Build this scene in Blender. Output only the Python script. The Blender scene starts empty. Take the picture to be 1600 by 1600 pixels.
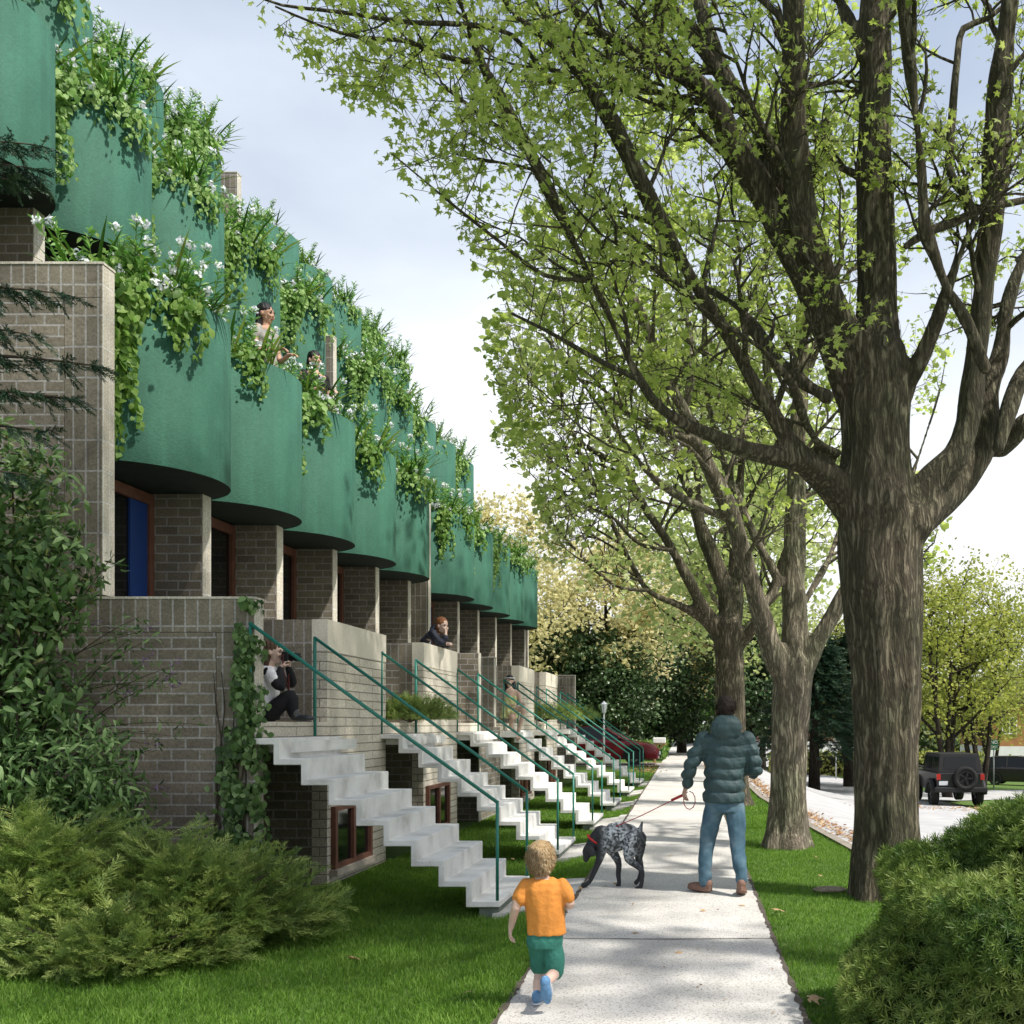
import bpy, bmesh, math, random
import numpy as np
from mathutils import Vector, Matrix, Euler
random.seed(7); rng = np.random.default_rng(11)
scene = bpy.context.scene
COL = scene.collection
R = math.radians
# ------------------------------------------------------------------ camera
cam_d = bpy.data.cameras.new('camera'); cam = bpy.data.objects.new('camera', cam_d); COL.objects.link(cam)
cam.location = (0, 0, 1.55); cam.rotation_euler = (R(90), 0, 0)
cam_d.sensor_width = 36; cam_d.lens = 36
cam_d.shift_x = -305/1600; cam_d.shift_y = 332/1600
cam_d.clip_start = 0.1; cam_d.clip_end = 3000
scene.camera = cam
CX, CY, F, EYE = 1105, 1132, 1600.0, 1.55
def P(px, py, Y):
    return Vector(((px-CX)*Y/F, Y, EYE-(py-CY)*Y/F))
# ------------------------------------------------------------------ sky and sun
SUN_EL = 56.0
sd = Vector((0.90, -0.435, 0)).normalized()
SUN = Vector((sd.x*math.cos(R(SUN_EL)), sd.y*math.cos(R(SUN_EL)), math.sin(R(SUN_EL))))
w = bpy.data.worlds.new('World'); scene.world = w; w.use_nodes = True
nt = w.node_tree; nt.nodes.clear()
N = nt.nodes.new; L = nt.links.new
sky = N('ShaderNodeTexSky'); sky.sky_type = 'NISHITA'; sky.sun_disc = False
sky.sun_elevation = R(SUN_EL); sky.sun_rotation = math.atan2(sd.x, sd.y); sky.air_density = 1.0; sky.dust_density = 2.5; sky.ozone_density = 1.0
tc = N('ShaderNodeTexCoord'); mp = N('ShaderNodeMapping'); mp.inputs['Scale'].default_value = (1.0, 1.0, 2.2)
nz = N('ShaderNodeTexNoise'); nz.inputs['Scale'].default_value = 1.7; nz.inputs['Detail'].default_value = 7; nz.inputs['Roughness'].default_value = 0.5
sep = N('ShaderNodeSeparateXYZ'); L(tc.outputs['Generated'], sep.inputs[0])
L(tc.outputs['Generated'], mp.inputs['Vector']); L(mp.outputs[0], nz.inputs['Vector'])
m1 = N('ShaderNodeMath'); m1.operation = 'MULTIPLY_ADD'; m1.inputs[1].default_value = -1.25; m1.inputs[2].default_value = 1.12
L(sep.outputs['Z'], m1.inputs[0])
m2 = N('ShaderNodeMath'); m2.operation = 'MULTIPLY_ADD'; m2.inputs[1].default_value = 1.1; L(nz.outputs['Fac'], m2.inputs[0]); 
m3 = N('ShaderNodeMath'); m3.operation = 'ADD'; m3.inputs[1].default_value = -0.55; L(m1.outputs[0], m3.inputs[0]); L(m3.outputs[0], m2.inputs[2])
cl = N('ShaderNodeClamp'); L(m2.outputs[0], cl.inputs[0])
mix = N('ShaderNodeMix'); mix.data_type = 'RGBA'; L(cl.outputs[0], mix.inputs['Factor'])
L(sky.outputs[0], mix.inputs['A'])
rp_ = N('ShaderNodeValToRGB'); rp_.color_ramp.elements[0].position = 0.0; rp_.color_ramp.elements[0].color = (.70, .70, .69, 1); rp_.color_ramp.elements[1].position = 0.62; rp_.color_ramp.elements[1].color = (.54, .60, .66, 1)
e_ = rp_.color_ramp.elements.new(.34); e_.color = (.66, .69, .72, 1)
L(sep.outputs['Z'], rp_.inputs[0]); sc_ = N('ShaderNodeVectorMath'); sc_.operation = 'SCALE'; L(rp_.outputs[0], sc_.inputs[0])
mr_ = N('ShaderNodeMapRange'); mr_.inputs['From Min'].default_value = .3; mr_.inputs['From Max'].default_value = .7; mr_.inputs['To Min'].default_value = 7.2; mr_.inputs['To Max'].default_value = 9.4
L(nz.outputs['Fac'], mr_.inputs['Value']); L(mr_.outputs[0], sc_.inputs['Scale']); L(sc_.outputs[0], mix.inputs['B'])
bg = N('ShaderNodeBackground'); bg.inputs['Strength'].default_value = 0.132; L(mix.outputs['Result'], bg.inputs['Color'])
out = N('ShaderNodeOutputWorld'); L(bg.outputs[0], out.inputs['Surface'])
sl = bpy.data.lights.new('sun', 'SUN'); so = bpy.data.objects.new('sun', sl); COL.objects.link(so)
sl.energy = 4.1; sl.angle = R(1.6); sl.color = (1.0, 0.955, 0.88)
so.rotation_euler = SUN.to_track_quat('Z', 'Y').to_euler(); so.location = (20, -10, 30)
scene.view_settings.view_transform = 'Standard'; scene.view_settings.look = 'None'
scene.view_settings.exposure = 0.52; scene.view_settings.gamma = 1.0
scene.cycles.max_bounces = 6; scene.cycles.transparent_max_bounces = 8
try: scene.cycles.use_denoising = True
except Exception: pass
# ------------------------------------------------------------------ tags
def tag(o, label=None, cat=None, group=None, kind=None):
    if label: o['label'] = label
    if cat: o['category'] = cat
    if group: o['group'] = group
    if kind: o['kind'] = kind
    return o
def empty(name, loc=(0, 0, 0), label=None, cat=None, group=None, rz=0):
    o = bpy.data.objects.new(name, None); COL.objects.link(o); o.location = loc; o.rotation_euler = (0, 0, rz)
    o.empty_display_size = 0.1
    return tag(o, label, cat, group)
def link(name, me, mt=None, parent=None):
    o = bpy.data.objects.new(name, me); COL.objects.link(o)
    if mt is not None:
        for m in (mt if isinstance(mt, (list, tuple)) else [mt]): me.materials.append(m)
    if parent is not None: o.parent = parent
    return o
def copy_tree(o, parent=None):
    c = o.copy(); COL.objects.link(c); c.parent = parent
    for ch in list(o.children): copy_tree(ch, c)
    return c
# ------------------------------------------------------------------ materials
def base_mat(name, rough=0.8):
    m = bpy.data.materials.new(name); m.use_nodes = True
    b = m.node_tree.nodes['Principled BSDF']; b.inputs['Roughness'].default_value = rough
    b.inputs['Specular IOR Level'].default_value = 0.3
    return m, m.node_tree, b
def nmat(name, cols, scale=5, detail=6, rough=0.8, bump=0.0, bscale=None, stretch=(1, 1, 1), metal=0.0, spec=0.3, contrast=(0.3, 0.7), coat=0, dist=0.02):
    m, t, b = base_mat(name, rough); b.inputs['Metallic'].default_value = metal; b.inputs['Specular IOR Level'].default_value = spec
    b.inputs['Coat Weight'].default_value = coat
    tc = t.nodes.new('ShaderNodeTexCoord'); mp = t.nodes.new('ShaderNodeMapping'); mp.inputs['Scale'].default_value = stretch
    t.links.new(tc.outputs['Object'], mp.inputs['Vector'])
    if len(cols) == 1: b.inputs['Base Color'].default_value = (*cols[0], 1)
    else:
        n = t.nodes.new('ShaderNodeTexNoise'); n.inputs['Scale'].default_value = scale; n.inputs['Detail'].default_value = detail
        t.links.new(mp.outputs[0], n.inputs['Vector'])
        r = t.nodes.new('ShaderNodeValToRGB'); cr = r.color_ramp
        cr.elements[0].position = contrast[0]; cr.elements[1].position = contrast[1]
        cr.elements[0].color = (*cols[0], 1); cr.elements[1].color = (*cols[-1], 1)
        if len(cols) == 3:
            e = cr.elements.new((contrast[0]+contrast[1])/2); e.color = (*cols[1], 1)
        t.links.new(n.outputs['Fac'], r.inputs[0]); t.links.new(r.outputs[0], b.inputs['Base Color'])
    if bump:
        n2 = t.nodes.new('ShaderNodeTexNoise'); n2.inputs['Scale'].default_value = bscale or scale*4; n2.inputs['Detail'].default_value = 8
        t.links.new(mp.outputs[0], n2.inputs['Vector'])
        bp = t.nodes.new('ShaderNodeBump'); bp.inputs['Strength'].default_value = bump; bp.inputs['Distance'].default_value = dist
        t.links.new(n2.outputs['Fac'], bp.inputs['Height']); t.links.new(bp.outputs[0], b.inputs['Normal'])
    return m
def leaf_mat(name, cols, trans=0.45, rough=0.5, tcol=None, nscale=0):
    m, t, b = base_mat(name, rough)
    a = t.nodes.new('ShaderNodeAttribute'); a.attribute_name = 'rnd'
    r = t.nodes.new('ShaderNodeValToRGB'); cr = r.color_ramp
    for i, c in enumerate(cols):
        e = cr.elements[i] if i < 2 else cr.elements.new(1.0)
        e.position = i/max(1, len(cols)-1); e.color = (*c, 1)
    if len(cols) > 2:
        for i, c in enumerate(cols): cr.elements[i].position = i/(len(cols)-1); cr.elements[i].color = (*c, 1)
    t.links.new(a.outputs['Fac'], r.inputs[0]); t.links.new(r.outputs[0], b.inputs['Base Color'])
    tr = t.nodes.new('ShaderNodeBsdfTranslucent')
    hs = t.nodes.new('ShaderNodeHueSaturation'); hs.inputs['Saturation'].default_value = 1.1; hs.inputs['Value'].default_value = 1.25
    t.links.new(r.outputs[0], hs.inputs['Color']); t.links.new(hs.outputs[0], tr.inputs['Color'])
    mx = t.nodes.new('ShaderNodeMixShader'); mx.inputs[0].default_value = trans
    t.links.new(b.outputs[0], mx.inputs[1]); t.links.new(tr.outputs[0], mx.inputs[2])
    o = t.nodes['Material Output']; t.links.new(mx.outputs[0], o.inputs['Surface'])
    return m
def brick_mat(name, c1, c2, mortar, bw, bh, off=0.5, msize=0.008, seed=0, bump=0.5, horiz_x=True, rot=False):
    # u = X on faces that look along Y, u = Y on faces that look along X; v = Z
    m, t, b = base_mat(name, 0.9)
    nn, ll = t.nodes.new, t.links.new
    tc = nn('ShaderNodeTexCoord'); ge = nn('ShaderNodeNewGeometry')
    sn = nn('ShaderNodeSeparateXYZ'); ll(ge.outputs['True Normal'], sn.inputs[0])
    sp = nn('ShaderNodeSeparateXYZ'); ll(tc.outputs['Object'], sp.inputs[0])
    ab = nn('ShaderNodeMath'); ab.operation = 'ABSOLUTE'; ll(sn.outputs['X'], ab.inputs[0])
    gt = nn('ShaderNodeMath'); gt.operation = 'GREATER_THAN'; gt.inputs[1].default_value = 0.5; ll(ab.outputs[0], gt.inputs[0])
    mu = nn('ShaderNodeMix'); mu.data_type = 'FLOAT'; ll(gt.outputs[0], mu.inputs['Factor']); ll(sp.outputs['X'], mu.inputs['A']); ll(sp.outputs['Y'], mu.inputs['B'])
    zc = nn('ShaderNodeMath'); zc.operation = 'ADD'; zc.inputs[1].default_value = 20.0; ll(sp.outputs['Z'], zc.inputs[0])
    # a little wobble so that courses are hand laid
    wn = nn('ShaderNodeTexNoise'); wn.inputs['Scale'].default_value = 3.0; ll(tc.outputs['Object'], wn.inputs['Vector'])
    wz = nn('ShaderNodeMath'); wz.operation = 'MULTIPLY_ADD'; wz.inputs[1].default_value = 0.008; ll(wn.outputs['Fac'], wz.inputs[0]); ll(zc.outputs[0], wz.inputs[2])
    cb = nn('ShaderNodeCombineXYZ'); ll(mu.outputs['Result'], cb.inputs[0]); ll(wz.outputs[0], cb.inputs[1])
    br = nn('ShaderNodeTexBrick'); br.offset = off; br.offset_frequency = 2
    br.inputs['Scale'].default_value = 1.0; br.inputs['Brick Width'].default_value = bw; br.inputs['Row Height'].default_value = bh
    br.inputs['Mortar Size'].default_value = msize; br.inputs['Mortar Smooth'].default_value = 0.25; br.inputs['Bias'].default_value = 0.0
    br.inputs['Color1'].default_value = (*c1, 1); br.inputs['Color2'].default_value = (*c2, 1); br.inputs['Mortar'].default_value = (*mortar, 1)
    ll(cb.outputs[0], br.inputs['Vector'])
    nz = nn('ShaderNodeTexNoise'); nz.inputs['Scale'].default_value = 55; nz.inputs['Detail'].default_value = 8; ll(tc.outputs['Object'], nz.inputs['Vector'])
    nl = nn('ShaderNodeTexNoise'); nl.inputs['Scale'].default_value = 1.3; nl.inputs['Detail'].default_value = 5; ll(tc.outputs['Object'], nl.inputs['Vector'])
    mr = nn('ShaderNodeMapRange'); mr.inputs['From Min'].default_value = 0.25; mr.inputs['From Max'].default_value = 0.75; mr.inputs['To Min'].default_value = 0.65; mr.inputs['To Max'].default_value = 1.25
    ll(nz.outputs['Fac'], mr.inputs['Value'])
    mr2 = nn('ShaderNodeMapRange'); mr2.inputs['From Min'].default_value = 0.3; mr2.inputs['From Max'].default_value = 0.7; mr2.inputs['To Min'].default_value = 0.68; mr2.inputs['To Max'].default_value = 1.18
    ll(nl.outputs['Fac'], mr2.inputs['Value'])
    mm = nn('ShaderNodeMath'); mm.operation = 'MULTIPLY'; ll(mr.outputs[0], mm.inputs[0]); ll(mr2.outputs[0], mm.inputs[1])
    vm = nn('ShaderNodeVectorMath'); vm.operation = 'SCALE'; ll(br.outputs['Color'], vm.inputs[0]); ll(mm.outputs[0], vm.inputs['Scale'])
    ll(vm.outputs[0], b.inputs['Base Color'])
    inv = nn('ShaderNodeMath'); inv.operation = 'MULTIPLY_ADD'; inv.inputs[1].default_value = -1.0; inv.inputs[2].default_value = 1.0; ll(br.outputs['Fac'], inv.inputs[0])
    ad = nn('ShaderNodeMath'); ad.operation = 'MULTIPLY_ADD'; ad.inputs[1].default_value = 0.45; ll(nz.outputs['Fac'], ad.inputs[0]); ll(inv.outputs[0], ad.inputs[2])
    bp = nn('ShaderNodeBump'); bp.inputs['Strength'].default_value = bump; bp.inputs['Distance'].default_value = 0.012; ll(ad.outputs[0], bp.inputs['Height'])
    ll(bp.outputs[0], b.inputs['Normal'])
    return m
M = {}
bc1, bc2, mo = (0.255, 0.222, 0.170), (0.175, 0.153, 0.118), (0.37, 0.355, 0.335)
M['brick'] = brick_mat('brick', bc1, bc2, mo, 0.245, 0.097, 0.5, 0.009)
M['brick_stack'] = brick_mat('brick_stack', bc1, bc2, mo, 0.108, 0.27, 0.0, 0.009)
M['brick_sunlit'] = brick_mat('brick_sunlit', (0.72, 0.66, 0.55), (0.63, 0.57, 0.47), (0.28, 0.25, 0.20), 0.9, 0.097, 0.5, 0.006, bump=0.8)  # wall brick with the sunlight of street-facing sides put into its colour
M['brick_sunlit_stack'] = brick_mat('brick_sunlit_stack', (0.64, 0.59, 0.50), (0.57, 0.52, 0.43), (0.72, 0.70, 0.66), 0.09, 0.27, 0.0, 0.006, bump=0.6)  # stack bond version, sunlight likewise put into the colour
M['pale_band'] = nmat('pale_band', [(0.66, 0.60, 0.50), (0.76, 0.70, 0.59)], 60, 8, 0.9, 0.5, 120)
def green_stucco():
    m = nmat('green_stucco', [(0.024, 0.096, 0.063), (0.040, 0.138, 0.092)], 2.2, 10, 0.75, 0.0, stretch=(1, 1, 0.8), contrast=(0.25, 0.75))
    t = m.node_tree; b = t.nodes['Principled BSDF']; nn, ll = t.nodes.new, t.links.new
    tc = nn('ShaderNodeTexCoord'); mp = nn('ShaderNodeMapping'); mp.inputs['Scale'].default_value = (1, 1, 2.2); ll(tc.outputs['Object'], mp.inputs[0])
    n = nn('ShaderNodeTexNoise'); n.inputs['Scale'].default_value = 34; n.inputs['Detail'].default_value = 9; n.inputs['Roughness'].default_value = 0.7; ll(mp.outputs[0], n.inputs['Vector'])
    old = b.inputs['Base Color'].links[0].from_socket
    mr = nn('ShaderNodeMapRange'); mr.inputs['From Min'].default_value = 0.3; mr.inputs['From Max'].default_value = 0.7; mr.inputs['To Min'].default_value = 0.72; mr.inputs['To Max'].default_value = 1.2; ll(n.outputs['Fac'], mr.inputs['Value'])
    vm = nn('ShaderNodeVectorMath'); vm.operation = 'SCALE'; ll(old, vm.inputs[0]); ll(mr.outputs[0], vm.inputs['Scale']); ll(vm.outputs[0], b.inputs['Base Color'])
    m2_ = nn('ShaderNodeMapping'); m2_.inputs['Scale'].default_value = (1, 1, .06); ll(tc.outputs['Object'], m2_.inputs[0])
    st = nn('ShaderNodeTexNoise'); st.inputs['Scale'].default_value = 9; st.inputs['Detail'].default_value = 6; ll(m2_.outputs[0], st.inputs['Vector'])
    mr3 = nn('ShaderNodeMapRange'); mr3.inputs['From Min'].default_value = .35; mr3.inputs['From Max'].default_value = .65; mr3.inputs['To Min'].default_value = .88; mr3.inputs['To Max'].default_value = 1.05; ll(st.outputs['Fac'], mr3.inputs['Value'])
    vm2 = nn('ShaderNodeVectorMath'); vm2.operation = 'SCALE'; ll(vm.outputs[0], vm2.inputs[0]); ll(mr3.outputs[0], vm2.inputs['Scale']); ll(vm2.outputs[0], b.inputs['Base Color'])
    bp = nn('ShaderNodeBump'); bp.inputs['Strength'].default_value = 0.55; bp.inputs['Distance'].default_value = 0.012; ll(n.outputs['Fac'], bp.inputs['Height']); ll(bp.outputs[0], b.inputs['Normal'])
    return m
M['green'] = green_stucco()
M['shaded_soffit'] = nmat('shaded_soffit', [(0.012, 0.020, 0.016), (0.020, 0.030, 0.024)], 6, 5, 0.85)  # balcony green darkened: the shade of the underside is put into the colour
M['concrete'] = nmat('stair_concrete', [(0.48, 0.47, 0.44), (0.66, 0.65, 0.62), (0.74, 0.73, 0.70)], 3.5, 12, 0.85, 0.3, 60, contrast=(0.30, 0.60))
M['rail'] = nmat('rail_green', [(0.012, 0.16, 0.115)], rough=0.45, spec=0.5)
M['frame_red'] = nmat('frame_red', [(0.13, 0.055, 0.038), (0.19, 0.085, 0.058)], 8, 5, 0.55, 0.1, 60)
M['glass'] = nmat('window_glass', [(0.006, 0.007, 0.008)], rough=0.06, spec=0.8)
M['blue'] = nmat('door_blue', [(0.015, 0.05, 0.22)], rough=0.5)
M['sill'] = nmat('sill', [(0.38, 0.33, 0.27), (0.48, 0.42, 0.35)], 12, 5, 0.8)
M['soil'] = nmat('soil', [(0.03, 0.022, 0.015), (0.06, 0.045, 0.03)], 20, 5, 0.95, 0.6, 60)
M['plinth'] = nmat('plinth', [(0.10, 0.13, 0.11), (0.16, 0.18, 0.15)], 6, 5, 0.9)
# ------------------------------------------------------------------ mesh helpers
def me_from(name, verts, faces, smooth=False):
    me = bpy.data.meshes.new(name); me.from_pydata([tuple(v) for v in verts], [], faces); me.update()
    if smooth: me.polygons.foreach_set('use_smooth', [True]*len(me.polygons))
    return me
class MB:
    def __init__(s): s.v = []; s.f = []; s.m = []
    def add(s, vs, fs, mi=0):
        o = len(s.v); s.v += [tuple(v) for v in vs]; s.f += [tuple(i+o for i in f) for f in fs]; s.m += [mi]*len(fs)
    def box(s, x0, x1, y0, y1, z0, z1, mi=0, mx=None):
        v = [(x0,y0,z0),(x1,y0,z0),(x1,y1,z0),(x0,y1,z0),(x0,y0,z1),(x1,y0,z1),(x1,y1,z1),(x0,y1,z1)]
        o = len(s.v); s.v += v
        fs = [(0,3,2,1),(4,5,6,7),(0,1,5,4),(1,2,6,5),(2,3,7,6),(3,0,4,7)]
        s.f += [tuple(i+o for i in f) for f in fs]
        s.m += [mi, mi, mi, mi if mx is None else mx, mi, mi]
    def tube(s, pts, rad, n=8, mi=0, cap=True):
        pts = [Vector(p) for p in pts]
        if not isinstance(rad, (list, tuple, np.ndarray)): rad = [rad]*len(pts)
        o = len(s.v); prev = None
        for i, p in enumerate(pts):
            d = (pts[min(i+1, len(pts)-1)]-pts[max(i-1, 0)])
            if d.length < 1e-9: d = Vector((0, 0, 1))
            d.normalize()
            if prev is None:
                u = d.orthogonal().normalized()
            else:
                u = prev-d*prev.dot(d)
                u = u.normalized() if u.length > 1e-6 else d.orthogonal().normalized()
            prev = u; vv = d.cross(u)
            for k in range(n):
                a = 2*math.pi*k/n
                s.v.append(tuple(p+(u*math.cos(a)+vv*math.sin(a))*rad[i]))
        for i in range(len(pts)-1):
            for k in range(n):
                a, b = o+i*n+k, o+i*n+(k+1) % n
                s.f.append((a, b, b+n, a+n)); s.m.append(mi)
        if cap:
            s.f.append(tuple(o+k for k in reversed(range(n)))); s.f.append(tuple(o+(len(pts)-1)*n+k for k in range(n))); s.m += [mi, mi]
    def build(s, name, mt, parent=None, smooth=False, bevel=0):
        me = me_from(name, s.v, s.f, smooth)
        me.polygons.foreach_set('material_index', s.m)
        o = link(name, me, mt, parent)
        if bevel:
            b = o.modifiers.new('bevel', 'BEVEL'); b.width = bevel; b.segments = 2; b.limit_method = 'ANGLE'
        return o
def frames(nrm, up=None, spin=None):
    """Nx3 normals -> Nx3x3 matrices whose columns are u, v, n"""
    n = nrm/np.maximum(np.linalg.norm(nrm, axis=1, keepdims=True), 1e-9)
    ref = np.tile([0., 0., 1.], (len(n), 1)) if up is None else up
    u = np.cross(ref, n); l = np.linalg.norm(u, axis=1, keepdims=True)
    bad = (l < 1e-4)[:, 0]; u[bad] = [1, 0, 0]; l[bad] = 1; u /= l
    v = np.cross(n, u)
    if spin is not None:
        c, s_ = np.cos(spin)[:, None], np.sin(spin)[:, None]
        u, v = u*c+v*s_, v*c-u*s_
    return np.stack([u, v, n], axis=2)
def scatter(name, tv, tf, pos, mats, size, mt, parent=None, rnd=None, mi=None, smooth=False, obj=None):
    """one mesh made of many copies of a small template: tv kx3, tf list of equal or mixed length faces"""
    tv = np.asarray(tv, float); n, k = len(pos), len(tv)
    if np.ndim(size) == 1: size = np.asarray(size)[:, None, None]
    v = (np.einsum('nij,kj->nki', mats, tv)*size+np.asarray(pos)[:, None, :]).reshape(-1, 3)
    loops = np.concatenate([np.array(f) for f in tf]); lens = np.array([len(f) for f in tf])
    L_all = (loops[None, :]+(np.arange(n)*k)[:, None]).reshape(-1)
    lt = np.tile(lens, n); ls = np.concatenate([[0], np.cumsum(lt)[:-1]])
    me = bpy.data.meshes.new(name); me.vertices.add(len(v)); me.vertices.foreach_set('co', v.ravel().astype(np.float32))
    me.loops.add(len(L_all)); me.loops.foreach_set('vertex_index', L_all.astype(np.int32))
    me.polygons.add(len(lt)); me.polygons.foreach_set('loop_start', ls.astype(np.int32)); 
    try: me.polygons.foreach_set('loop_total', lt.astype(np.int32))
    except Exception: pass
    if mi is not None: me.polygons.foreach_set('material_index', np.tile(np.asarray(mi), n).astype(np.int32))
    me.update(calc_edges=True)
    a = me.attributes.new('rnd', 'FLOAT', 'POINT')
    if rnd is None: rnd = rng.random(n)
    a.data.foreach_set('value', np.repeat(rnd, k).astype(np.float32))
    if smooth: me.polygons.foreach_set('use_smooth', [True]*len(me.polygons))
    return link(name, me, mt, parent)
def bend_leaf(w=0.5, l=1.0, fold=0.18, droop=0.25, seg=3):
    """lens shaped leaf: lies along +v (local y), faces +n (local z)"""
    vs = []; fs = []
    for i in range(seg+1):
        t = i/seg; hw = w*0.5*math.sin(math.pi*min(1, (t*0.93+0.05)))**0.8 if 0 < i < seg else 0.02*w
        z = -droop*t*t*l
        vs += [(-hw, t*l, z+fold*hw), (0, t*l, z), (hw, t*l, z+fold*hw)]
    for i in range(seg):
        a = i*3
        fs += [(a, a+1, a+4, a+3), (a+1, a+2, a+5, a+4)]
    return vs, fs
def maple_leaf():
    ang = [-90, -60, -20, -8, 8, 25, 38, 55, 66, 90]
    rad = [0.12, 0.42, 0.70, 0.40, 0.62, 0.98, 0.55, 0.60, 0.5, 1.05]
    pts = []
    for a, r_ in zip(ang, rad): pts.append((math.cos(R(a))*r_, math.sin(R(a))*r_+0.15))
    mir = [(-x, y) for x, y in reversed(pts[1:-1])]
    allp = pts+mir
    vs = [(x*0.5, y*0.5, -0.10*(x*x+y*y)) for x, y in allp]+[(0, 0.1, 0)]
    c = len(allp); fs = [(i, (i+1) % c, c) for i in range(c)]
    return vs, fs
def maple_lo():
    vs = [(0, -0.05, 0), (0.45, 0.05, -0.08), (0.28, 0.28, 0), (0.38, 0.62, -0.1), (0, 0.42, 0.03), (0, 0.9, -0.12), (-0.38, 0.62, -0.1), (-0.28, 0.28, 0), (-0.45, 0.05, -0.08)]
    fs = [(0, 1, 2, 4), (2, 3, 5, 4), (0, 4, 7, 8), (4, 5, 6, 7)]
    return vs, fs
def rand_dirs(n):
    d = rng.normal(size=(n, 3)); return d/np.linalg.norm(d, axis=1, keepdims=True)
# ================================================================== terrain
def ss(t): t = np.clip(t, 0, 1); return t*t*(3-2*t)
def curbX(Y): return np.interp(Y, [3, 8, 9.5, 11.8, 15.5, 21.9, 30, 60, 120], [2.35, 2.25, 2.15, 1.86, 1.55, 1.12, 0.95, 0.6, 0.1])
def G(X, Y):
    X = np.asarray(X, float); Y = np.asarray(Y, float)
    left = -0.12*ss((-X-1.25)/0.6)*ss((34-Y)/6)
    S = np.minimum(-0.30-0.026*X-0.02*np.minimum(Y, 95), -0.1)
    k = ss((X-curbX(Y)-0.12)/4.0)
    return np.where(X > curbX(Y)+0.1, S*k, left)
def g(x, y): return float(G(x, y))
def sheet(name, xs, ys, z_off, mt, fn=None, kind='structure', xfn=None):
    vs = []; fs = []; nx, ny = len(xs), len(ys)
    for y in ys:
        for x in xs:
            X = xfn(x, y) if xfn else x
            vs.append((X, y, g(X, y)+z_off+(fn(X, y) if fn else 0)))
    for j in range(ny-1):
        for i in range(nx-1):
            a = j*nx+i; fs.append((a, a+1, a+nx+1, a+nx))
    o = link(name, me_from(name, vs, fs, True), mt); tag(o, kind=kind); return o
def lawn_mat():
    m = nmat('lawn', [(0.050, 0.095, 0.018), (0.085, 0.150, 0.028), (0.13, 0.20, 0.045)], 14, 10, 0.95, 0.9, 90, contrast=(0.25, 0.75))
    return m
M['lawn'] = lawn_mat()
def walk_mat():
    m = nmat('pavement', [(0.46, 0.44, 0.41), (0.56, 0.54, 0.50), (0.60, 0.58, 0.55)], 1.2, 8, 0.9, 0.25, 150, contrast=(0.3, 0.7))
    t = m.node_tree; b = t.nodes['Principled BSDF']; nn, ll = t.nodes.new, t.links.new
    tc = nn('ShaderNodeTexCoord')
    vo = nn('ShaderNodeTexNoise'); vo.inputs['Scale'].default_value = 95; vo.inputs['Detail'].default_value = 4; ll(tc.outputs['Object'], vo.inputs['Vector'])
    r = nn('ShaderNodeValToRGB'); r.color_ramp.elements[0].position = 0.34; r.color_ramp.elements[0].color = (0.30, 0.27, 0.24, 1); r.color_ramp.elements[1].position = 0.46; r.color_ramp.elements[1].color = (1, 1, 1, 1)
    ll(vo.outputs['Fac'], r.inputs[0])
    mx = nn('ShaderNodeMix'); mx.data_type = 'RGBA'; mx.blend_type = 'MULTIPLY'; mx.inputs['Factor'].default_value = 0.9
    old = b.inputs['Base Color'].links[0].from_socket; ll(old, mx.inputs['A']); ll(r.outputs[0], mx.inputs['B']); ll(mx.outputs['Result'], b.inputs['Base Color'])
    return m
M['walk'] = walk_mat()
M['asphalt'] = nmat('asphalt', [(0.36, 0.36, 0.37), (0.46, 0.455, 0.45)], 1.5, 10, 0.9, 0.4, 120)
M['curb'] = nmat('curb', [(0.20, 0.17, 0.14), (0.30, 0.27, 0.23)], 6, 6, 0.9, 0.3)
M['joint'] = nmat('joint', [(0.06, 0.05, 0.04), (0.12, 0.10, 0.08)], 30, 4, 0.95)
xs = sorted(set(list(np.linspace(-8, 16, 121))+[-400, -150, -60, -30, -15, 25, 40, 70, 130, 400]))
ys = sorted(set(list(np.linspace(-6, 50, 113))+[-60, -20, 55, 60, 70, 80, 95, 120, 160, 250, 500, 1200]))
ground = sheet('ground', xs, ys, -0.02, M['lawn'])
# main sidewalk, slightly turned against the houses
def wl(Y): return -1.0-0.0208*(Y-0.5)
def wr(Y): return 0.62-0.0186*(Y-0.0)
mb = MB(); yy = list(np.arange(-4, 60, 2.0))+[60, 80, 110, 160, 300]
jo = random.Random(4)
for a, b_ in zip(yy[:-1], yy[1:]):
    mb.add([(wl(a), a, 0.004), (wr(a), a, 0.004), (wr(b_), b_, 0.004), (wl(b_), b_, 0.004)], [(0, 1, 2, 3)])
    mb.add([(wl(a), a, -0.06), (wl(a), a, 0.004), (wl(b_), b_, 0.004), (wl(b_), b_, -0.06)], [(0, 1, 2, 3)])
    mb.add([(wr(a), a, 0.004), (wr(a), a, -0.06), (wr(b_), b_, -0.06), (wr(b_), b_, 0.004)], [(0, 1, 2, 3)])
tag(mb.build('sidewalk', M['walk']), kind='structure')
mb = MB()
for y in [3.7, 7.38, 11.0, 14.7, 18.4, 22, 25.7, 29.3, 33, 36.6, 40.3]:
    n = 24; vs = []
    for i in range(n+1):
        t = i/n; x = wl(y)+(wr(y)-wl(y))*t; ww = 0.004+0.007*jo.random()*(0.4+t)
        vs += [(x, y-ww+0.012*math.sin(7*t+y), 0.0075), (x, y+ww+0.012*math.sin(7*t+y), 0.0075)]
    mb.add(vs, [(2*i, 2*i+2, 2*i+3, 2*i+1) for i in range(n)])
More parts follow.
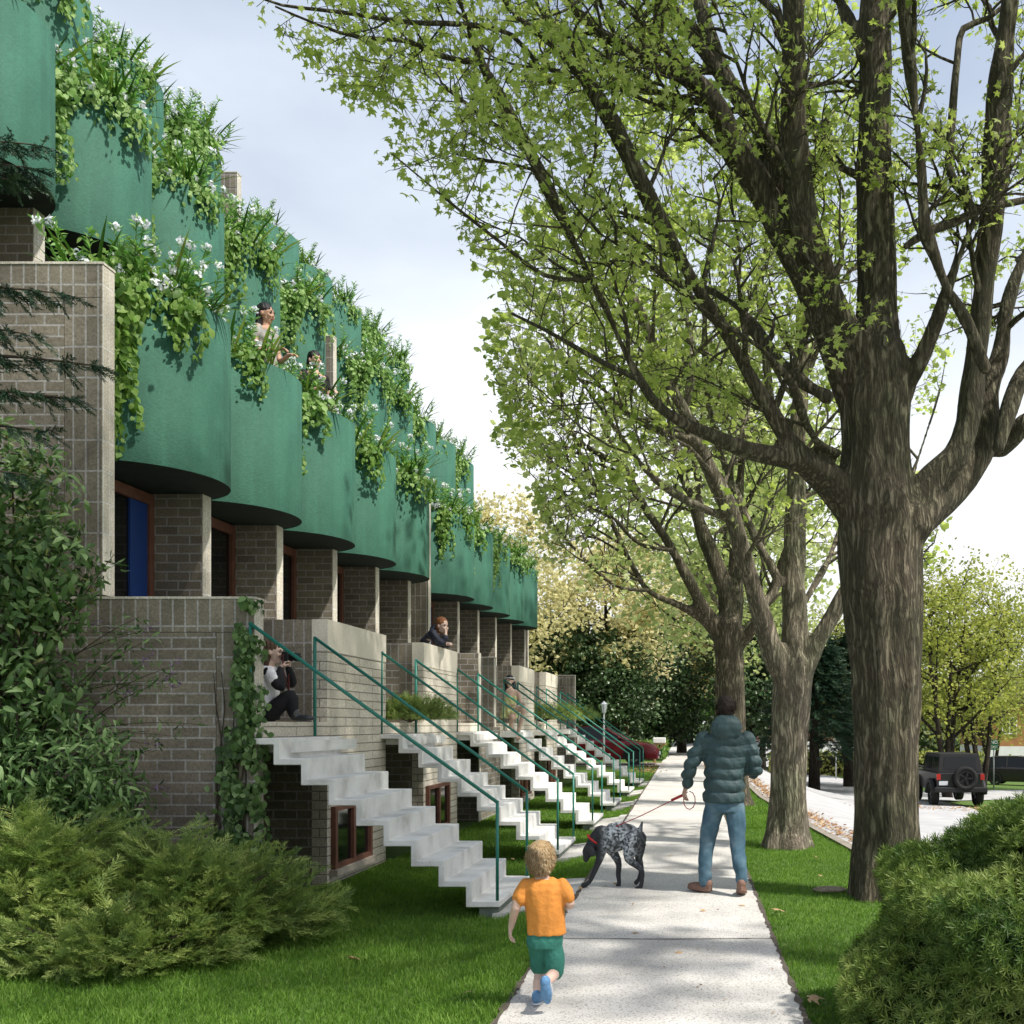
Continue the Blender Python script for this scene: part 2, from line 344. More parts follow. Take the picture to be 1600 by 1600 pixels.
for sx in (wl, wr):
    vs = []; ns = 500
    for i in range(ns+1):
        y = 3+37*(i/ns)**1.3; x = sx(y); ww = 0.006+0.022*jo.random()
        vs += [(x-ww, y, 0.0065), (x+ww*0.8, y, 0.0065)]
    mb.add(vs, [(2*i, 2*i+1, 2*i+3, 2*i+2) for i in range(ns)])
tag(mb.build('pavement_joints', M['joint']), kind='structure')
# road beyond the trees
road = sheet('road', list(np.linspace(0.0, 1.0, 40)), sorted(set(list(np.linspace(-4, 50, 70))+[60, 75, 100, 150])), 0.004, M['asphalt'],
             xfn=lambda t, y: float(curbX(y))+0.12+(3.0+t*0+max(3.2, min(6.5, 6.5)))*t*(1.0 if y < 16 else 1.0)*0.80)
# side street that crosses behind the island and goes right
def sstreet(name, pts, width, mt, zo=0.008):
    vs = []; fs = []; n = len(pts); m_ = 8
    for i, p in enumerate(pts):
        p = Vector(p); d = (Vector(pts[min(i+1, n-1)])-Vector(pts[max(0, i-1)])).normalized(); nrm = Vector((-d.y, d.x))
        for k in range(m_+1):
            q = p+nrm*width*(k/m_-0.5); vs.append((q.x, q.y, g(q.x, q.y)+zo))
    for i in range(n-1):
        for k in range(m_):
            a = i*(m_+1)+k; fs.append((a, a+1, a+m_+2, a+m_+1))
    o = link(name, me_from(name, vs, fs, True), mt); tag(o, kind='structure'); return o
sstreet('side_street', [(4+i*2.0, 38+i*1.6) for i in range(24)], 6.0, M['asphalt'])
sstreet('driveway', [(-7+i*0.5, 39.8) for i in range(12)], 2.6, M['walk'], 0.012)
# kerb
mb = MB(); ky = list(np.arange(-4, 60, 0.8))
for a, b_ in zip(ky[:-1], ky[1:]):
    xa, xb = float(curbX(a)), float(curbX(b_))
    v = []
    for x, y in ((xa, a), (xb, b_)):
        v += [(x-0.02, y, 0.0), (x-0.02, y, 0.015), (x+0.12, y, 0.012), (x+0.13, y, -0.14)]
    mb.add(v, [(0, 1, 5, 4), (1, 2, 6, 5), (2, 3, 7, 6)])
tag(mb.build('kerb', M['curb']), kind='structure')
# ================================================================== terraced building
zo = lambda Y: 0.0175*(Y-10.2)
YC = [10.35, 12.23, 14.13, 16.03, 17.97, 21.48, 23.40, 25.40, 27.40, 29.55]
ROWX = [-5.84, -7.69, -9.56]; RF = [-5.37, -7.17, -9.03]; ZB = [4.0, 7.05, 9.88]; ZT = [5.66, 8.87, 11.66]; RAD = 0.93
bld = empty('terraced_building', (-6, 9, 0), 'long brick terraced building with stepped rows of round green balconies and white stairs', 'building')
PO = Vector((6, -9, 0))
def fix(o):  # children keep world coordinates
    o.location = PO; return o
XW = -3.97; OP = [(9.10, 10.70), (12.64, 14.33), (16.25, 17.90), (19.9, 21.6), (23.5, 25.2), (27.1, 28.85)]
BX = [(10.70, 12.64), (14.33, 16.25), None, (21.6, 23.5), (25.2, 27.1), None]
Y0, Y1 = 9.10, 30.6
# basement, recessed below the landings
mb = MB()
prev = Y0
mb.box(-9, -4.95, Y0, Y1, -0.6, 1.40)
fix(mb.build('basement_wall', M['brick'], bld))
# storeys
edges = [Y0, 11.1, 13.0, 14.9, 16.85, 19.7, 19.88, 22.4, 24.4, 26.4, 28.45, Y1]
mb = MB()
FX = [-5.95, -7.80, -9.65]
for lv in range(3):
    for a, b_ in zip(edges[:-1], edges[1:]):
        z0 = (1.57 if lv == 0 else ZT[lv-1]-0.75); z1 = ZT[lv]-0.72
        z = zo((a+b_)/2)
        mb.box(-15 if lv == 2 else FX[lv+1]+0.0 if lv < 2 else -15, FX[lv], a, b_, z0 if lv == 0 else z0+z, z1+z)
fix(mb.build('storey_wall', M['brick'], bld))
# end wall: panels butted together
def wall_L(name, y0, y1, cols, soldier=True):
    """cols: (x_left, x_right, z_top) from the back to the front, z from -0.6"""
    run = MB(); st = MB(); pal = MB()
    for i, (xl, xr, zt, zb) in enumerate(cols):
        run.box(xl, xr-0.33, y0, y1, zb, zt-0.29)
        st.box(xl, xr, y0, y1, zt-0.285, zt)
        st.box(xr-0.325, xr-0.003, y0, y1, zb, zt-0.29)
        pal.box(xr-0.002, xr+0.006, y0+0.002, y1-0.002, zb, zt-0.003)  # thin strip that gives the end face its painted sunlit tone
        pal.box(xl, xr+0.012, y0-0.006, y1+0.004, zt+0.002, zt+0.022)
    ro = fix(run.build(name, M['brick'], bld)); s_ = st.build('coping_course', M['brick_stack'], ro); p_ = pal.build('wall_edge', M['brick_sunlit_stack'], ro)
    return ro
wall_L('end_wall', 8.90, 9.08, [(-14, -9.05, 12.0, 8.9), (-14, -7.15, 8.88, 5.60), (-14, -5.26, 5.55, 2.68), (-14, -3.94, 2.64, -0.7)])
z_ = zo(19.8)
wall_L('party_wall', 19.70, 19.878, [(-14, -9.05, 12.0+z_, 9.1+z_), (-14, -7.2, 8.85+z_, 5.85+z_), (-14, -5.37, 5.7+z_, 2.9+z_), (-14, -4.10, 2.66+z_, -0.6)])
wall_L('party_wall', Y1, Y1+0.18, [(-14, -9.05, 12.0+.35, 9.1+.35), (-14, -7.2, 8.85+.35, 5.85+.35), (-14, -5.37, 5.7+.35, 2.9+.35), (-14, -3.96, 2.66+.35, -0.6)])
# fins between the balconies
for lv in range(3):
    for i, yc in enumerate(YC):
        if i == 4: yf = yc+0.42
        else: yf = yc+0.56
        z = zo(yc); zb = 1.57 if lv == 0 else ZT[lv-1]-0.7+z; zt = ZB[lv]+0.3+z
        a = MB(); a.box(FX[lv]+0.001, RF[lv]-0.012, yf, yf+0.17, zb, zt)
        fo = fix(a.build('fin_wall', M['brick'], bld))
        b2 = MB(); b2.box(RF[lv]-0.011, RF[lv], yf-0.004, yf+0.174, zb, zt); b2.build('wall_edge', M['brick_sunlit_stack'], fo)
# thin tall fins at the gap (level with the landings)
for yf in (17.8,):
    a = MB(); a.box(-5.9, XW-0.012, yf, yf+0.16, 1.42, 2.66+zo(yf)); fo = fix(a.build('fin_wall', M['brick'], bld))
    b2 = MB(); b2.box(XW-0.011, XW+0.004, yf-0.004, yf+0.164, -0.4, 2.665+zo(yf)); b2.build('wall_edge', M['brick_sunlit_stack'], fo)
a = MB(); a.box(-5.9, XW-0.013, 17.97, 19.69, -0.6, 1.5); fix(a.build('basement_wall', M['brick'], bld))
# terrace boxes with a U shaped parapet
for bx in BX:
    if bx is None: continue
    y0, y1 = bx; zt = 2.64+zo(y0)*0.75
    a = MB(); a.box(-4.94, XW-0.012, y0, y1, -0.6, 1.40); bo = fix(a.build('terrace_wall', M['brick'], bld))
    for bb_ in ((-5.94, XW-0.34, y0, y0+0.17, 1.403, zt-0.29), (-5.94, XW-0.013, y1-0.17, y1, 1.403, zt-0.29)):
        f_ = MB(); f_.box(*bb_); f_.build('parapet_wall', M['brick'], bo)
    for bb_ in ((-5.94, XW-0.013, y0, y0+0.17, zt-0.287, zt), (-5.94, XW-0.013, y1-0.17, y1, zt-0.287, zt), (XW-0.338, XW-0.013, y0, y0+0.17, 1.403, zt-0.29)):
        s_ = MB(); s_.box(*bb_); s_.build('coping_course', M['brick_stack'], bo)
    p_ = MB(); p_.box(XW-0.16, XW, y0-0.003, y1+0.003, -0.55, zt-0.33); p_.build('side_wall', M['brick_sunlit'], bo)
    c_ = MB(); c_.box(XW-0.16, XW+0.006, y0-0.004, y1+0.004, zt-0.328, zt+0.004); c_.build('pale_coping', M['pale_band'], bo)
    fl = MB(); fl.box(-5.94, XW-0.17, y0+0.175, y1-0.175, 1.403, 1.57); fl.build('terrace_floor', M['concrete'], bo)
    # basement window
    wy0, wy1, wz0, wz1 = y0+0.10, y0+1.30, 0.02, 0.68
    wf = MB(); X = XW
    wf.box(X+0.002, X+0.05, wy0, wy1, wz0, wz0+0.05); wf.box(X+0.002, X+0.05, wy0, wy1, wz1-0.05, wz1)
    for yy_ in (wy0, (wy0+wy1)/2-0.04, wy1-0.07): wf.box(X+0.002, X+0.052, yy_, yy_+0.07, wz0+0.05, wz1-0.05)
    wo = fix(wf.build('window', M['frame_red'], bld))
    gl = MB(); gl.box(X+0.003, X+0.016, wy0+0.07, wy1-0.07, wz0+0.05, wz1-0.05); gl.build('pane', M['glass'], wo)
    sil = MB(); sil.box(X+0.002, X+0.085, wy0-0.04, wy1+0.04, wz0-0.07, wz0-0.003); sil.build('sill', M['sill'], wo)
# dark full-height openings with frames behind the fins of the lower storey
prev = 9.1
for i, yc in enumerate(YC):
    yf = yc+(0.42 if i == 4 else 0.56); y0 = prev+0.02; y1 = yf-0.02; z = zo(yc)
    if i == 5: y0 = 20.6
    X = FX[0]; zt = ZB[0]-0.02+z
    d = MB(); d.box(X+0.002, X+0.07, y1-0.09, y1, 1.58, zt); d.box(X+0.002, X+0.07, y0, y0+0.08, 1.58, zt); d.box(X+0.002, X+0.07, y0+0.081, y1-0.091, zt-0.11, zt)
    d.box(X+0.002, X+0.06, (y0+y1)/2-0.03, (y0+y1)/2+0.03, 1.58, zt-0.112)
    do = fix(d.build('patio_door', M['frame_red'], bld))
    gl = MB(); gl.box(X+0.003, X+0.03, y0+0.08, y1-0.09, 1.58, zt-0.11); gl.build('pane', M['glass'], do)
    if i in (0, 5):
        bl = MB(); bl.box(X+0.031, X+0.05, y1-0.42, y1-0.10, 1.58, zt-0.115); bl.build('door_leaf', M['blue'], do)
    prev = yf+0.17
# landings (ledge in the sunlit brick tone, and slab)
for j, (y0, y1) in enumerate(OP):
    a = MB(); a.box(-5.94, XW+0.0, y0+0.005, y1-0.005, 1.405, 1.575); lo = fix(a.build('landing', M['brick_sunlit'], bld))
    b2 = MB(); b2.box(-4.9, -3.66, y0+0.01, y1-0.01, 1.30, 1.40); b2.build('landing_slab', M['concrete'], lo)
# stairs: thin folded concrete plate with green rails
def stair_mesh(w_, T=0.055, run=0.238, rise=0.176, n=8):
    top = [(-0.30, 0.0)]; x, z = 0.0, 0.0
    top.append((0.0, 0.0))
    for k in range(n):
        z -= rise; top.append((x, z)); x += run; top.append((x, z))
    bot = [(-0.30, -T), (-T, -T)]
    x, z = -T, -T
    for k in range(n):
        z -= rise; bot.append((x, z)); x += run; bot.append((x, z))
    bot[-1] = (top[-1][0], bot[-1][1])
    m_ = len(top); vs = []; fs = []
    for y in (0, w_):
        vs += [(px, y, pz) for px, pz in top]+[(px, y, pz) for px, pz in bot]
    o = 2*m_
    for i in range(m_-1):
        fs.append((i, i+m_, i+1+m_, i+1)); fs.append((o+i, o+i+1, o+i+1+m_, o+i+m_))
        fs.append((i, i+1, o+i+1, o+i)); fs.append((i+m_, o+i+m_, o+i+1+m_, i+1+m_))
    fs.append((0, o, o+m_, m_)); fs.append((m_-1, 2*m_-1, o+2*m_-1, o+m_-1))
    return vs, fs
SY = [8.86, 12.45, 16.22, 19.93, 23.75, 27.6]
for k, y0 in enumerate(SY):
    wd = 1.5; vs, fs = stair_mesh(wd); me = me_from('staircase', vs, fs)
    if k: me = stair_me
    else:
        stair_me = me; me.materials.append(M['concrete'])
    st = bpy.data.objects.new('staircase', me); COL.objects.link(st); st.parent = bld; st.location = PO+Vector((-3.70, y0, 1.43))
    b_ = st.modifiers.new('bevel', 'BEVEL'); b_.width = 0.006; b_.segments = 1
    for yy_ in (0.02, wd-0.02):
        r_ = MB(); pts = [(-0.27, yy_, 0.98), (-0.14, yy_, 0.96), (1.88, yy_, -0.555), (1.88, yy_, -1.40)]
        r_.tube([(-0.27, yy_, 1.0), (1.88, yy_, -0.555)], 0.016, 8); r_.tube([(1.88, yy_, -0.54), (1.88, yy_, -1.41)], 0.014, 8)
        r_.tube([(-0.262, yy_, 0.995), (-0.262, yy_, -0.02)], 0.018 if yy_ > 1 else 0.012, 8)
        r_.build('handrail', M['rail'], st, smooth=True)
    pl = MB(); pl.box(1.72, 1.89, 0.04, wd-0.04, -1.62, -1.468); pl.build('plinth', M['plinth'], st)
# short paths from each stair to the walk
mb = MB()
for y0 in SY:
    a, b_ = y0+0.0, y0+1.5; xl = -1.86
    for (x0, x1) in ((xl, -1.5), (-1.5, wl(y0)+0.0)):
        mb.add([(x0, a, g(x0, a)+0.03), (x1, a, g(x1, a)+0.004*0+0.003), (x1, b_, g(x1, b_)+0.003), (x0, b_, g(x0, b_)+0.03)], [(0, 1, 2, 3)])
        mb.add([(x0, a, g(x0, a)-0.1), (x1, a, -0.1), (x1, a, g(x1, a)+0.003), (x0, a, g(x0, a)+0.03)], [(0, 1, 2, 3)])
tag(mb.build('path', M['walk']), kind='structure')
# round balconies
def drum_mesh():
    n = 72; vs = []; fs = []; H = 1.66; r0, r1 = RAD, RAD-0.07
    for r_, z in ((r0, 0), (r0, H), (r1, H), (r1, 0.55)):
        for k in range(n): vs.append((r_*math.cos(2*math.pi*k/n), r_*math.sin(2*math.pi*k/n), z))
    for j in range(3):
        for k in range(n): a, b_ = j*n+k, j*n+(k+1) % n; fs.append((a, b_, b_+n, a+n))
    me = me_from('balcony_drum', vs, fs, False)
    for p in me.polygons: p.use_smooth = abs(p.normal.z) < 0.5
    s_ = me_from('shaded_soffit', [(r0*0.999*math.cos(2*math.pi*k/n), r0*0.999*math.sin(2*math.pi*k/n), 0.002) for k in range(n)], [tuple(reversed(range(n)))])
    i_ = me_from('balcony_floor', [(r1*math.cos(2*math.pi*k/n), r1*math.sin(2*math.pi*k/n), 0.56) for k in range(n)], [tuple(range(n))])
    # planter ring filled with soil just below the rim, on the street side
    pv = []; pf = []; m_ = 30
    for k in range(m_+1):
        a = R(-115)+R(190)*k/m_
        for r_, z in ((r1-0.003, 1.50), (r1-0.20, 1.50), (r1-0.20, 1.1), (r1-0.003, 1.1)): pv.append((r_*math.cos(a), r_*math.sin(a), z))
    for k in range(m_):
        for q in range(4): a, b_ = k*4+q, k*4+(q+1) % 4; pf.append((a, a+4, b_+4, b_))
    pf += [(0, 1, 2, 3), tuple(m_*4+q for q in (3, 2, 1, 0))]
    p_ = me_from('planter', pv, pf)
    me.materials.append(M['green']); s_.materials.append(M['shaded_soffit']); i_.materials.append(M['concrete']); p_.materials.append(M['soil'])
    return me, s_, i_, p_
DM = drum_mesh()
DR = []   # (row, index, world position of the drum's base)
for lv in range(3):
    for i, yc in enumerate(YC):
        if lv == 2 and i < 1: continue
        z = ZB[lv]+zo(yc)
        d = bpy.data.objects.new('balcony_drum', DM[0]); COL.objects.link(d); d.parent = bld; d.location = PO+Vector((ROWX[lv], yc, z))
        for nm, mm_ in (('shaded_soffit', DM[1]), ('balcony_floor', DM[2]), ('planter', DM[3])):
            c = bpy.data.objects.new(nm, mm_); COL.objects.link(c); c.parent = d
        DR.append((lv, i, Vector((ROWX[lv], yc, z))))
# ================================================================== leaves on and around the house
M['ivy'] = leaf_mat('ivy_leaf', [(0.06, 0.14, 0.022), (0.16, 0.30, 0.05), (0.32, 0.46, 0.13)], 0.45)
M['ivy2'] = leaf_mat('ivy_leaf_pale', [(0.09, 0.19, 0.04), (0.20, 0.36, 0.08), (0.38, 0.52, 0.20)], 0.45)
M['upright'] = leaf_mat('upright_leaf', [(0.09, 0.22, 0.05), (0.19, 0.38, 0.09), (0.36, 0.54, 0.20)], 0.4)
M['blade'] = leaf_mat('blade_leaf', [(0.025, 0.07, 0.012), (0.06, 0.14, 0.02), (0.24, 0.30, 0.07)], 0.3)
M['petal'] = leaf_mat('petal', [(0.72, 0.75, 0.80), (0.85, 0.86, 0.90)], 0.3)
M['stem'] = nmat('green_stem', [(0.10, 0.18, 0.04)], rough=0.7)
M['shrub'] = leaf_mat('shrub_leaf', [(0.028, 0.065, 0.018), (0.075, 0.15, 0.038), (0.22, 0.33, 0.13)], 0.3)
M['shrub_b'] = leaf_mat('shrub_leaf_bronze', [(0.030, 0.050, 0.014), (0.075, 0.13, 0.028), (0.17, 0.17, 0.04)], 0.3)
M['juniper'] = leaf_mat('juniper', [(0.075, 0.135, 0.04), (0.22, 0.31, 0.08), (0.48, 0.55, 0.18)], 0.3)
M['yew'] = leaf_mat('yew', [(0.050, 0.105, 0.022), (0.145, 0.225, 0.045), (0.31, 0.38, 0.11)], 0.3)
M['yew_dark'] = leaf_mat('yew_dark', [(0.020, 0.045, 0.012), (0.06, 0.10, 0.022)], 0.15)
M['fir'] = leaf_mat('fir', [(0.010, 0.030, 0.018), (0.025, 0.060, 0.030), (0.05, 0.09, 0.045)], 0.1)
M['twig'] = nmat('twig', [(0.035, 0.026, 0.018), (0.075, 0.060, 0.042)], 20, 5, 0.9)
LV, LF = bend_leaf(0.78, 1.0, 0.22, 0.3)
LL, LLF = bend_leaf(0.26, 1.0, 0.2, 0.35)
BLV, BLF = bend_leaf(0.05, 1.0, 0.5, 0.5, 6)
def arr(l): return np.array(l, float)
def hang_plant(seed, big):
    """planting in a round balcony; the origin is the centre of the balcony at the height of its rim"""
    r = random.Random(seed); r_n = np.random.default_rng(seed)
    pos = []; nrm = []; siz = []; up = []
    strands = MB()
    a0, a1 = -100, 45
    # matted top along the rim
    for _ in range(int(540*big)):
        c = r.choice([-74, -62, -60, -46, -36]); a = R(r.gauss(c, 6.5)); rr = RAD-0.10+abs(r.gauss(0, 0.11))
        z = r.gauss(0.0, 0.13) - 1.0*max(0, rr-RAD-0.03)
        pos.append((rr*math.cos(a), rr*math.sin(a), z)); nrm.append((math.cos(a)+r.gauss(0, .4), math.sin(a)+r.gauss(0, .4), 0.5+r.gauss(0, .4)))
        up.append((r.gauss(0, .6), r.gauss(0, .6), -1)); siz.append(r.uniform(0.035, 0.080))
    # strands
    clumps = [(r.uniform(-72, -52), r.uniform(0.9, 1.3)*big, 9), (r.uniform(-34, -20), r.uniform(0.5, 0.8)*big, 6), (r.uniform(-100, -85), r.uniform(.3, .5), 3)]
    for ca, ln, ns in clumps:
        for k in range(ns):
            a = R(ca+r.gauss(0, 5.5)); l_ = ln*r.uniform(0.55, 1.08); rr = RAD+0.03+r.uniform(0, 0.09)
            pts = []; n = max(4, int(l_/0.06)); wob = r.uniform(0, 6)
            for i in range(n+1):
                t = i/n; aa = a+0.05*math.sin(wob+t*5); q = rr+0.05*math.sin(wob+t*4)*(1-t)
                pts.append((q*math.cos(aa), q*math.sin(aa), 0.06-t*l_))
                if i:
                    for _ in range(4 if t < .5 else 3):
                        pos.append((q*math.cos(aa)+r.gauss(0, .022), q*math.sin(aa)+r.gauss(0, .022), 0.06-t*l_+r.gauss(0, .02)))
                        s = r.choice([-1, 1]); nrm.append((math.cos(aa)+r.gauss(0, .35), math.sin(aa)+r.gauss(0, .35), r.gauss(.25, .3)))
                        up.append((-math.sin(aa)*s*r.random(), math.cos(aa)*s*r.random(), -0.7)); siz.append(r.uniform(0.045, 0.115)*(1.1-0.45*t))
            strands.tube(pts, 0.0035, 4, cap=False)
    nr = arr(nrm); upv = arr(up); 
    n_ = nr/np.linalg.norm(nr, axis=1, keepdims=True); v = upv-n_*(upv*n_).sum(1, keepdims=True); v /= np.maximum(np.linalg.norm(v, axis=1, keepdims=True), 1e-6)
    u = np.cross(v, n_); mats = np.stack([u, v, n_], axis=2)
    root = empty('hanging_plant')
    vine = scatter('vine_leaves', LV, LF, arr(pos), mats, arr(siz), M['ivy'] if seed % 2 else M['ivy2'], root)
    strands.build('vine_stems', M['stem'], vine)
    # upright stems with lance leaves and flower heads
    pos = []; dirs = []; siz = []; fp = []; fd = []; stems = MB()
    for k in range(int(23*big)):
        c = r.choice([-84, -66, -50, -36, -22]); a = R(r.gauss(c, 8)); rr = RAD-0.12+r.gauss(0, .05); h = r.uniform(0.30, 0.80)
        tilt = Vector((math.cos(a)*r.uniform(0, .5)+r.gauss(0, .2), math.sin(a)*r.uniform(0, .5)+r.gauss(0, .2), 1)).normalized()
        b = Vector((rr*math.cos(a), rr*math.sin(a), -0.12)); pts = []
        n = int(h/0.035)
        for i in range(n+1):
            t = i/n; p = b+tilt*h*t+Vector((0, 0, -0.06*t*t)); pts.append(p)
            if t > 0.2:
                for _ in range(3):
                    ang = r.uniform(0, 6.28); d = Vector((math.cos(ang), math.sin(ang), 0.5+0.5*t)); pos.append(p); dirs.append(d); siz.append(r.uniform(.07, .135)*(1.15-.45*t))
        stems.tube(pts, 0.004, 4, cap=False)
        if r.random() < 0.8:
            for _ in range(16): d = Vector((r.gauss(0, 1), r.gauss(0, 1), r.gauss(.3, 1))).normalized(); fp.append(pts[-1]+d*0.030); fd.append(d)
    for _ in range(int(13*big)):
        a = R(r.uniform(-90, -15)); rr = RAD+r.uniform(-.05, .1); c = Vector((rr*math.cos(a), rr*math.sin(a), r.uniform(-.05, .14)))
        for _ in range(15): d = Vector((r.gauss(0, 1), r.gauss(0, 1), r.gauss(.3, 1))).normalized(); fp.append(c+d*0.032); fd.append(d)
    d_ = arr(dirs); d_ /= np.linalg.norm(d_, axis=1, keepdims=True)
    side = np.cross(d_, r_n.normal(size=d_.shape)); side /= np.linalg.norm(side, axis=1, keepdims=True)
    mats = np.stack([side, d_, np.cross(side, d_)], axis=2)
    mats[:, :, 2] *= np.sign(mats[:, 2:3, 2]+1e-9); 
    up_ = scatter('upright_leaves', LL, LLF, arr(pos), mats, arr(siz), M['upright'], root)
    stems.build('stems', M['stem'], up_)
    pv = [(-.35, 0, 0), (.35, 0, 0), (.3, .8, .15), (0, 1, .1), (-.3, .8, .15)]
    fdn = arr(fd)
    scatter('flowers', pv, [(0, 1, 2, 3, 4)], arr(fp), frames(fdn, spin=r_n.random(len(fd))*6.28), r_n.uniform(.028, .046, len(fd)), M['petal'], root)
    # long grass blades
    pos = []; dirs = []; siz = []
    for c in (r.uniform(-92, -80), r.uniform(-46, -26), r.uniform(-24, -10)):
        for k in range(int(15*big)):
            a = R(r.gauss(c, 6)); rr = RAD-.15; az = r.uniform(0, 6.28); e = r.uniform(.9, 1.5)
            pos.append((rr*math.cos(a), rr*math.sin(a), -.15)); dirs.append((math.cos(az)*math.cos(e)+.1, math.sin(az)*math.cos(e), math.sin(e))); siz.append(r.uniform(.4, .78))
    d_ = arr(dirs); d_ /= np.linalg.norm(d_, axis=1, keepdims=True)
    z = np.tile([0., 0, 1.], (len(d_), 1)); n_ = z-d_*(d_*z).sum(1, keepdims=True); n_ /= np.maximum(np.linalg.norm(n_, axis=1, keepdims=True), 1e-6)
    mats = np.stack([np.cross(d_, n_), d_, n_], axis=2)
    scatter('grass_blades', BLV, BLF, arr(pos), mats, arr(siz), M['blade'], root)
    return root
HP = [hang_plant(s, b_) for s, b_ in ((1, 1.25), (2, 1.0), (3, 0.95), (4, 0.9), (6, 0.85))]
used = set(); ordn = ['first', 'second', 'third', 'fourth', 'fifth', 'sixth', 'seventh', 'eighth', 'ninth', 'tenth']
rown = ['lowest', 'middle', 'top']; PLANTS = []
pr = random.Random(3)
for lv, i, p in DR:
    k = 0 if (lv == 0 and i == 0) else pr.randrange(1, 5) if (lv == 0 or i < 4) else pr.randrange(1, 5)
    src = HP[k]
    if k in used: o = copy_tree(src)
    else: o = src; used.add(k)
    o.location = p+Vector((0, 0, 1.66)); o.rotation_euler = (0, 0, R(pr.uniform(-14, 14)) if k else 0)
    s = pr.uniform(0.85, 1.05)*(1+0.012*i)*(1.02 if i < 5 else .94); o.scale = (s, s, s*pr.uniform(.9, 1.15)) if k else (1, 1, 1.08)
    if lv == 0 and i in (1, 2): o.scale = (s*.97, s*.97, s*.88); o.location.z += .09; o.rotation_euler = (0, 0, R(-14))
    tag(o, 'ivy, grass and white flowers spilling over the %s balcony of the %s row' % (ordn[i], rown[lv]), 'hanging plant', 'plants spilling over the green balconies')
for k, src in enumerate(HP):
    if k not in used:
        for c in list(src.children): 
            for c2 in list(c.children): bpy.data.objects.remove(c2)
            bpy.data.objects.remove(c)
        bpy.data.objects.remove(src)
# ------------------------------------------------------------------ leafy masses from blobs
def lens_noise(p, f): return np.sin(p[:, 0]*f+1.3)*np.sin(p[:, 1]*f*1.3+2.1)*np.sin(p[:, 2]*f*0.9+.4)
def blob_leaves(blobs, dens, smin, smax, seed, face_cam=0.0, droop=0.4):
    r_n = np.random.default_rng(seed); P_, N_ = [], []
    for (c, rad, wgt) in blobs:
        n = int(dens*wgt); d = r_n.normal(size=(n, 3)); d /= np.linalg.norm(d, axis=1, keepdims=True)
        q = d*(r_n.uniform(0.55, 1.08, (n, 1)))
        keep = (lens_noise(d*3+np.array(c), 2.6) > -0.20)
        P_.append((np.array(c)+q*np.array(rad))[keep]); N_.append((d*np.array([1, 1, 1])+np.array([0, -face_cam, .45])+r_n.normal(size=(n, 3))*.45)[keep])
    P_ = np.concatenate(P_); N_ = np.concatenate(N_); N_ /= np.linalg.norm(N_, axis=1, keepdims=True)
    upv = r_n.normal(size=P_.shape)*.7; upv[:, 2] -= droop
    v = upv-N_*(upv*N_).sum(1, keepdims=True); v /= np.maximum(np.linalg.norm(v, axis=1, keepdims=True), 1e-6)
    return P_, np.stack([np.cross(v, N_), v, N_], axis=2), r_n.uniform(smin, smax, len(P_))
def stems_from(base, blobs, seed, r0=0.03, per=5):
    r = random.Random(seed); mb = MB()
    for (c, rad, wgt) in blobs:
        for k in range(per):
            e = Vector([c[j]+r.uniform(-.75, .75)*rad[j] for j in range(3)]); s_ = Vector(base)+Vector((r.uniform(-.2, .2), r.uniform(-.1, .1), 0))
            m_ = (s_+e)/2+Vector((r.uniform(-.15, .15), r.uniform(-.1, .1), .15))
            pts = [s_.lerp(m_, t/3) if t <= 3 else m_.lerp(e, (t-3)/3) for t in range(7)]
            mb.tube(pts, [r0*(1-.8*t/6) for t in range(7)], 5)
    return mb
# big leafy shrub against the end wall
bl = [((-5.9, 8.35, 3.35), (.75, .35, .75), 1.1), ((-6.0, 8.3, 2.3), (.85, .45, .8), 1.4), ((-5.35, 8.25, 2.75), (.42, .3, .5), .45), ((-5.75, 8.2, 1.75), (.75, .45, .5), 1.1),
      ((-5.15, 8.1, 1.25), (.62, .42, .42), 1.0), ((-5.6, 8.0, .95), (.8, .5, .5), 1.3), ((-4.85, 8.1, .85), (.42, .36, .36), .6), ((-6.2, 8.0, .6), (.6, .5, .5), .7)]
sh = empty('leafy_shrub', (-5.8, 8.3, -.1), 'tall dark leafy shrub climbing against the shaded brick end wall', 'shrub')
p_, m_, s_ = blob_leaves(bl, 1850, .045, .10, 21, .5); p_ = p_-np.array(sh.location)
hv = len(p_)//2
scatter('foliage', *bend_leaf(.5, 1.15, .3, .55), p_[:hv], m_[:hv], s_[:hv], M['shrub'], sh)
scatter('lance_foliage', *bend_leaf(.34, 1.3, .3, .6), p_[hv:], m_[hv:], s_[hv:]*.9, M['shrub'], sh)
p_, m_, s_ = blob_leaves([bl[0], bl[1], bl[2]], 500, .04, .08, 22, .5); p_ = p_-np.array(sh.location)
scatter('bronze_foliage', LL, LLF, p_, m_, s_*1.4, M['shrub_b'], sh)
st = stems_from((0, 0, 0), [(tuple(np.array(c)-np.array(sh.location)), r_, w_) for c, r_, w_ in bl], 5); st.build('stems', M['twig'], sh)
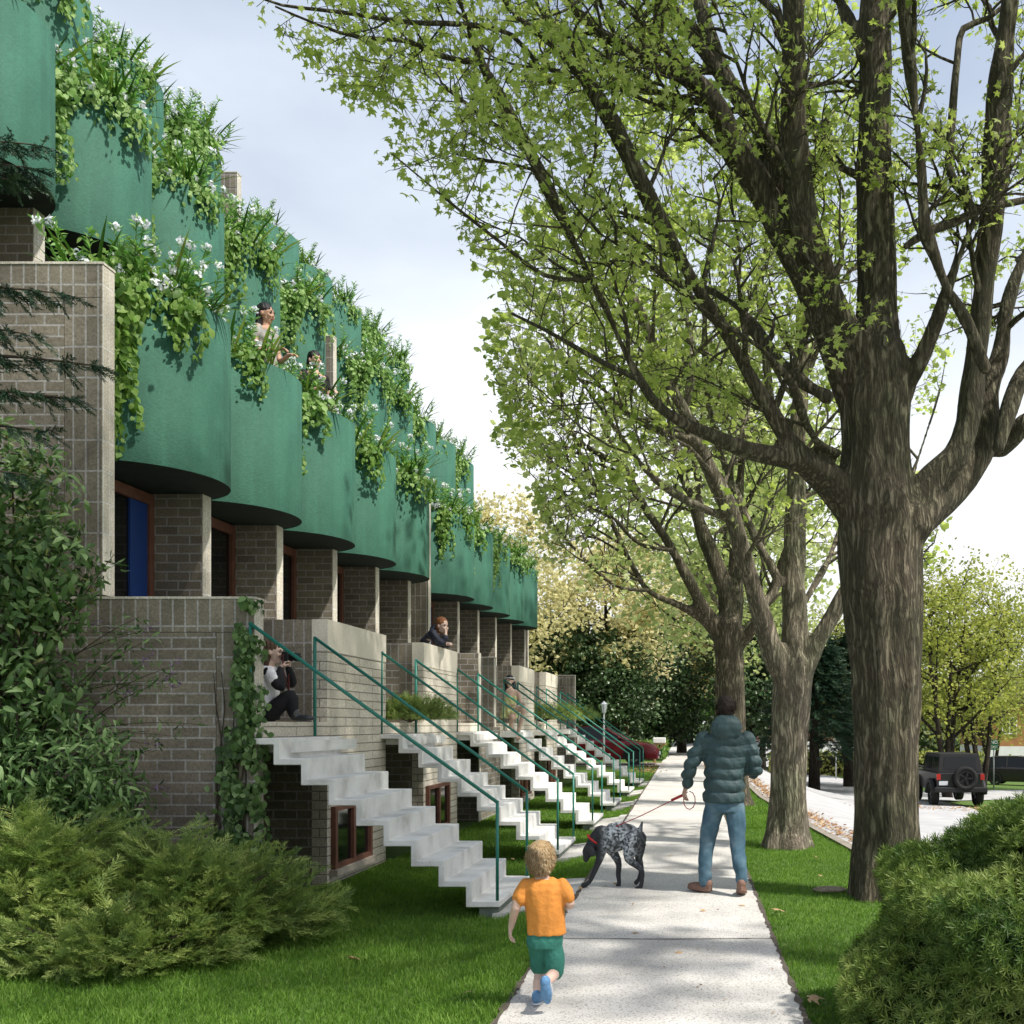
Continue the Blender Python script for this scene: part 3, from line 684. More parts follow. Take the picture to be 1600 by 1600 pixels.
# wispy twigs with seed heads beside it
ws = empty('butterfly_bush', (-5.1, 8.35, -.1), 'sparse bush with thin twigs and faded mauve flower spikes before the brick wall', 'bush')
tw = MB(); pos = []; nr_ = []; fl = []; r = random.Random(8)
for k in range(46):
    a = Vector((r.uniform(-.7, .1), r.uniform(-.15, .15), r.uniform(.8, 2.6))); l_ = r.uniform(.5, 1.15)
    d = Vector((r.uniform(.1, 1), r.uniform(-.2, .1), r.uniform(-.1, .9))).normalized(); pts = [a+d*l_*t/6+Vector((0, 0, -.15*(t/6)**2*l_)) for t in range(7)]
    tw.tube(pts, [.007*(1-.7*t/6) for t in range(7)], 4)
    for p in pts[2:]:
        for _ in range(5): pos.append(p+Vector([r.gauss(0, .03) for _ in range(3)])); nr_.append((r.gauss(0, 1), r.gauss(-.6, .6), r.gauss(0, 1)))
    if k % 3 == 0:
        for _ in range(14): fl.append(pts[-1]+d*r.uniform(0, .12)+Vector([r.gauss(0, .012) for _ in range(3)]))
tw.build('twigs', M['twig'], ws)
scatter('foliage', LL, LLF, arr(pos), frames(arr(nr_), spin=rng.random(len(pos))*6.28), rng.uniform(.04, .09, len(pos)), M['shrub'], ws)
M['mauve'] = leaf_mat('mauve', [(0.14, 0.09, 0.16), (0.24, 0.16, 0.26)], .2)
scatter('flower_spikes', LV, LF, arr(fl), frames(rand_dirs(len(fl))), rng.uniform(.018, .03, len(fl)), M['mauve'], ws)
# ivy column at the corner of the end wall
iv = empty('climbing_ivy', (-4.0, 8.85, -.1), 'dark ivy climbing the corner of the brick end wall beside the stairs', 'ivy')
pos = []; nr_ = []; r = random.Random(12)
for k in range(3300):
    z = r.random()**1.3*2.75; half = .04+.24*(1-z/2.75)**.9; x = r.gauss(.03-.10*(1-z/2.75), half*.45)
    if math.sin(z*9+x*14)*math.sin(z*5.3-x*9+1) < -.35: continue
    xx = -4.0+x
    if xx < -3.94: pos.append((x, .05-abs(r.gauss(0, .05))-.09*(1-z/2.8)*r.random(), z)); nr_.append((r.gauss(.1, .4), -1, r.gauss(.3, .4)))
    else: pos.append((min(x, .35)*.5+.05, r.uniform(-.05, .20), z)); nr_.append((1, r.gauss(-.5, .5), r.gauss(.3, .4)))
nr_ = arr(nr_); nr_ /= np.linalg.norm(nr_, axis=1, keepdims=True); upv = rng.normal(size=nr_.shape)*.5; upv[:, 2] -= 1
v = upv-nr_*(upv*nr_).sum(1, keepdims=True); v /= np.linalg.norm(v, axis=1, keepdims=True)
scatter('foliage', LV, LF, arr(pos), np.stack([np.cross(v, nr_), v, nr_], axis=2), rng.uniform(.035, .085, len(pos)), M['shrub'], iv)
st = MB()
for k in range(7):
    x = r.uniform(-.25, .1); st.tube([(x+.04*math.sin(t*1.3+k), .03, t*.3) for t in range(8)], [.012*(1-.1*t) for t in range(8)], 5)
st.build('stems', M['twig'], iv)
# ------------------------------------------------------------------ juniper sprays
def spray(n=12, l=1.0, sub_=5, w0=.011):
    """feathery twig along +y, side shoots with short needles"""
    vs = []; fs = []; rr = random.Random(n)
    def q(a, b, w, up_=0):
        a = Vector(a); b = Vector(b); d = (b-a).normalized(); s = Vector((-d.y, d.x, up_)).normalized()*w; o = len(vs)
        vs.extend([tuple(a-s), tuple(a+s), tuple(b)]); fs.append((o, o+1, o+2))
    q((0, 0, 0), (0, l, -.10*l), .014)
    for i in range(n):
        t = .10+.88*i/n; y = t*l; z = -.10*l*t*t; sl = .36*l*(1-t*.72)
        for s in (-1, 1):
            ez = z+rr.uniform(-.10, .12)*l*(1-.5*t); e = (s*sl*rr.uniform(.45, .72), y+sl*rr.uniform(.7, .95), ez); q((0, y, z), e, w0, rr.uniform(-1, 1))
            for k in range(sub_):
                j = .25+.7*k/sub_; p = (e[0]*j, y+(e[1]-y)*j, z+(ez-z)*j); s2 = 1 if k % 2 else -1
                q(p, (p[0]+s*.045+s2*.03, p[1]+.085, p[2]+rr.uniform(-.04, .06)), w0*.9, rr.uniform(-1, 1))
    return vs, fs
SP, SPF = spray(); SPw, SPwF = spray(9, 1.0, 3, .024)
SPs, SPsF = spray(7, 1.0, 3, .016)
def juniper(loc, rx, ry, h, n, smin, smax, label, seed, tmpl=(SP, SPF), grp=None, spread=1.0, mt='juniper', base=0.15):
    r_n = np.random.default_rng(seed); root = empty('juniper_bush', loc, label, 'juniper', grp)
    az = r_n.uniform(0, 2*np.pi, n); el = np.arcsin(r_n.random(n)**1.1)
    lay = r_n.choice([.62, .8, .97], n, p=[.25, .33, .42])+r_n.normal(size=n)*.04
    lump = 1+.16*np.sin(az*5+seed)+.10*np.sin(az*9+2*seed)
    pos = np.stack([np.cos(az)*np.cos(el)*rx*lay*lump, np.sin(az)*np.cos(el)*ry*lay*lump, base*h+np.sin(el)*h*(1-base)*lay*lump], 1)
    d = np.stack([np.cos(az)*1.0*spread, np.sin(az)*1.0*spread, .15+.75*np.sin(el)], 1)+r_n.normal(size=(n, 3))*.38
    d /= np.linalg.norm(d, axis=1, keepdims=True)
    z = np.tile([0., 0, 1.], (n, 1)); nn_ = z-d*(d*z).sum(1, keepdims=True)+r_n.normal(size=(n, 3))*.3; nn_ -= d*(d*nn_).sum(1, keepdims=True); nn_ /= np.maximum(np.linalg.norm(nn_, axis=1, keepdims=True), 1e-6)
    size = r_n.uniform(smin, smax, n); pos = pos-d*size[:, None]*.55
    pos[:, 2] = np.maximum(pos[:, 2], 0.03)
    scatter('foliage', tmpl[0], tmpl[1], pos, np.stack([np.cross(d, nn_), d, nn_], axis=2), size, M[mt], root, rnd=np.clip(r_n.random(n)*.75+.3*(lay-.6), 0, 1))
    mb = MB(); r = random.Random(seed)
    for k in range(22):
        a = r.uniform(0, 6.28); e = Vector((math.cos(a)*rx*.8, math.sin(a)*ry*.8, h*r.uniform(.3, .85)))
        mb.tube([(0, 0, 0), tuple(e*.5+Vector((0, 0, .1*h))), tuple(e)], [.02*rx*rx, .012*rx*rx, .004*rx], 5)
    mb.build('stems', M['twig'], root)
    return root
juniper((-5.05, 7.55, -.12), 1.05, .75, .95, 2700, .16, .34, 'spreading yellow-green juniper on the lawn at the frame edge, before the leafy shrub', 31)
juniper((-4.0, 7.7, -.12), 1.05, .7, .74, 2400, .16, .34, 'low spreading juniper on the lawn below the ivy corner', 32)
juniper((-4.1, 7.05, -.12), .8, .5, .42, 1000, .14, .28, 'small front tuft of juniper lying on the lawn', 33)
juniper((-3.95, 13.6, 1.58), .60, .40, .34, 2200, .08, .16, 'small juniper on the second landing below the empty terrace', 34, (SPs, SPsF), 'junipers on the stair landings', .45)
juniper((-3.95, 24.4, 1.62), 1.0, .6, .44, 1600, .10, .20, 'small juniper on the fifth landing, farther one', 35, (SPs, SPsF), 'junipers on the stair landings', .45)
juniper((-3.95, 27.9, 1.66), 1.0, .6, .44, 1400, .10, .20, 'small juniper on the sixth landing, the farthest one', 36, (SPs, SPsF), 'junipers on the stair landings', .45)
# dark fir branches reaching in at the frame edge (the tree stands outside)
fr = empty('fir_tree', (-6.6, 7.6, -.1), 'dark fir whose drooping branches reach in before the brick end wall', 'fir tree')
tr = MB(); tr.tube([(0, 0, 0), (0, 0, 3), (0, 0, 7.2)], [.16, .11, .04], 10); tr.build('trunk', M['twig'], fr)
bm_ = MB(); pos = []; dirs = []; sz = []; r = random.Random(17)
for (ex, ez, n) in ((1.78, 4.90, 11), (1.95, 4.42, 12), (1.80, 4.15, 10), (1.6, 3.9, 8), (1.55, 3.55, 6), (1.68, 5.95, 12), (1.50, 5.70, 10), (1.45, 4.65, 9), (1.62, 5.80, 9)):
    a = Vector((0, 0, ez-.15)); e = Vector((ex, .2*r.uniform(-1, 1), ez-.05)); pts = [a.lerp(e, t/8)+Vector((0, 0, .10*math.sin(t/8*3.1)-.0)) for t in range(9)]
    bm_.tube(pts, [.03*(1-.85*t/8) for t in range(9)], 5)
    for t in range(2, 9):
        for k in range(n):
            s_ = r.choice([-1, 1]); pos.append(pts[t]+Vector((r.uniform(-.06, .06), 0, 0))); dirs.append((r.uniform(.2, .9), s_*r.uniform(.1, .8), r.uniform(-.8, .05))); sz.append(r.uniform(.14, .34)*(1.2-.5*t/8))
bm_.build('branches', M['twig'], fr)
d = arr(dirs); d /= np.linalg.norm(d, axis=1, keepdims=True)
scatter('foliage', SPw, SPwF, arr(pos), np.stack([*(lambda s: (s, d, np.cross(s, d)))((lambda q: q/np.linalg.norm(q, axis=1, keepdims=True))(np.cross(d, rng.normal(size=d.shape)*.5+np.array([0, 0, 1.]))))], axis=2), arr(sz), M['fir'], fr)
# ------------------------------------------------------------------ yew bush in the foreground
def rosette(n=13, seed=2):
    r = random.Random(seed); vs = []; fs = []
    for k in range(n):
        az = k*2.4; el = R(12+62*(k/n)); d = Vector((math.cos(az)*math.cos(el), math.sin(az)*math.cos(el), math.sin(el)))
        s = d.cross(Vector((0, 0, 1))).normalized()*.048; l_ = r.uniform(.75, 1.1); o = len(vs)
        b = Vector((0, 0, .25*(k/n)))
        vs += [tuple(b-s*.5), tuple(b+s*.5), tuple(b+d*l_*.55+s-Vector((0, 0, 0))), tuple(b+d*l_-Vector((0, 0, .10))), tuple(b+d*l_*.55-s)]
        fs.append((o, o+1, o+2, o+3, o+4))
    return vs, fs
RV, RF_ = rosette()
def yew(loc, rx, ry, h, n, label, seed):
    r_n = np.random.default_rng(seed); root = empty('yew_bush', loc, label, 'bush')
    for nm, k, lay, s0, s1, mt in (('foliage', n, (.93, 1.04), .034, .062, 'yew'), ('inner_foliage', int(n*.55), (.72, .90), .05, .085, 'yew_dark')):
        d = r_n.normal(size=(k, 3)); d[:, 2] = np.abs(d[:, 2]); d /= np.linalg.norm(d, axis=1, keepdims=True)
        sp = np.sign(d)*np.abs(d)**.82
        lump = 1+.055*np.sin(d[:, 0]*9+1)*np.sin(d[:, 1]*8)+.05*np.sin(d[:, 2]*11+d[:, 0]*7)
        q = r_n.uniform(*lay, k)
        pos = sp*np.array([rx, ry, h])*(lump*q)[:, None]
        nr2 = d/np.array([rx, ry, h])+r_n.normal(size=(k, 3))*.22+np.array([0, 0, .15])
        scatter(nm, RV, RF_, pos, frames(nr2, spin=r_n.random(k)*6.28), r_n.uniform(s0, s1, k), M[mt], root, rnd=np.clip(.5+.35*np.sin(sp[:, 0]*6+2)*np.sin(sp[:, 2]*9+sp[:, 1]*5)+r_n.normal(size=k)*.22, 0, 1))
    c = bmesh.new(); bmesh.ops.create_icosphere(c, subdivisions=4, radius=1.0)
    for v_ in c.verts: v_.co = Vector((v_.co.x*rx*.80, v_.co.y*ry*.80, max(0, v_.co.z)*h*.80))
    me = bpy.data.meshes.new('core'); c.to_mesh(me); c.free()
    link('inner_core', me, nmat('yew_core', [(0.006, 0.010, 0.004), (0.02, 0.025, 0.01)], 30, 5, .95, .8, 40), root)  # solid near-black core that blocks the view through the needles
    mb = MB(); r = random.Random(seed)
    for k in range(16):
        a = r.uniform(0, 6.28); mb.tube([(0, 0, -.02), (math.cos(a)*rx*.4, math.sin(a)*ry*.4, h*.5), (math.cos(a)*rx*.86, math.sin(a)*ry*.86, h*.62)], [.03, .02, .008], 5)
    mb.build('stems', M['twig'], root)
yew((2.10, 5.2, -.03), 1.31, 1.05, 1.14, 17500, 'large clipped yew bush with green-yellow needles beside the sidewalk, in the foreground', 41)
# ------------------------------------------------------------------ lawn grass
def blade_field(name, n, region, hmin, hmax, seed, wd=.0045):
    r_n = np.random.default_rng(seed); x0, x1, y0, y1 = region
    Y = y0+(y1-y0)*r_n.random(n)**1.35; X = r_n.uniform(x0, x1, n)
    keep = ~((X > wl(Y)-.005) & (X < wr(Y)+.012)) & (X < curbX(Y)-.03) & (X > np.where(Y > 8.9, -3.9, -9))
    for y0_ in SY: keep &= ~((X > -1.9) & (X < -.9) & (Y > y0_-.02) & (Y < y0_+1.52))
    X, Y = X[keep], Y[keep]; Z = G(X, Y)-.022; n = len(X)
    az = r_n.uniform(0, 6.28, n); el = r_n.uniform(.75, 1.5, n)
    d = np.stack([np.cos(az)*np.cos(el), np.sin(az)*np.cos(el), np.sin(el)], 1)
    cl = .45+.30*np.sin(X*2.3+1+1.3*np.sin(Y*1.7))*np.sin(Y*1.9+np.sin(X*2.6))+.30*np.sin(X*7+2*np.sin(Y*3))*np.sin(Y*6+2*np.sin(X*4))+.15*np.sin(X*23)*np.sin(Y*19)
    s_ = np.cross(d, r_n.normal(size=(n, 3))); s_ /= np.linalg.norm(s_, axis=1, keepdims=True)
    tv = [(-wd/.04*.5, 0, 0), (wd/.04*.5, 0, 0), (wd/.04*.35, .55, .03), (0, 1, .22)]
    return scatter(name, tv, [(0, 1, 2), (0, 2, 3)], np.stack([X, Y, Z], 1), np.stack([s_, d, np.cross(s_, d)], axis=2), (r_n.uniform(hmin, hmax, n)*(.85+.3*np.clip(cl, 0, 1))), M['grass'], None, rnd=np.clip(r_n.random(n)*.6+.4*np.clip(cl, 0, 1), 0, 1))
M['grass'] = leaf_mat('grass_blade', [(0.060, 0.140, 0.016), (0.130, 0.255, 0.032), (0.27, 0.41, 0.085)], .4, .6)
gr = blade_field('grass', 210000, (-6.5, -.98, 4.3, 12.5), .030, .062, 51, .0042); tag(gr, 'mown green lawn grass between the houses and the sidewalk', 'grass', kind='stuff')
gr = blade_field('grass', 90000, (.4, 2.3, 4.3, 15.5), .022, .048, 52); tag(gr, 'mown green grass strip between sidewalk and road', 'grass', kind='stuff')
gr = blade_field('grass', 70000, (-3.9, -1.1, 12.5, 34), .035, .06, 53, .008); tag(gr, 'lawn grass under the farther stairs', 'grass', kind='stuff')
gr = blade_field('grass', 40000, (.05, 1.7, 15.4, 34), .03, .055, 54, .009); tag(gr, 'grass strip along the farther kerb', 'grass', kind='stuff')
# ================================================================== street trees
def bark_mat(name, c1, c2, c3, vs=1.0, bump=1.0):
    m, t, b = base_mat(name, 0.92); nn, ll = t.nodes.new, t.links.new
    tc = nn('ShaderNodeTexCoord'); mp = nn('ShaderNodeMapping'); mp.inputs['Scale'].default_value = (15*vs, 15*vs, 1.9*vs); ll(tc.outputs['Object'], mp.inputs[0])
    wn = nn('ShaderNodeTexNoise'); wn.inputs['Scale'].default_value = 2.2; wn.inputs['Detail'].default_value = 5; ll(tc.outputs['Object'], wn.inputs['Vector'])
    av = nn('ShaderNodeVectorMath'); av.operation = 'MULTIPLY_ADD'; av.inputs[1].default_value = (2.2, 2.2, .5); ll(wn.outputs['Color'], av.inputs[0]); ll(mp.outputs[0], av.inputs[2])
    n = nn('ShaderNodeTexNoise'); n.inputs['Scale'].default_value = 1.35; n.inputs['Detail'].default_value = 3; n.inputs['Roughness'].default_value = .55; ll(av.outputs[0], n.inputs['Vector'])
    d1 = nn('ShaderNodeMath'); d1.operation = 'SUBTRACT'; d1.inputs[1].default_value = .5; ll(n.outputs['Fac'], d1.inputs[0])
    d2 = nn('ShaderNodeMath'); d2.operation = 'ABSOLUTE'; ll(d1.outputs[0], d2.inputs[0])
    mr = nn('ShaderNodeMapRange'); mr.inputs['From Max'].default_value = .21; mr.inputs['To Max'].default_value = .55; mr.interpolation_type = 'SMOOTHSTEP'; ll(d2.outputs[0], mr.inputs['Value'])
    nf = nn('ShaderNodeTexNoise'); nf.inputs['Scale'].default_value = 5; nf.inputs['Detail'].default_value = 8; nf.inputs['Roughness'].default_value = .7; ll(av.outputs[0], nf.inputs['Vector'])
    mu = nn('ShaderNodeMath'); mu.operation = 'MULTIPLY_ADD'; mu.inputs[1].default_value = .75; ll(nf.outputs['Fac'], mu.inputs[0]); ll(mr.outputs[0], mu.inputs[2])
    r = nn('ShaderNodeValToRGB'); cr = r.color_ramp; cr.elements[0].position = .30; cr.elements[0].color = (*c1, 1); cr.elements[1].position = 1.0; cr.elements[1].color = (*c3, 1)
    e = cr.elements.new(.66); e.color = (*c2, 1); ll(mu.outputs[0], r.inputs[0])
    big = nn('ShaderNodeTexNoise'); big.inputs['Scale'].default_value = 1.7; big.inputs['Detail'].default_value = 6; ll(tc.outputs['Object'], big.inputs['Vector'])
    rb = nn('ShaderNodeValToRGB'); rb.color_ramp.elements[0].position = .35; rb.color_ramp.elements[0].color = (.75, .80, .62, 1); rb.color_ramp.elements[1].position = .65; rb.color_ramp.elements[1].color = (1.1, 1.0, .92, 1); ll(big.outputs['Fac'], rb.inputs[0])
    mx = nn('ShaderNodeMix'); mx.data_type = 'RGBA'; mx.blend_type = 'MULTIPLY'; mx.inputs['Factor'].default_value = 1; ll(r.outputs[0], mx.inputs['A']); ll(rb.outputs[0], mx.inputs['B'])
    ll(mx.outputs['Result'], b.inputs['Base Color'])
    bp = nn('ShaderNodeBump'); bp.inputs['Strength'].default_value = bump; bp.inputs['Distance'].default_value = .03; ll(mu.outputs[0], bp.inputs['Height']); ll(bp.outputs[0], b.inputs['Normal'])
    return m
M['bark'] = bark_mat('bark', (0.034, 0.030, 0.021), (0.115, 0.104, 0.076), (0.25, 0.23, 0.18))
M['bark_grey'] = bark_mat('bark_grey', (0.075, 0.066, 0.054), (0.25, 0.23, 0.19), (0.44, 0.41, 0.35))
M['bark_dark'] = bark_mat('bark_dark', (0.015, 0.012, 0.010), (0.045, 0.036, 0.030), (0.09, 0.075, 0.06))
M['maple'] = leaf_mat('maple_leaf', [(0.20, 0.28, 0.06), (0.37, 0.46, 0.12), (0.56, 0.62, 0.24)], .55, .5)
M['maple_far'] = leaf_mat('maple_leaf_far', [(0.22, 0.29, 0.10), (0.38, 0.45, 0.17), (0.56, 0.60, 0.30)], .55, .5)
M['yellow'] = leaf_mat('yellow_leaf', [(0.38, 0.37, 0.17), (0.58, 0.54, 0.28), (0.74, 0.68, 0.42)], .5, .6)
M['yellowgreen'] = leaf_mat('yellow_green_leaf', [(0.16, 0.19, 0.05), (0.32, 0.36, 0.08), (0.46, 0.46, 0.14)], .5, .6)
M['magnolia'] = leaf_mat('evergreen_leaf', [(0.022, 0.048, 0.020), (0.062, 0.115, 0.042), (0.18, 0.23, 0.13)], .12, .35)
M['midgreen'] = leaf_mat('mid_green_leaf', [(0.04, 0.10, 0.025), (0.09, 0.19, 0.035), (0.20, 0.32, 0.06)], .4, .5)
MPV, MPF = maple_leaf(); MLV, MLF = maple_lo()
def spline(pts, step):
    """pts: list of (Vector, r) -> evenly sampled Catmull-Rom"""
    P_ = [p for p, _ in pts]; Rr = [r for _, r in pts]; out = []
    for i in range(len(P_)-1):
        p0 = P_[max(0, i-1)]; p1 = P_[i]; p2 = P_[i+1]; p3 = P_[min(len(P_)-1, i+2)]; n = max(1, int((p2-p1).length/step))
        for k in range(n):
            t = k/n; q = 0.5*((2*p1)+(p2-p0)*t+(2*p0-5*p1+4*p2-p3)*t*t+(3*p1-p0-3*p2+p3)*t**3); out.append((q, Rr[i]*(1-t)+Rr[i+1]*t))
    out.append((P_[-1], Rr[-1])); return out
def remesh_obj(name, mb, voxel, smooth_it, mt, parent=None, disp=None):
    me = me_from(name+'_src', mb.v, mb.f); o = bpy.data.objects.new(name+'_tmp', me); COL.objects.link(o)
    rm = o.modifiers.new('r', 'REMESH'); rm.mode = 'VOXEL'; rm.voxel_size = voxel; rm.use_smooth_shade = True
    if smooth_it:
        sm = o.modifiers.new('s', 'SMOOTH'); sm.factor = .5; sm.iterations = smooth_it
    dg = bpy.context.evaluated_depsgraph_get(); dg.update(); ev = o.evaluated_get(dg)
    m2 = bpy.data.meshes.new_from_object(ev); bpy.data.objects.remove(o); bpy.data.meshes.remove(me); m2.name = name
    if disp:
        n = len(m2.vertices); co = np.empty(n*3, np.float32); no = np.empty(n*3, np.float32)
        m2.vertices.foreach_get('co', co); m2.vertices.foreach_get('normal', no); co = co.reshape(-1, 3); no = no.reshape(-1, 3)
        co += no*disp(co)[:, None]; m2.vertices.foreach_set('co', co.ravel())
    m2.polygons.foreach_set('use_smooth', [True]*len(m2.polygons)); m2.update()
    m2.materials.clear()
    return link(name, m2, mt, parent)
def sphere(mb, c, r, seg=10, sc=(1, 1, 1)):
    c = Vector(c); vs = [c+Vector((0, 0, r*sc[2]))]; fs = []; n = seg; h = seg//2
    for j in range(1, h):
        a = math.pi*j/h
        for k in range(n): b_ = 2*math.pi*k/n; vs.append(c+Vector((r*sc[0]*math.sin(a)*math.cos(b_), r*sc[1]*math.sin(a)*math.sin(b_), r*sc[2]*math.cos(a))))
    vs.append(c-Vector((0, 0, r*sc[2]))); last = len(vs)-1
    for k in range(n): fs.append((0, 1+k, 1+(k+1) % n))
    for j in range(h-2):
        for k in range(n): a = 1+j*n+k; b_ = 1+j*n+(k+1) % n; fs.append((a, a+n, b_+n, b_))
    o = 1+(h-2)*n
    for k in range(n): fs.append((o+k, last, o+(k+1) % n))
    mb.add(vs, fs)
def inpoly(x, y, poly):
    c = False; j = len(poly)-1
    for i in range(len(poly)):
        xi, yi = poly[i]; xj, yj = poly[j]
        if (yi > y) != (yj > y) and x < (xj-xi)*(y-yi)/(yj-yi)+xi: c = not c
        j = i
    return c
def traced_tree(name, base, limbs, label, cat, seed, leafn, lsize, mt_leaf, bark, keep, voxel=.03, dens=1.0, smin=.25, tmpl=None, leafrad=1.0, zmax=None, sub_len=1.0, disp=None, grp=None, extra_twig=0):
    """limbs: (Y0, Y1, [(px,py,width_px)...], sub) ; the outline is measured on the limb and given its own depth"""
    r = random.Random(seed); r_n = np.random.default_rng(seed)
    root = empty(name, base, label, cat, grp); B = Vector(base); core = MB(); thin = MB(); L3 = []
    for Ya, Yb, pp, sub in limbs:
        n = len(pp); pts = []
        for i, (x, y, w_) in enumerate(pp):
            Y = Ya+(Yb-Ya)*(i/(n-1))**1.2; pts.append((P(x, y, Y)-B, w_*Y/F/2))
        sp = spline(pts, .12); L3.append((sp, sub))
        tgt = core if pts[0][1] > .035 else thin
        tgt.tube([p for p, _ in sp], [q for _, q in sp], 14 if tgt is core else 8)
        if tgt is core: sphere(core, sp[0][0], sp[0][1]*1.02); sphere(core, sp[-1][0], sp[-1][1])
    remesh_obj('trunk', core, voxel, 3, bark, root, disp)
    tips = []
    def ok(p):
        w_ = p+B
        if w_.y < 1: return False
        x = CX+w_.x*F/w_.y; y = CY-(w_.z-EYE)*F/w_.y
        return keep(x, y)
    def child(p, d, l, rad, lev):
        pts = [p]; q = p.copy(); dd = d.copy(); n = 6
        for i in range(n):
            dd = (dd+Vector((r.gauss(0, .16), r.gauss(0, .16), r.gauss(.03, .12)))).normalized(); q = q+dd*l/n
            if i > 0 and not ok(q): break
            pts.append(q.copy())
        if len(pts) < 3: return
        thin.tube(pts, [max(.0022, rad*(1-.8*i/(len(pts)-1))) for i in range(len(pts))], 5 if lev < 2 else 3, cap=False)
        if lev >= 2 or l < .45:
            for i in range(2, len(pts)): tips.append((pts[i], (pts[i]-pts[i-1]).normalized()))
            return
        k = 4+int(l*2.6*dens)
        for j in range(k):
            t = .22+.78*(j+r.random())/k; i = min(len(pts)-2, int(t*(len(pts)-1))); b_ = pts[i].lerp(pts[i+1], t*(len(pts)-1)-i if t*(len(pts)-1)-i < 1 else 1)
            ax = (pts[i+1]-pts[i]).normalized(); o = ax.cross(Vector((r.gauss(0, 1), r.gauss(0, 1), r.gauss(0, 1)))).normalized()
            nd = (ax*.75+o*.9+Vector((0, 0, .1))).normalized(); child(b_, nd, l*r.uniform(.32, .55)*(1.1-.3*t), rad*.45, lev+1)
        tips.append((pts[-1], dd))
    for sp, sub in L3:
        n = len(sp)
        if sub <= 0: continue
        tot = sum((sp[i+1][0]-sp[i][0]).length for i in range(n-1)); k = int(tot*2.1*dens*sub)
        for j in range(k):
            t = smin+(1-smin)*(j+r.random())/max(1, k); i = min(n-2, int(t*(n-1))); p, rad = sp[i]
            ax = (sp[i+1][0]-sp[i][0]).normalized(); o = ax.cross(Vector((r.gauss(0, 1), r.gauss(0, 1.0), r.gauss(0, 1)))).normalized()
            nd = (ax*.7+o+Vector((0, 0, .12))).normalized(); child(p, nd, r.uniform(.8, 1.9)*sub_len*(1.15-.35*t), min(rad*.45, .035), 0)
        child(sp[-1][0], (sp[-1][0]-sp[-2][0]).normalized(), 1.2*sub_len, sp[-1][1], 0)
    thin.build('branches', bark, root, smooth=True)
    # leaves
    if not tips: return root
    idx = r_n.integers(0, len(tips), leafn); tp = np.array([tuple(t[0]) for t in tips])[idx]; td = np.array([tuple(t[1]) for t in tips])[idx]
    cl_n = r_n.random(len(tips))[idx]; ki = cl_n > .40
    tp, td, idx = tp[ki], td[ki], idx[ki]; n = len(tp)
    pos = tp+r_n.normal(size=(n, 3))*.055*leafrad
    nr = r_n.normal(size=(n, 3))*.7+np.array([0, -.1, .75]); nr /= np.linalg.norm(nr, axis=1, keepdims=True)
    upv = td+r_n.normal(size=(n, 3))*.8+np.array([0, 0, -.3]); v = upv-nr*(upv*nr).sum(1, keepdims=True); v /= np.maximum(np.linalg.norm(v, axis=1, keepdims=True), 1e-6)
    tv, tf = tmpl or (MPV, MPF)
    tone = r_n.random(len(tips))
    scatter('foliage', tv, tf, pos, np.stack([np.cross(v, nr), v, nr], axis=2), r_n.uniform(lsize*.4, lsize*1.35, n), mt_leaf, root, rnd=np.clip(.6*tone[idx]+.4*r_n.random(n), 0, 1))
    print(name, 'tips', len(tips), 'leaves', n, 'thin', len(thin.f))
    return root
CROWN = [(380, -700), (395, 5), (440, 70), (500, 135), (560, 160), (610, 165), (645, 200), (600, 225), (600, 275), (640, 340), (700, 352), (755, 430), (790, 450), (765, 520), (768, 590), (790, 640), (772, 690), (795, 720), (835, 750), (840, 800), (850, 860), (900, 930), (960, 990), (1050, 1030), (1180, 1060), (1330, 1040), (1440, 900), (1640, 900), (1900, -700)]
HOLE = [(1500, 530), (1680, 505), (1680, 700), (1585, 712), (1535, 790), (1590, 830), (1640, 830), (1640, 1080), (1440, 1040), (1452, 905), (1475, 800), (1425, 730), (1460, 640)]
HOLE2 = [(1440, 30), (1500, 20), (1545, 60), (1540, 190), (1470, 180)]
SKYW = [(380, -700), (395, 5), (440, 70), (500, 135), (640, 200), (860, 130), (1010, -20), (1020, -700)]
def keep1(x, y): return inpoly(x, y, CROWN) and y > -140 and x < 1760 and not inpoly(x, y, HOLE) and not (inpoly(x, y, HOLE2) and random.random() < .8) and (y < 560 or x > 1010 or y < 300+(x-600)*.75)
def keep2(x, y): return inpoly(x, y, CROWN) and y > -60 and x < 1480 and not inpoly(x, y, HOLE)
def keep3(x, y): return inpoly(x, y, CROWN) and y > 60 and x < 1500 and not inpoly(x, y, HOLE)
def lump1(co):
    z = co[:, 2]; rr = np.hypot(co[:, 0], co[:, 1]); a = np.arctan2(co[:, 1], co[:, 0]); k = np.clip(rr/.3, 0, 1)
    return k*(.012*np.sin(a*7+z*1.3)+.010*np.sin(a*13-z*2.1)+.012*np.sin(z*6+a*2)*np.sin(z*3.1))+.05*np.exp(-z*3.8)*(1+.65*np.sin(a*5+1))*(z < 1.5)
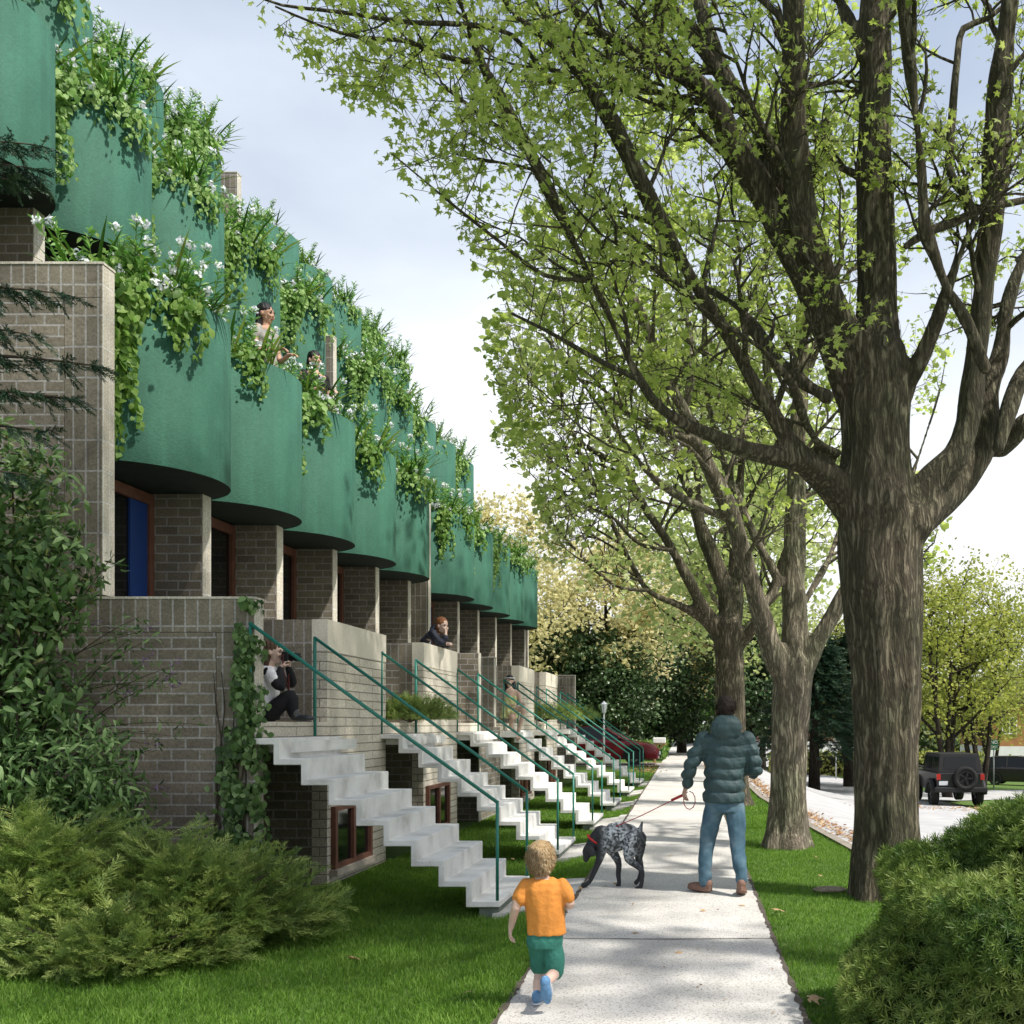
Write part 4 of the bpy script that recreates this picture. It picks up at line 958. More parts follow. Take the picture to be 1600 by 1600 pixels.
T1 = [
 (9.3, 9.3, [(1388, 1420, 112), (1386, 1300, 102), (1384, 1200, 98), (1383, 1050, 108), (1377, 920, 128), (1374, 850, 128), (1370, 780, 116), (1369, 700, 104), (1368, 630, 108), (1370, 560, 96)], 0),
 (9.3, 9.25, [(1350, 930, 50), (1345, 880, 62), (1350, 840, 50)], 0),
 (9.3, 9.6, [(1372, 590, 84), (1371, 480, 62), (1369, 360, 60), (1368, 250, 52), (1369, 120, 50), (1369, 0, 47), (1372, -150, 40), (1380, -340, 26)], .55),
 (9.3, 8.7, [(1352, 650, 60), (1322, 580, 62), (1285, 490, 58), (1240, 400, 52), (1195, 310, 48), (1150, 235, 46), (1118, 165, 34), (1075, 120, 26), (1010, 90, 20), (930, 45, 14), (860, -30, 10)], 1.0),
 (9.25, 8.2, [(1365, 600, 50), (1330, 530, 42), (1298, 460, 40), (1262, 360, 42), (1243, 230, 42), (1242, 100, 42), (1240, 0, 40), (1240, -160, 30), (1230, -330, 16)], .6),
 (9.3, 10.0, [(1262, 400, 36), (1220, 310, 34), (1187, 206, 32), (1150, 140, 28), (1122, 92, 26), (1095, 10, 24), (1075, -110, 18), (1050, -260, 10)], .8),
 (9.3, 8.9, [(1195, 215, 22), (1150, 150, 20), (1080, 55, 17), (1030, -10, 14), (980, -120, 9)], .8),
 (9.3, 7.9, [(1340, 800, 66), (1300, 752, 54), (1262, 722, 44), (1232, 688, 36), (1180, 600, 28), (1122, 500, 25), (1094, 457, 22), (1037, 356, 20), (1000, 281, 20), (944, 169, 17), (885, 90, 13), (800, 20, 8)], 1.0),
 (9.1, 7.6, [(1262, 722, 42), (1225, 714, 38), (1165, 702, 34), (1112, 680, 30), (1045, 648, 24), (1000, 594, 20), (925, 439, 15), (831, 244, 13), (752, 97, 11), (719, 0, 9), (700, -90, 5)], 1.0),
 (9.0, 10.6, [(1290, 620, 24), (1235, 580, 22), (1187, 525, 17), (1157, 484, 14), (1110, 455, 10), (1060, 440, 6)], .9),
 (9.1, 8.4, [(1310, 708, 16), (1275, 690, 14), (1250, 640, 12), (1238, 600, 10), (1190, 545, 7)], .8),
 (9.3, 10.3, [(1415, 815, 90), (1455, 792, 64), (1487, 765, 50), (1520, 725, 40), (1538, 690, 34), (1544, 612, 31), (1562, 556, 28), (1574, 480, 25), (1596, 412, 20), (1640, 330, 15), (1700, 220, 8)], .7),
 (9.9, 9.4, [(1535, 700, 30), (1565, 700, 26), (1600, 662, 22), (1660, 620, 16), (1750, 560, 8)], .7),
 (9.3, 9.0, [(1435, 780, 60), (1462, 745, 50), (1492, 715, 46), (1512, 660, 38), (1521, 590, 36), (1530, 520, 36), (1543, 400, 40), (1556, 270, 38), (1561, 160, 34), (1572, 50, 30), (1590, -80, 24), (1610, -240, 12)], .55),
 (9.3, 8.5, [(1402, 640, 34), (1420, 595, 30), (1442, 556, 24), (1466, 495, 20), (1480, 452, 18), (1525, 337, 15), (1560, 280, 13), (1588, 230, 11), (1640, 190, 6)], .8),
 (8.6, 8.2, [(1538, 575, 20), (1510, 500, 18), (1480, 455, 20), (1462, 400, 20), (1446, 356, 22), (1436, 225, 20), (1425, 120, 24), (1412, 0, 24), (1405, -140, 16), (1390, -300, 8)], .7),
 (8.6, 9.3, [(1525, 337, 13), (1505, 300, 13), (1484, 268, 14), (1488, 180, 13), (1495, 100, 11), (1505, 45, 10), (1545, 28, 8), (1600, -20, 5)], .9),
 (8.5, 9.2, [(1415, 385, 10), (1450, 362, 14), (1487, 349, 14), (1540, 325, 13), (1600, 313, 11), (1680, 290, 6)], .8),
 (9.4, 10.2, [(1345, 90, 20), (1325, 30, 18), (1300, -30, 14), (1270, -130, 8)], .8),
 (9.3, 10.2, [(1560, 700, 26), (1590, 600, 30), (1620, 560, 26), (1690, 480, 20), (1800, 330, 10)], .5),
 (8.1, 7.0, [(860, 130, 7), (800, 55, 7), (720, 38, 8), (640, 35, 7), (540, 20, 6), (440, 8, 4), (400, -8, 3)], 1.5),
 (8.1, 7.3, [(752, 100, 8), (690, 88, 8), (640, 65, 7), (560, 58, 6), (500, 40, 4), (430, 10, 3)], 1.5),
 (8.3, 8.9, [(831, 244, 7), (780, 200, 6), (740, 170, 5), (690, 130, 4)], 1.3),
 (8.1, 7.6, [(925, 439, 8), (850, 430, 7), (790, 385, 6), (720, 330, 5), (660, 280, 3), (612, 240, 2)], 1.5),
 (8.2, 9.0, [(1000, 594, 9), (930, 560, 8), (860, 520, 6), (800, 490, 4)], 1.3),
]
traced_tree('maple_tree', (1.645, 9.3, -.02), T1, 'nearest maple with a massive brown trunk forking into many limbs beside the yew bush', 'tree', 101, 33000, .090, M['maple'], M['bark'], keep1, .026, dens=1.15, disp=lump1, grp='maples lining the sidewalk')
T2 = [
 (13.05, 13.05, [(1229, 1326, 70), (1230, 1300, 60), (1232, 1200, 56), (1235, 1100, 58), (1240, 1040, 62)], 0),
 (13.0, 11.8, [(1232, 1062, 44), (1210, 1020, 36), (1195, 980, 32), (1178, 920, 30), (1161, 867, 28), (1145, 810, 26), (1124, 765, 26), (1104, 725, 24), (1086, 687, 24), (1068, 640, 20), (1040, 590, 18), (1005, 500, 14), (960, 400, 9), (930, 300, 5)], .9),
 (13.05, 13.6, [(1242, 1050, 48), (1243, 980, 42), (1240, 900, 36), (1242, 800, 34), (1246, 700, 30), (1250, 600, 26), (1252, 500, 20), (1258, 380, 14), (1262, 250, 8), (1260, 120, 4)], .9),
 (13.05, 12.6, [(1256, 1040, 34), (1275, 1005, 28), (1300, 965, 26), (1325, 920, 24), (1352, 880, 18), (1400, 800, 14), (1440, 700, 10), (1470, 600, 6)], .8),
 (12.9, 14.2, [(1188, 950, 16), (1215, 910, 15), (1180, 840, 14), (1150, 770, 13), (1120, 690, 12), (1105, 600, 10), (1100, 480, 7), (1110, 360, 4)], 1.0),
 (12.7, 11.2, [(1146, 812, 14), (1110, 800, 13), (1060, 775, 12), (1010, 735, 10), (940, 640, 8), (880, 560, 6), (830, 500, 4)], 1.3),
 (13.2, 15.0, [(1243, 960, 14), (1280, 900, 13), (1300, 860, 12), (1320, 800, 10), (1335, 700, 7)], 1.0),
 (12.5, 14.0, [(1070, 645, 12), (1080, 580, 12), (1075, 500, 10), (1060, 400, 7), (1050, 300, 4)], 1.1),
 (13.3, 13.0, [(1246, 720, 14), (1215, 650, 13), (1195, 560, 11), (1190, 460, 8), (1200, 350, 5)], 1.1),
 (12.2, 11.0, [(1086, 690, 12), (1000, 660, 10), (930, 600, 8), (870, 590, 6), (800, 560, 4)], 1.4),
 (13.4, 12.4, [(1250, 600, 12), (1290, 520, 11), (1310, 430, 9), (1320, 330, 6)], 1.0),
]
traced_tree('maple_tree', (1.02, 13.05, -.02), T2, 'second maple with a pale ridged trunk, just past the walking man', 'tree', 102, 17500, .090, M['maple'], M['bark_grey'], keep2, .03, dens=1.0, tmpl=(MLV, MLF), grp='maples lining the sidewalk', sub_len=1.15, disp=lump1)
T3 = [
 (19.8, 19.8, [(1142, 1268, 66), (1143, 1240, 52), (1142, 1150, 46), (1140, 1050, 45), (1138, 980, 46)], 0),
 (19.8, 18.4, [(1130, 1000, 30), (1112, 970, 24), (1090, 935, 20), (1075, 905, 19), (1037, 837, 16), (1005, 790, 14), (975, 730, 11), (930, 640, 8), (900, 560, 5)], 1.0),
 (19.8, 18.0, [(1122, 992, 20), (1095, 965, 18), (1060, 945, 14), (1012, 922, 13), (981, 869, 12), (944, 790, 10), (916, 731, 8), (900, 690, 6), (880, 620, 4)], 1.2),
 (19.8, 20.3, [(1140, 985, 34), (1135, 930, 26), (1118, 880, 24), (1103, 844, 22), (1084, 790, 18), (1060, 720, 15), (1040, 620, 10), (1030, 500, 6)], 1.0),
 (19.8, 20.8, [(1145, 985, 30), (1150, 920, 24), (1150, 850, 20), (1155, 760, 16), (1165, 650, 12), (1170, 520, 7)], 1.0),
 (19.8, 19.0, [(1152, 1010, 22), (1172, 985, 18), (1190, 960, 15), (1215, 900, 11), (1240, 820, 7)], 1.0),
 (19.0, 17.2, [(1050, 860, 9), (1000, 850, 8), (950, 800, 7), (880, 740, 6), (820, 700, 4)], 1.5),
 (18.8, 17.2, [(1012, 922, 8), (960, 915, 7), (900, 860, 6), (850, 800, 4)], 1.5),
 (19.0, 17.0, [(975, 730, 8), (920, 700, 7), (860, 650, 6), (800, 620, 3)], 1.5),
 (20.0, 22.0, [(1103, 844, 9), (1080, 700, 8), (1050, 600, 6), (1000, 480, 4)], 1.3),
]
traced_tree('maple_tree', (.50, 19.8, -.02), T3, 'third maple, a mossy trunk right behind the walking man', 'tree', 103, 12500, .115, M['maple_far'], M['bark'], keep3, .05, dens=.8, tmpl=(MLV, MLF), grp='maples lining the sidewalk', sub_len=1.5, leafrad=1.5, disp=lump1)
# generic trees further off
def far_tree(name, loc, H, crown_r, label, cat, seed, mt, bark, leafn, lsize, trunk_r=.2, fork=.35, zc=.62, zr=.42, stems=1, grp=None, gaps=.0, limbs=16, tmpl=None, flat=1.0, oval=(1, 1)):
    r = random.Random(seed); r_n = np.random.default_rng(seed); root = empty(name, loc, label, cat, grp); mb = MB(); clumps = []
    for s in range(stems):
        bx_, by_ = (r.uniform(-.3, .3), r.uniform(-.2, .2)) if stems > 1 else (0, 0); lean = (r.uniform(-.35, .35), r.uniform(-.3, .3)) if stems > 1 else (r.uniform(-.06, .06), r.uniform(-.06, .06))
        top = Vector((bx_+lean[0]*H*.5, by_+lean[1]*H*.5, H*.86)); b = Vector((bx_, by_, -.3))
        tp = [b.lerp(top, t/8)+Vector((r.gauss(0, .03*H/8), r.gauss(0, .03*H/8), 0))*(t > 0) for t in range(9)]
        mb.tube(tp, [trunk_r/(stems**.5)*(1.25 if t == 0 else 1-.9*t/8) for t in range(9)], 9)
        for k in range(limbs//stems):
            t = fork+(.95-fork)*(k+r.random())/(limbs//stems); i = min(7, int(t*8)); p = tp[i].lerp(tp[i+1], t*8-i)
            a = r.uniform(0, 6.28); l_ = crown_r*r.uniform(.65, 1.05)*(1.15-.55*t); d = Vector((math.cos(a)*oval[0], math.sin(a)*oval[1], r.uniform(.25, .9))).normalized()
            q = [p+d*l_*u/5+Vector((0, 0, .10*l_*(u/5)**2)) for u in range(6)]; mb.tube(q, [trunk_r*.34*(1-.8*u/5)*(1.1-t*.6) for u in range(6)], 5, cap=False)
            for u in (2, 3, 4, 5):
                for _ in range(3):
                    e = q[u]+Vector((r.gauss(0, .22), r.gauss(0, .22), r.gauss(.08, .16)))*crown_r*.9; mb.tube([q[u], (q[u]+e)/2+Vector((0, 0, .05)), e], [.02, .012, .005], 3, cap=False); clumps.append(e); clumps.append((q[u]+e)/2)
    for _ in range(int(len(clumps)*.5)):
        d = Vector(r_n.normal(size=3)).normalized(); q = r.uniform(.55, 1.0); clumps.append(Vector((d.x*crown_r*q*oval[0], d.y*crown_r*q*oval[1], H*zc+d.z*H*zr*q*flat)))
    mb.build('trunk', bark, root, smooth=True)
    C_ = arr(clumps); C_ = C_[r_n.random(len(C_)) > gaps]; idx = r_n.integers(0, len(C_), leafn); pos = C_[idx]+r_n.normal(size=(leafn, 3))*crown_r*.085*np.array([1, 1, .7])
    tv, tf = tmpl or (MLV, MLF); nr = r_n.normal(size=(leafn, 3))*.8+np.array([0, 0, .7]); tone = r_n.random(len(C_))
    scatter('crown', tv, tf, pos, frames(nr, spin=r_n.random(leafn)*6.28), r_n.uniform(lsize*.6, lsize*1.3, leafn), mt, root, rnd=np.clip(.6*tone[idx]+.4*r_n.random(leafn), 0, 1))
    return root
def gz(x, y): return g(x, y)
FT = [
 ('maple_tree', (.75, 27.5), 13, 3.6, 'fourth maple down the sidewalk, slim grey trunk between the third maple and the second', 'tree', 201, 'maple_far', 'bark_grey', 7000, .16, .26),
 ('maple_tree', (.55, 36), 13, 4.0, 'fifth maple, far down the sidewalk', 'tree', 202, 'maple_far', 'bark', 6000, .18, .30),
 ('yellow_tree', (-8.2, 41), 11.5, 3.6, 'yellow leafing tree behind the far corner of the green balconies', 'tree', 203, 'yellow', 'bark_dark', 10000, .17, .24),
 ('yellow_tree', (-4.6, 47), 10.5, 3.8, 'yellow leafing tree rising over the dark evergreens', 'tree', 204, 'yellow', 'bark_dark', 10000, .18, .24),
 ('yellow_tree', (-1.4, 56), 11.0, 4.2, 'pale yellow tree farthest down beside the sidewalk', 'tree', 205, 'yellow', 'bark_dark', 8000, .22, .26),
 ('evergreen_tree', (-4.9, 46.5), 6.0, 2.7, 'dark glossy evergreen behind the red car and wooden fence', 'tree', 206, 'magnolia', 'bark_dark', 30000, .16, .2),
 ('evergreen_tree', (-7.8, 49), 6.8, 2.9, 'dark glossy evergreen beside the far house corner', 'tree', 207, 'magnolia', 'bark_dark', 24000, .17, .2),
 ('evergreen_tree', (-3.2, 53), 6.4, 2.9, 'dark evergreen leaning towards the sidewalk behind the mailbox', 'tree', 208, 'magnolia', 'bark_dark', 26000, .18, .2),
 ('green_tree', (-1.9, 72), 7.5, 3.6, 'sunlit bright green tree at the end of the sidewalk', 'tree', 209, 'midgreen', 'bark_dark', 12000, .24, .22),
 ('evergreen_tree', (2.2, 52), 8.5, 3.2, 'dark tree overhanging the sidewalk beside the kerb', 'tree', 210, 'magnolia', 'bark_dark', 14000, .20, .22),
 ('evergreen_tree', (-1.4, 84), 10.0, 4.4, 'dark tree closing the view at the end of the sidewalk', 'tree', 215, 'magnolia', 'bark_dark', 14000, .30, .3),
 ('green_tree', (4.2, 78), 12.0, 4.8, 'tall green tree far off behind the second maple', 'tree', 216, 'midgreen', 'bark_dark', 14000, .30, .3),
]
for nm, (x, y), H, cr_, lab, cat, sd_, mt, bk, ln, ls, trr in FT:
    ev = nm == 'evergreen_tree'
    far_tree(nm, (x, y, gz(x, y)), H, cr_, lab, cat, sd_, M[mt], M[bk], ln, ls, trr, fork=.10 if ev else .3, zc=.52 if ev else .62, zr=.50 if ev else .4, gaps=0 if ev else .25, limbs=22 if ev else 18, tmpl=(LV, LF) if ev else None)
RT = [((9.4, 41), 9.6, 3.4, 'yellow-green multi-stemmed tree behind the black off-road car', 231), ((12.0, 45), 9.8, 3.6, 'yellow-green multi-stemmed tree behind the dark parked car', 232), ((7.2, 52), 9.0, 3.4, 'yellow-green tree between the trunk of the nearest maple and the off-road car', 233), ((17.5, 50), 10.5, 3.8, 'yellow-green tree at the frame edge, before the orange house', 234), ((12, 66), 10.5, 4.5, 'faded grey-green tree far behind the parked cars', 235), ((20, 72), 11, 5.0, 'faded grey-green tree farthest off beside the orange house', 236)]
for (x, y), H, cr_, lab, sd_ in RT:
    far_tree('street_tree', (x, y, gz(x, y)), H, cr_, lab, 'tree', sd_, M['yellowgreen'], M['bark_dark'], 9000 if y < 60 else 8000, .13 if y < 60 else .17, .26, fork=.28, stems=3, gaps=.35, limbs=24, grp='trees across the street')
def conifer(loc, H, rad, label, seed, n=900):
    r = random.Random(seed); root = empty('conifer_tree', loc, label, 'tree'); mb = MB(); mb.tube([(0, 0, -.3), (0, 0, H*.5), (0, 0, H)], [.28, .17, .03], 9); mb.build('trunk', M['bark_dark'], root, smooth=True)
    pos = []; d = []; sz = []
    for k in range(n):
        t = r.random()**.8; z = H*(.22+.78*t); rr = rad*(1-t)**.8*r.uniform(.35, 1); a = r.uniform(0, 6.28)
        pos.append((math.cos(a)*rr, math.sin(a)*rr, z)); d.append((math.cos(a), math.sin(a), r.uniform(-.5, .2))); sz.append(r.uniform(.5, 1.1)*rad*.36)
    d = arr(d); d /= np.linalg.norm(d, axis=1, keepdims=True); s = np.cross(d, np.array([0, 0, 1.])+rng.normal(size=d.shape)*.3); s /= np.linalg.norm(s, axis=1, keepdims=True)
    scatter('crown', SPw, SPwF, arr(pos), np.stack([s, d, np.cross(s, d)], axis=2), arr(sz), M['fir'], root); return root
conifer((4.6, 44, gz(4.6, 44)), 6.6, 2.5, 'dark conifer between the trunks of the two nearest maples', 61, 1700)
conifer((6.9, 50, gz(6.9, 50)), 7.5, 2.3, 'dark conifer behind the signpost on the island', 62, 1400)
# unseen street tree, added with a tall crown to shade the lawn and end wall
so_ = far_tree('maple_tree', (3.8, 5.5, -.1), 19.0, 3.1, 'unseen maple outside the view, added to shade the lawn and the end wall', 'tree', 240, M['maple'], M['bark'], 5200, .16, .30, fork=.38, zc=.74, zr=.25, gaps=.2, limbs=30, oval=(1.0, .62))
# ================================================================== people and the dog
def smat(name, c, rough=.7, bump=0, bs=60, spec=.3): return nmat(name, [tuple(v*.86 for v in c), tuple(min(1, v*1.12) for v in c)], 14, 6, rough, bump, bs, spec=spec)
M['skin'] = smat('skin', (.50, .31, .23), .55); M['skin_pale'] = smat('skin_pale', (.60, .42, .34), .55); M['skin_tan'] = smat('skin_tan', (.42, .25, .17), .55)
M['hair_black'] = smat('hair_black', (.012, .010, .010), .42, .5, 90); M['hair_brown'] = smat('hair_brown', (.035, .024, .018), .6, .8, 90)
M['hair_blond'] = smat('hair_blond', (.36, .25, .13), .7, .8, 90); M['hair_red'] = smat('hair_red', (.20, .075, .025), .6, .6, 90); M['hair_light'] = smat('hair_light', (.10, .06, .035), .6, .6, 90)
M['eye'] = smat('eye', (.02, .015, .012), .2); M['lip'] = smat('lip', (.30, .09, .08), .5)
def ell(mb, c, ax, seg=12):
    """ellipsoid with semi-axis vectors"""
    c = Vector(c); n = seg; h = seg//2; U, V, W_ = [Vector(a) for a in ax]; vs = [c+W_]
    for j in range(1, h):
        a = math.pi*j/h
        for k in range(n): b_ = 2*math.pi*k/n; vs.append(c+U*math.sin(a)*math.cos(b_)+V*math.sin(a)*math.sin(b_)+W_*math.cos(a))
    vs.append(c-W_); last = len(vs)-1; fs = []
    for k in range(n): fs.append((0, 1+k, 1+(k+1) % n))
    for j in range(h-2):
        for k in range(n): a = 1+j*n+k; b_ = 1+j*n+(k+1) % n; fs.append((a, a+n, b_+n, b_))
    o = 1+(h-2)*n
    for k in range(n): fs.append((o+k, last, o+(k+1) % n))
    if U.cross(V).dot(W_) < 0: fs = [tuple(reversed(f)) for f in fs]
    mb.add(vs, fs)
def loft(mb, rings, n=20):
    """rings: (centre, U*half, V*half)"""
    vs = []; fs = []
    for c, U, V in rings:
        c, U, V = Vector(c), Vector(U), Vector(V)
        for k in range(n): a = 2*math.pi*k/n; vs.append(c+U*math.cos(a)+V*math.sin(a))
    for i in range(len(rings)-1):
        for k in range(n): a = i*n+k; b_ = i*n+(k+1) % n; fs.append((a, b_, b_+n, a+n))
    fs.append(tuple(reversed(range(n)))); fs.append(tuple((len(rings)-1)*n+k for k in range(n)))
    mb.add(vs, fs)
def limb(mb, pts, n=12):
    sp = spline([(Vector(p), r_) for p, r_ in pts], .03); mb.tube([p for p, _ in sp], [q for _, q in sp], n); sphere(mb, sp[0][0], sp[0][1], 10); sphere(mb, sp[-1][0], sp[-1][1], 10)
def head_frame(f, up=(0, 0, 1)):
    f = Vector(f).normalized(); s = f.cross(Vector(up)).normalized(); return f, s, s.cross(f).normalized()
def add_head(mb, c, f, up=(0, 0, 1), s=1.0, ears=True):
    c = Vector(c); f, sd_, u = head_frame(f, up)
    ell(mb, c+u*.018*s-f*.008*s, (sd_*.074*s, f*.094*s, u*.098*s)); ell(mb, c+f*.022*s-u*.055*s, (sd_*.054*s, f*.060*s, u*.058*s))
    ell(mb, c+f*.045*s-u*.095*s, (sd_*.028*s, f*.028*s, u*.020*s)); ell(mb, c+f*.088*s-u*.022*s, (sd_*.013*s, f*.020*s, u*.022*s)); ell(mb, c+f*.074*s+u*.022*s, (sd_*.045*s, f*.014*s, u*.010*s))
    ell(mb, c+f*.070*s-u*.030*s+sd_*.034*s, (sd_*.022*s, f*.018*s, u*.020*s)); ell(mb, c+f*.070*s-u*.030*s-sd_*.034*s, (sd_*.022*s, f*.018*s, u*.020*s))
    if ears:
        for q in (-1, 1): ell(mb, c+sd_*q*.076*s-f*.005*s-u*.012*s, (sd_*.010*s, f*.020*s, u*.030*s))
def face_bits(c, f, up, s, parent):
    c = Vector(c); f, sd_, u = head_frame(f, up)
    for q in (-1, 1):
        m_ = MB(); ell(m_, c+f*.083*s+sd_*q*.031*s+u*.004*s, (sd_*.014*s, f*.006*s, u*.007*s)); m_.build('eye', M['eye'], parent, True)
        m_ = MB(); ell(m_, c+f*.087*s+sd_*q*.033*s+u*.024*s, (sd_*.018*s, f*.005*s, u*.004*s)); m_.build('eyebrow', M['hair_brown'], parent, True)
    m_ = MB(); ell(m_, c+f*.081*s-u*.060*s, (sd_*.022*s, f*.007*s, u*.007*s)); m_.build('mouth', M['lip'], parent, True)
def add_hand(mb, wr, d, nrm, s=1.0, curl=.5, thumb=1):
    """wr wrist, d direction of the hand, nrm back of the hand"""
    wr = Vector(wr); d = Vector(d).normalized(); nrm = Vector(nrm); nrm = (nrm-d*nrm.dot(d)).normalized(); sd_ = d.cross(nrm)*thumb
    ell(mb, wr+d*.045*s, (sd_*.041*s, d*.052*s, nrm*.017*s)); limb(mb, [(wr-d*.03*s, .026*s), (wr+d*.02*s, .024*s)], 10)
    for k, l_ in enumerate((.070, .080, .074, .058)):
        b = wr+d*.085*s+sd_*(.030-.020*k)*s; a = curl; e1 = b+(d*math.cos(a)-nrm*math.sin(a))*l_*.5*s; a2 = curl*2.2; e2 = e1+(d*math.cos(a2)-nrm*math.sin(a2))*l_*.5*s
        limb(mb, [(b-d*.03*s, .010*s), (b, .0098*s), (e1, .009*s), (e2, .0075*s)], 8)
    b = wr+d*.025*s+sd_*.032*s; limb(mb, [(b-sd_*.01*s, .012*s), (b+sd_*.022*s+d*.025*s-nrm*.008*s, .0115*s), (b+sd_*.026*s+d*.060*s-nrm*.022*s*(1+curl), .0095*s)], 8)
def wav(seed, f, amp, n=7, az=1.0):
    q = np.random.default_rng(seed); K = q.normal(size=(n, 3))*f*np.array([1, 1, az]); ph = q.uniform(0, 6.28, n)
    def fn(co): return amp*np.clip(sum(np.sin(co@K[i]+ph[i]) for i in range(n))/n**.5, -1.8, 1.8)
    return fn
def strands(hair, n, ln, mt, parent, seed, d0=(0, 0, -1), jit=.55):
    me = hair.data; nv = len(me.vertices); co = np.empty(nv*3, np.float32); no = np.empty(nv*3, np.float32); me.vertices.foreach_get('co', co); me.vertices.foreach_get('normal', no)
    co = co.reshape(-1, 3); no = no.reshape(-1, 3); q = np.random.default_rng(seed); i = q.integers(0, nv, n); nn_ = no[i]; d = np.array(d0)+q.normal(size=(n, 3))*jit+nn_*.25; d /= np.linalg.norm(d, axis=1, keepdims=True)
    s = np.cross(d, nn_); s /= np.maximum(np.linalg.norm(s, axis=1, keepdims=True), 1e-6)
    scatter('hair_strands', [(-.035, 0, 0), (.035, 0, 0), (.03, .5, .10), (0, 1, .02), (-.03, .5, .10)], [(0, 1, 2, 3, 4)], co[i]-nn_*.002, np.stack([s, d, np.cross(s, d)], axis=2), q.uniform(ln*.6, ln*1.2, n), mt, parent)
M['strand_b'] = leaf_mat('strand_brown', [(.015, .010, .008), (.07, .05, .038)], .05, .5); M['strand_y'] = leaf_mat('strand_blond', [(.36, .25, .13), (.60, .46, .28), (.80, .68, .48)], .25, .5)
# ---- walking man, seen from behind
Ym = 9.43; Bm = P(1128, 1395, Ym); Bm.z = 0.006; man = empty('person', Bm, 'man walking away in a dark green quilted jacket and blue jeans, holding a red leash', 'person')
def Wm(px, py, dy=0): return P(px, py, Ym+dy)-Bm
X_, Y_, Z_ = Vector((1, 0, 0)), Vector((0, 1, 0)), Vector((0, 0, 1))
b = MB(); hc = Wm(1134, 1108, .02); add_head(b, hc, (.02, 1, -.05)); limb(b, [(hc-Z_*.06-Y_*.01, .060), (hc-Z_*.17-Y_*.03, .062)])
loft(b, [(Wm(1134, 1143, -.01), X_*.09, Y_*.075), (Wm(1134, 1158), X_*.185, Y_*.10), (Wm(1133, 1185), X_*.175, Y_*.115), (Wm(1132, 1215), X_*.15, Y_*.10), (Wm(1132, 1245), X_*.165, Y_*.115), (Wm(1132, 1266), X_*.15, Y_*.11)])
LA = [(Wm(1102, 1157), .062), (Wm(1087, 1180, -.02), .053), (Wm(1079, 1199, -.03), .046), (Wm(1075, 1214, .03), .040), (Wm(1073, 1228, .08), .030)]
RA = [(Wm(1167, 1157), .062), (Wm(1176, 1180, -.02), .053), (Wm(1180, 1203, .0), .048), (Wm(1174, 1207, .14), .038), (Wm(1164, 1200, .24), .030)]
limb(b, LA); limb(b, RA)
LLg = [(Wm(1117, 1262), .088), (Wm(1109, 1292, .02), .077), (Wm(1104, 1325, .03), .060), (Wm(1102, 1350, 0), .058), (Wm(1101, 1380, -.02), .042)]
RLg = [(Wm(1148, 1262), .088), (Wm(1151, 1292, -.03), .077), (Wm(1152.5, 1325, -.08), .060), (Wm(1156, 1350, -.17), .056), (Wm(1158.5, 1376, -.22), .042)]
limb(b, LLg); limb(b, RLg)
hl = Wm(1072, 1230, .09); add_hand(b, hl, (-.35, .25, -.9), (-.9, -.2, .3), 1.0, .75, -1); hr = Wm(1162, 1199, .26); add_hand(b, hr, (-.8, .4, .5), (0, .9, .3), 1.0, .6, 1)
remesh_obj('body', b, .0085, 2, M['skin'], man)
jm = smat('jacket_green', (.042, .075, .080), .55, .35, 40); jm2 = nmat('jeans', [(.035, .085, .125), (.075, .145, .195), (.15, .23, .28)], 7, 9, .85, .6, 160, contrast=(.3, .72)); sm_ = smat('shoe_leather', (.20, .115, .085), .6, .3, 40)
j = MB()
loft(j, [(Wm(1134, 1146, -.02), X_*.11, Y_*.10), (Wm(1134.5, 1152, -.01), X_*.19, Y_*.125), (Wm(1135, 1162, 0), X_*.225, Y_*.145), (Wm(1134, 1185, 0), X_*.205, Y_*.16), (Wm(1132.5, 1215), X_*.190, Y_*.155), (Wm(1131.5, 1240), X_*.192, Y_*.16), (Wm(1131, 1252), X_*.185, Y_*.155)], 28)
limb(j, [(p, q+.024) for p, q in LA[:4]]+[(Wm(1073.5, 1226, .07), .046)]); limb(j, [(p, q+.024) for p, q in RA[:4]]+[(Wm(1168, 1202, .2), .046)])
zs = [Wm(0, y)[2] for y in (1163.5, 1181.5, 1199.5, 1216.5, 1235.5)]
def quilt(co):
    z = co[:, 2]; d = np.full(len(z), 99.0)
    for q in zs: d = np.minimum(d, np.abs(z-q+.012*np.sin(co[:, 0]*14)))
    return .026*np.clip(d/.05, 0, 1)**.45-.022+wav(7, 34, .006, az=.7)(co)*np.clip(d/.03, 0, 1)
jo_ = remesh_obj('jacket', j, .009, 3, jm, man, quilt)
h = MB(); ell(h, Wm(1134.5, 1139, -.10), (X_*.150, Y_*.085, Z_*.125)); ell(h, Wm(1134.5, 1130, -.02), (X_*.125, Y_*.10, Z_*.085)); ell(h, Wm(1134.5, 1124, -.06), (X_*.10, Y_*.07, Z_*.05))
remesh_obj('hood', h, .010, 3, jm, man, wav(8, 24, .005))
t = MB(); loft(t, [(Wm(1132, 1244), X_*.178, Y_*.125), (Wm(1132, 1258), X_*.180, Y_*.135), (Wm(1132, 1268), X_*.165, Y_*.13)], 24)
limb(t, [(p, q+.010) for p, q in LLg[:4]]+[(Wm(1101, 1378, -.02), .056)]); limb(t, [(p, q+.010) for p, q in RLg[:4]]+[(Wm(1158.5, 1374, -.21), .056)])
remesh_obj('jeans', t, .009, 2, jm2, man, lambda co: wav(5, 22, .0045, az=2.6)(co)*np.clip((.40-co[:, 2])/.2, .15, 1)+wav(6, 24, .0028, az=.8)(co))
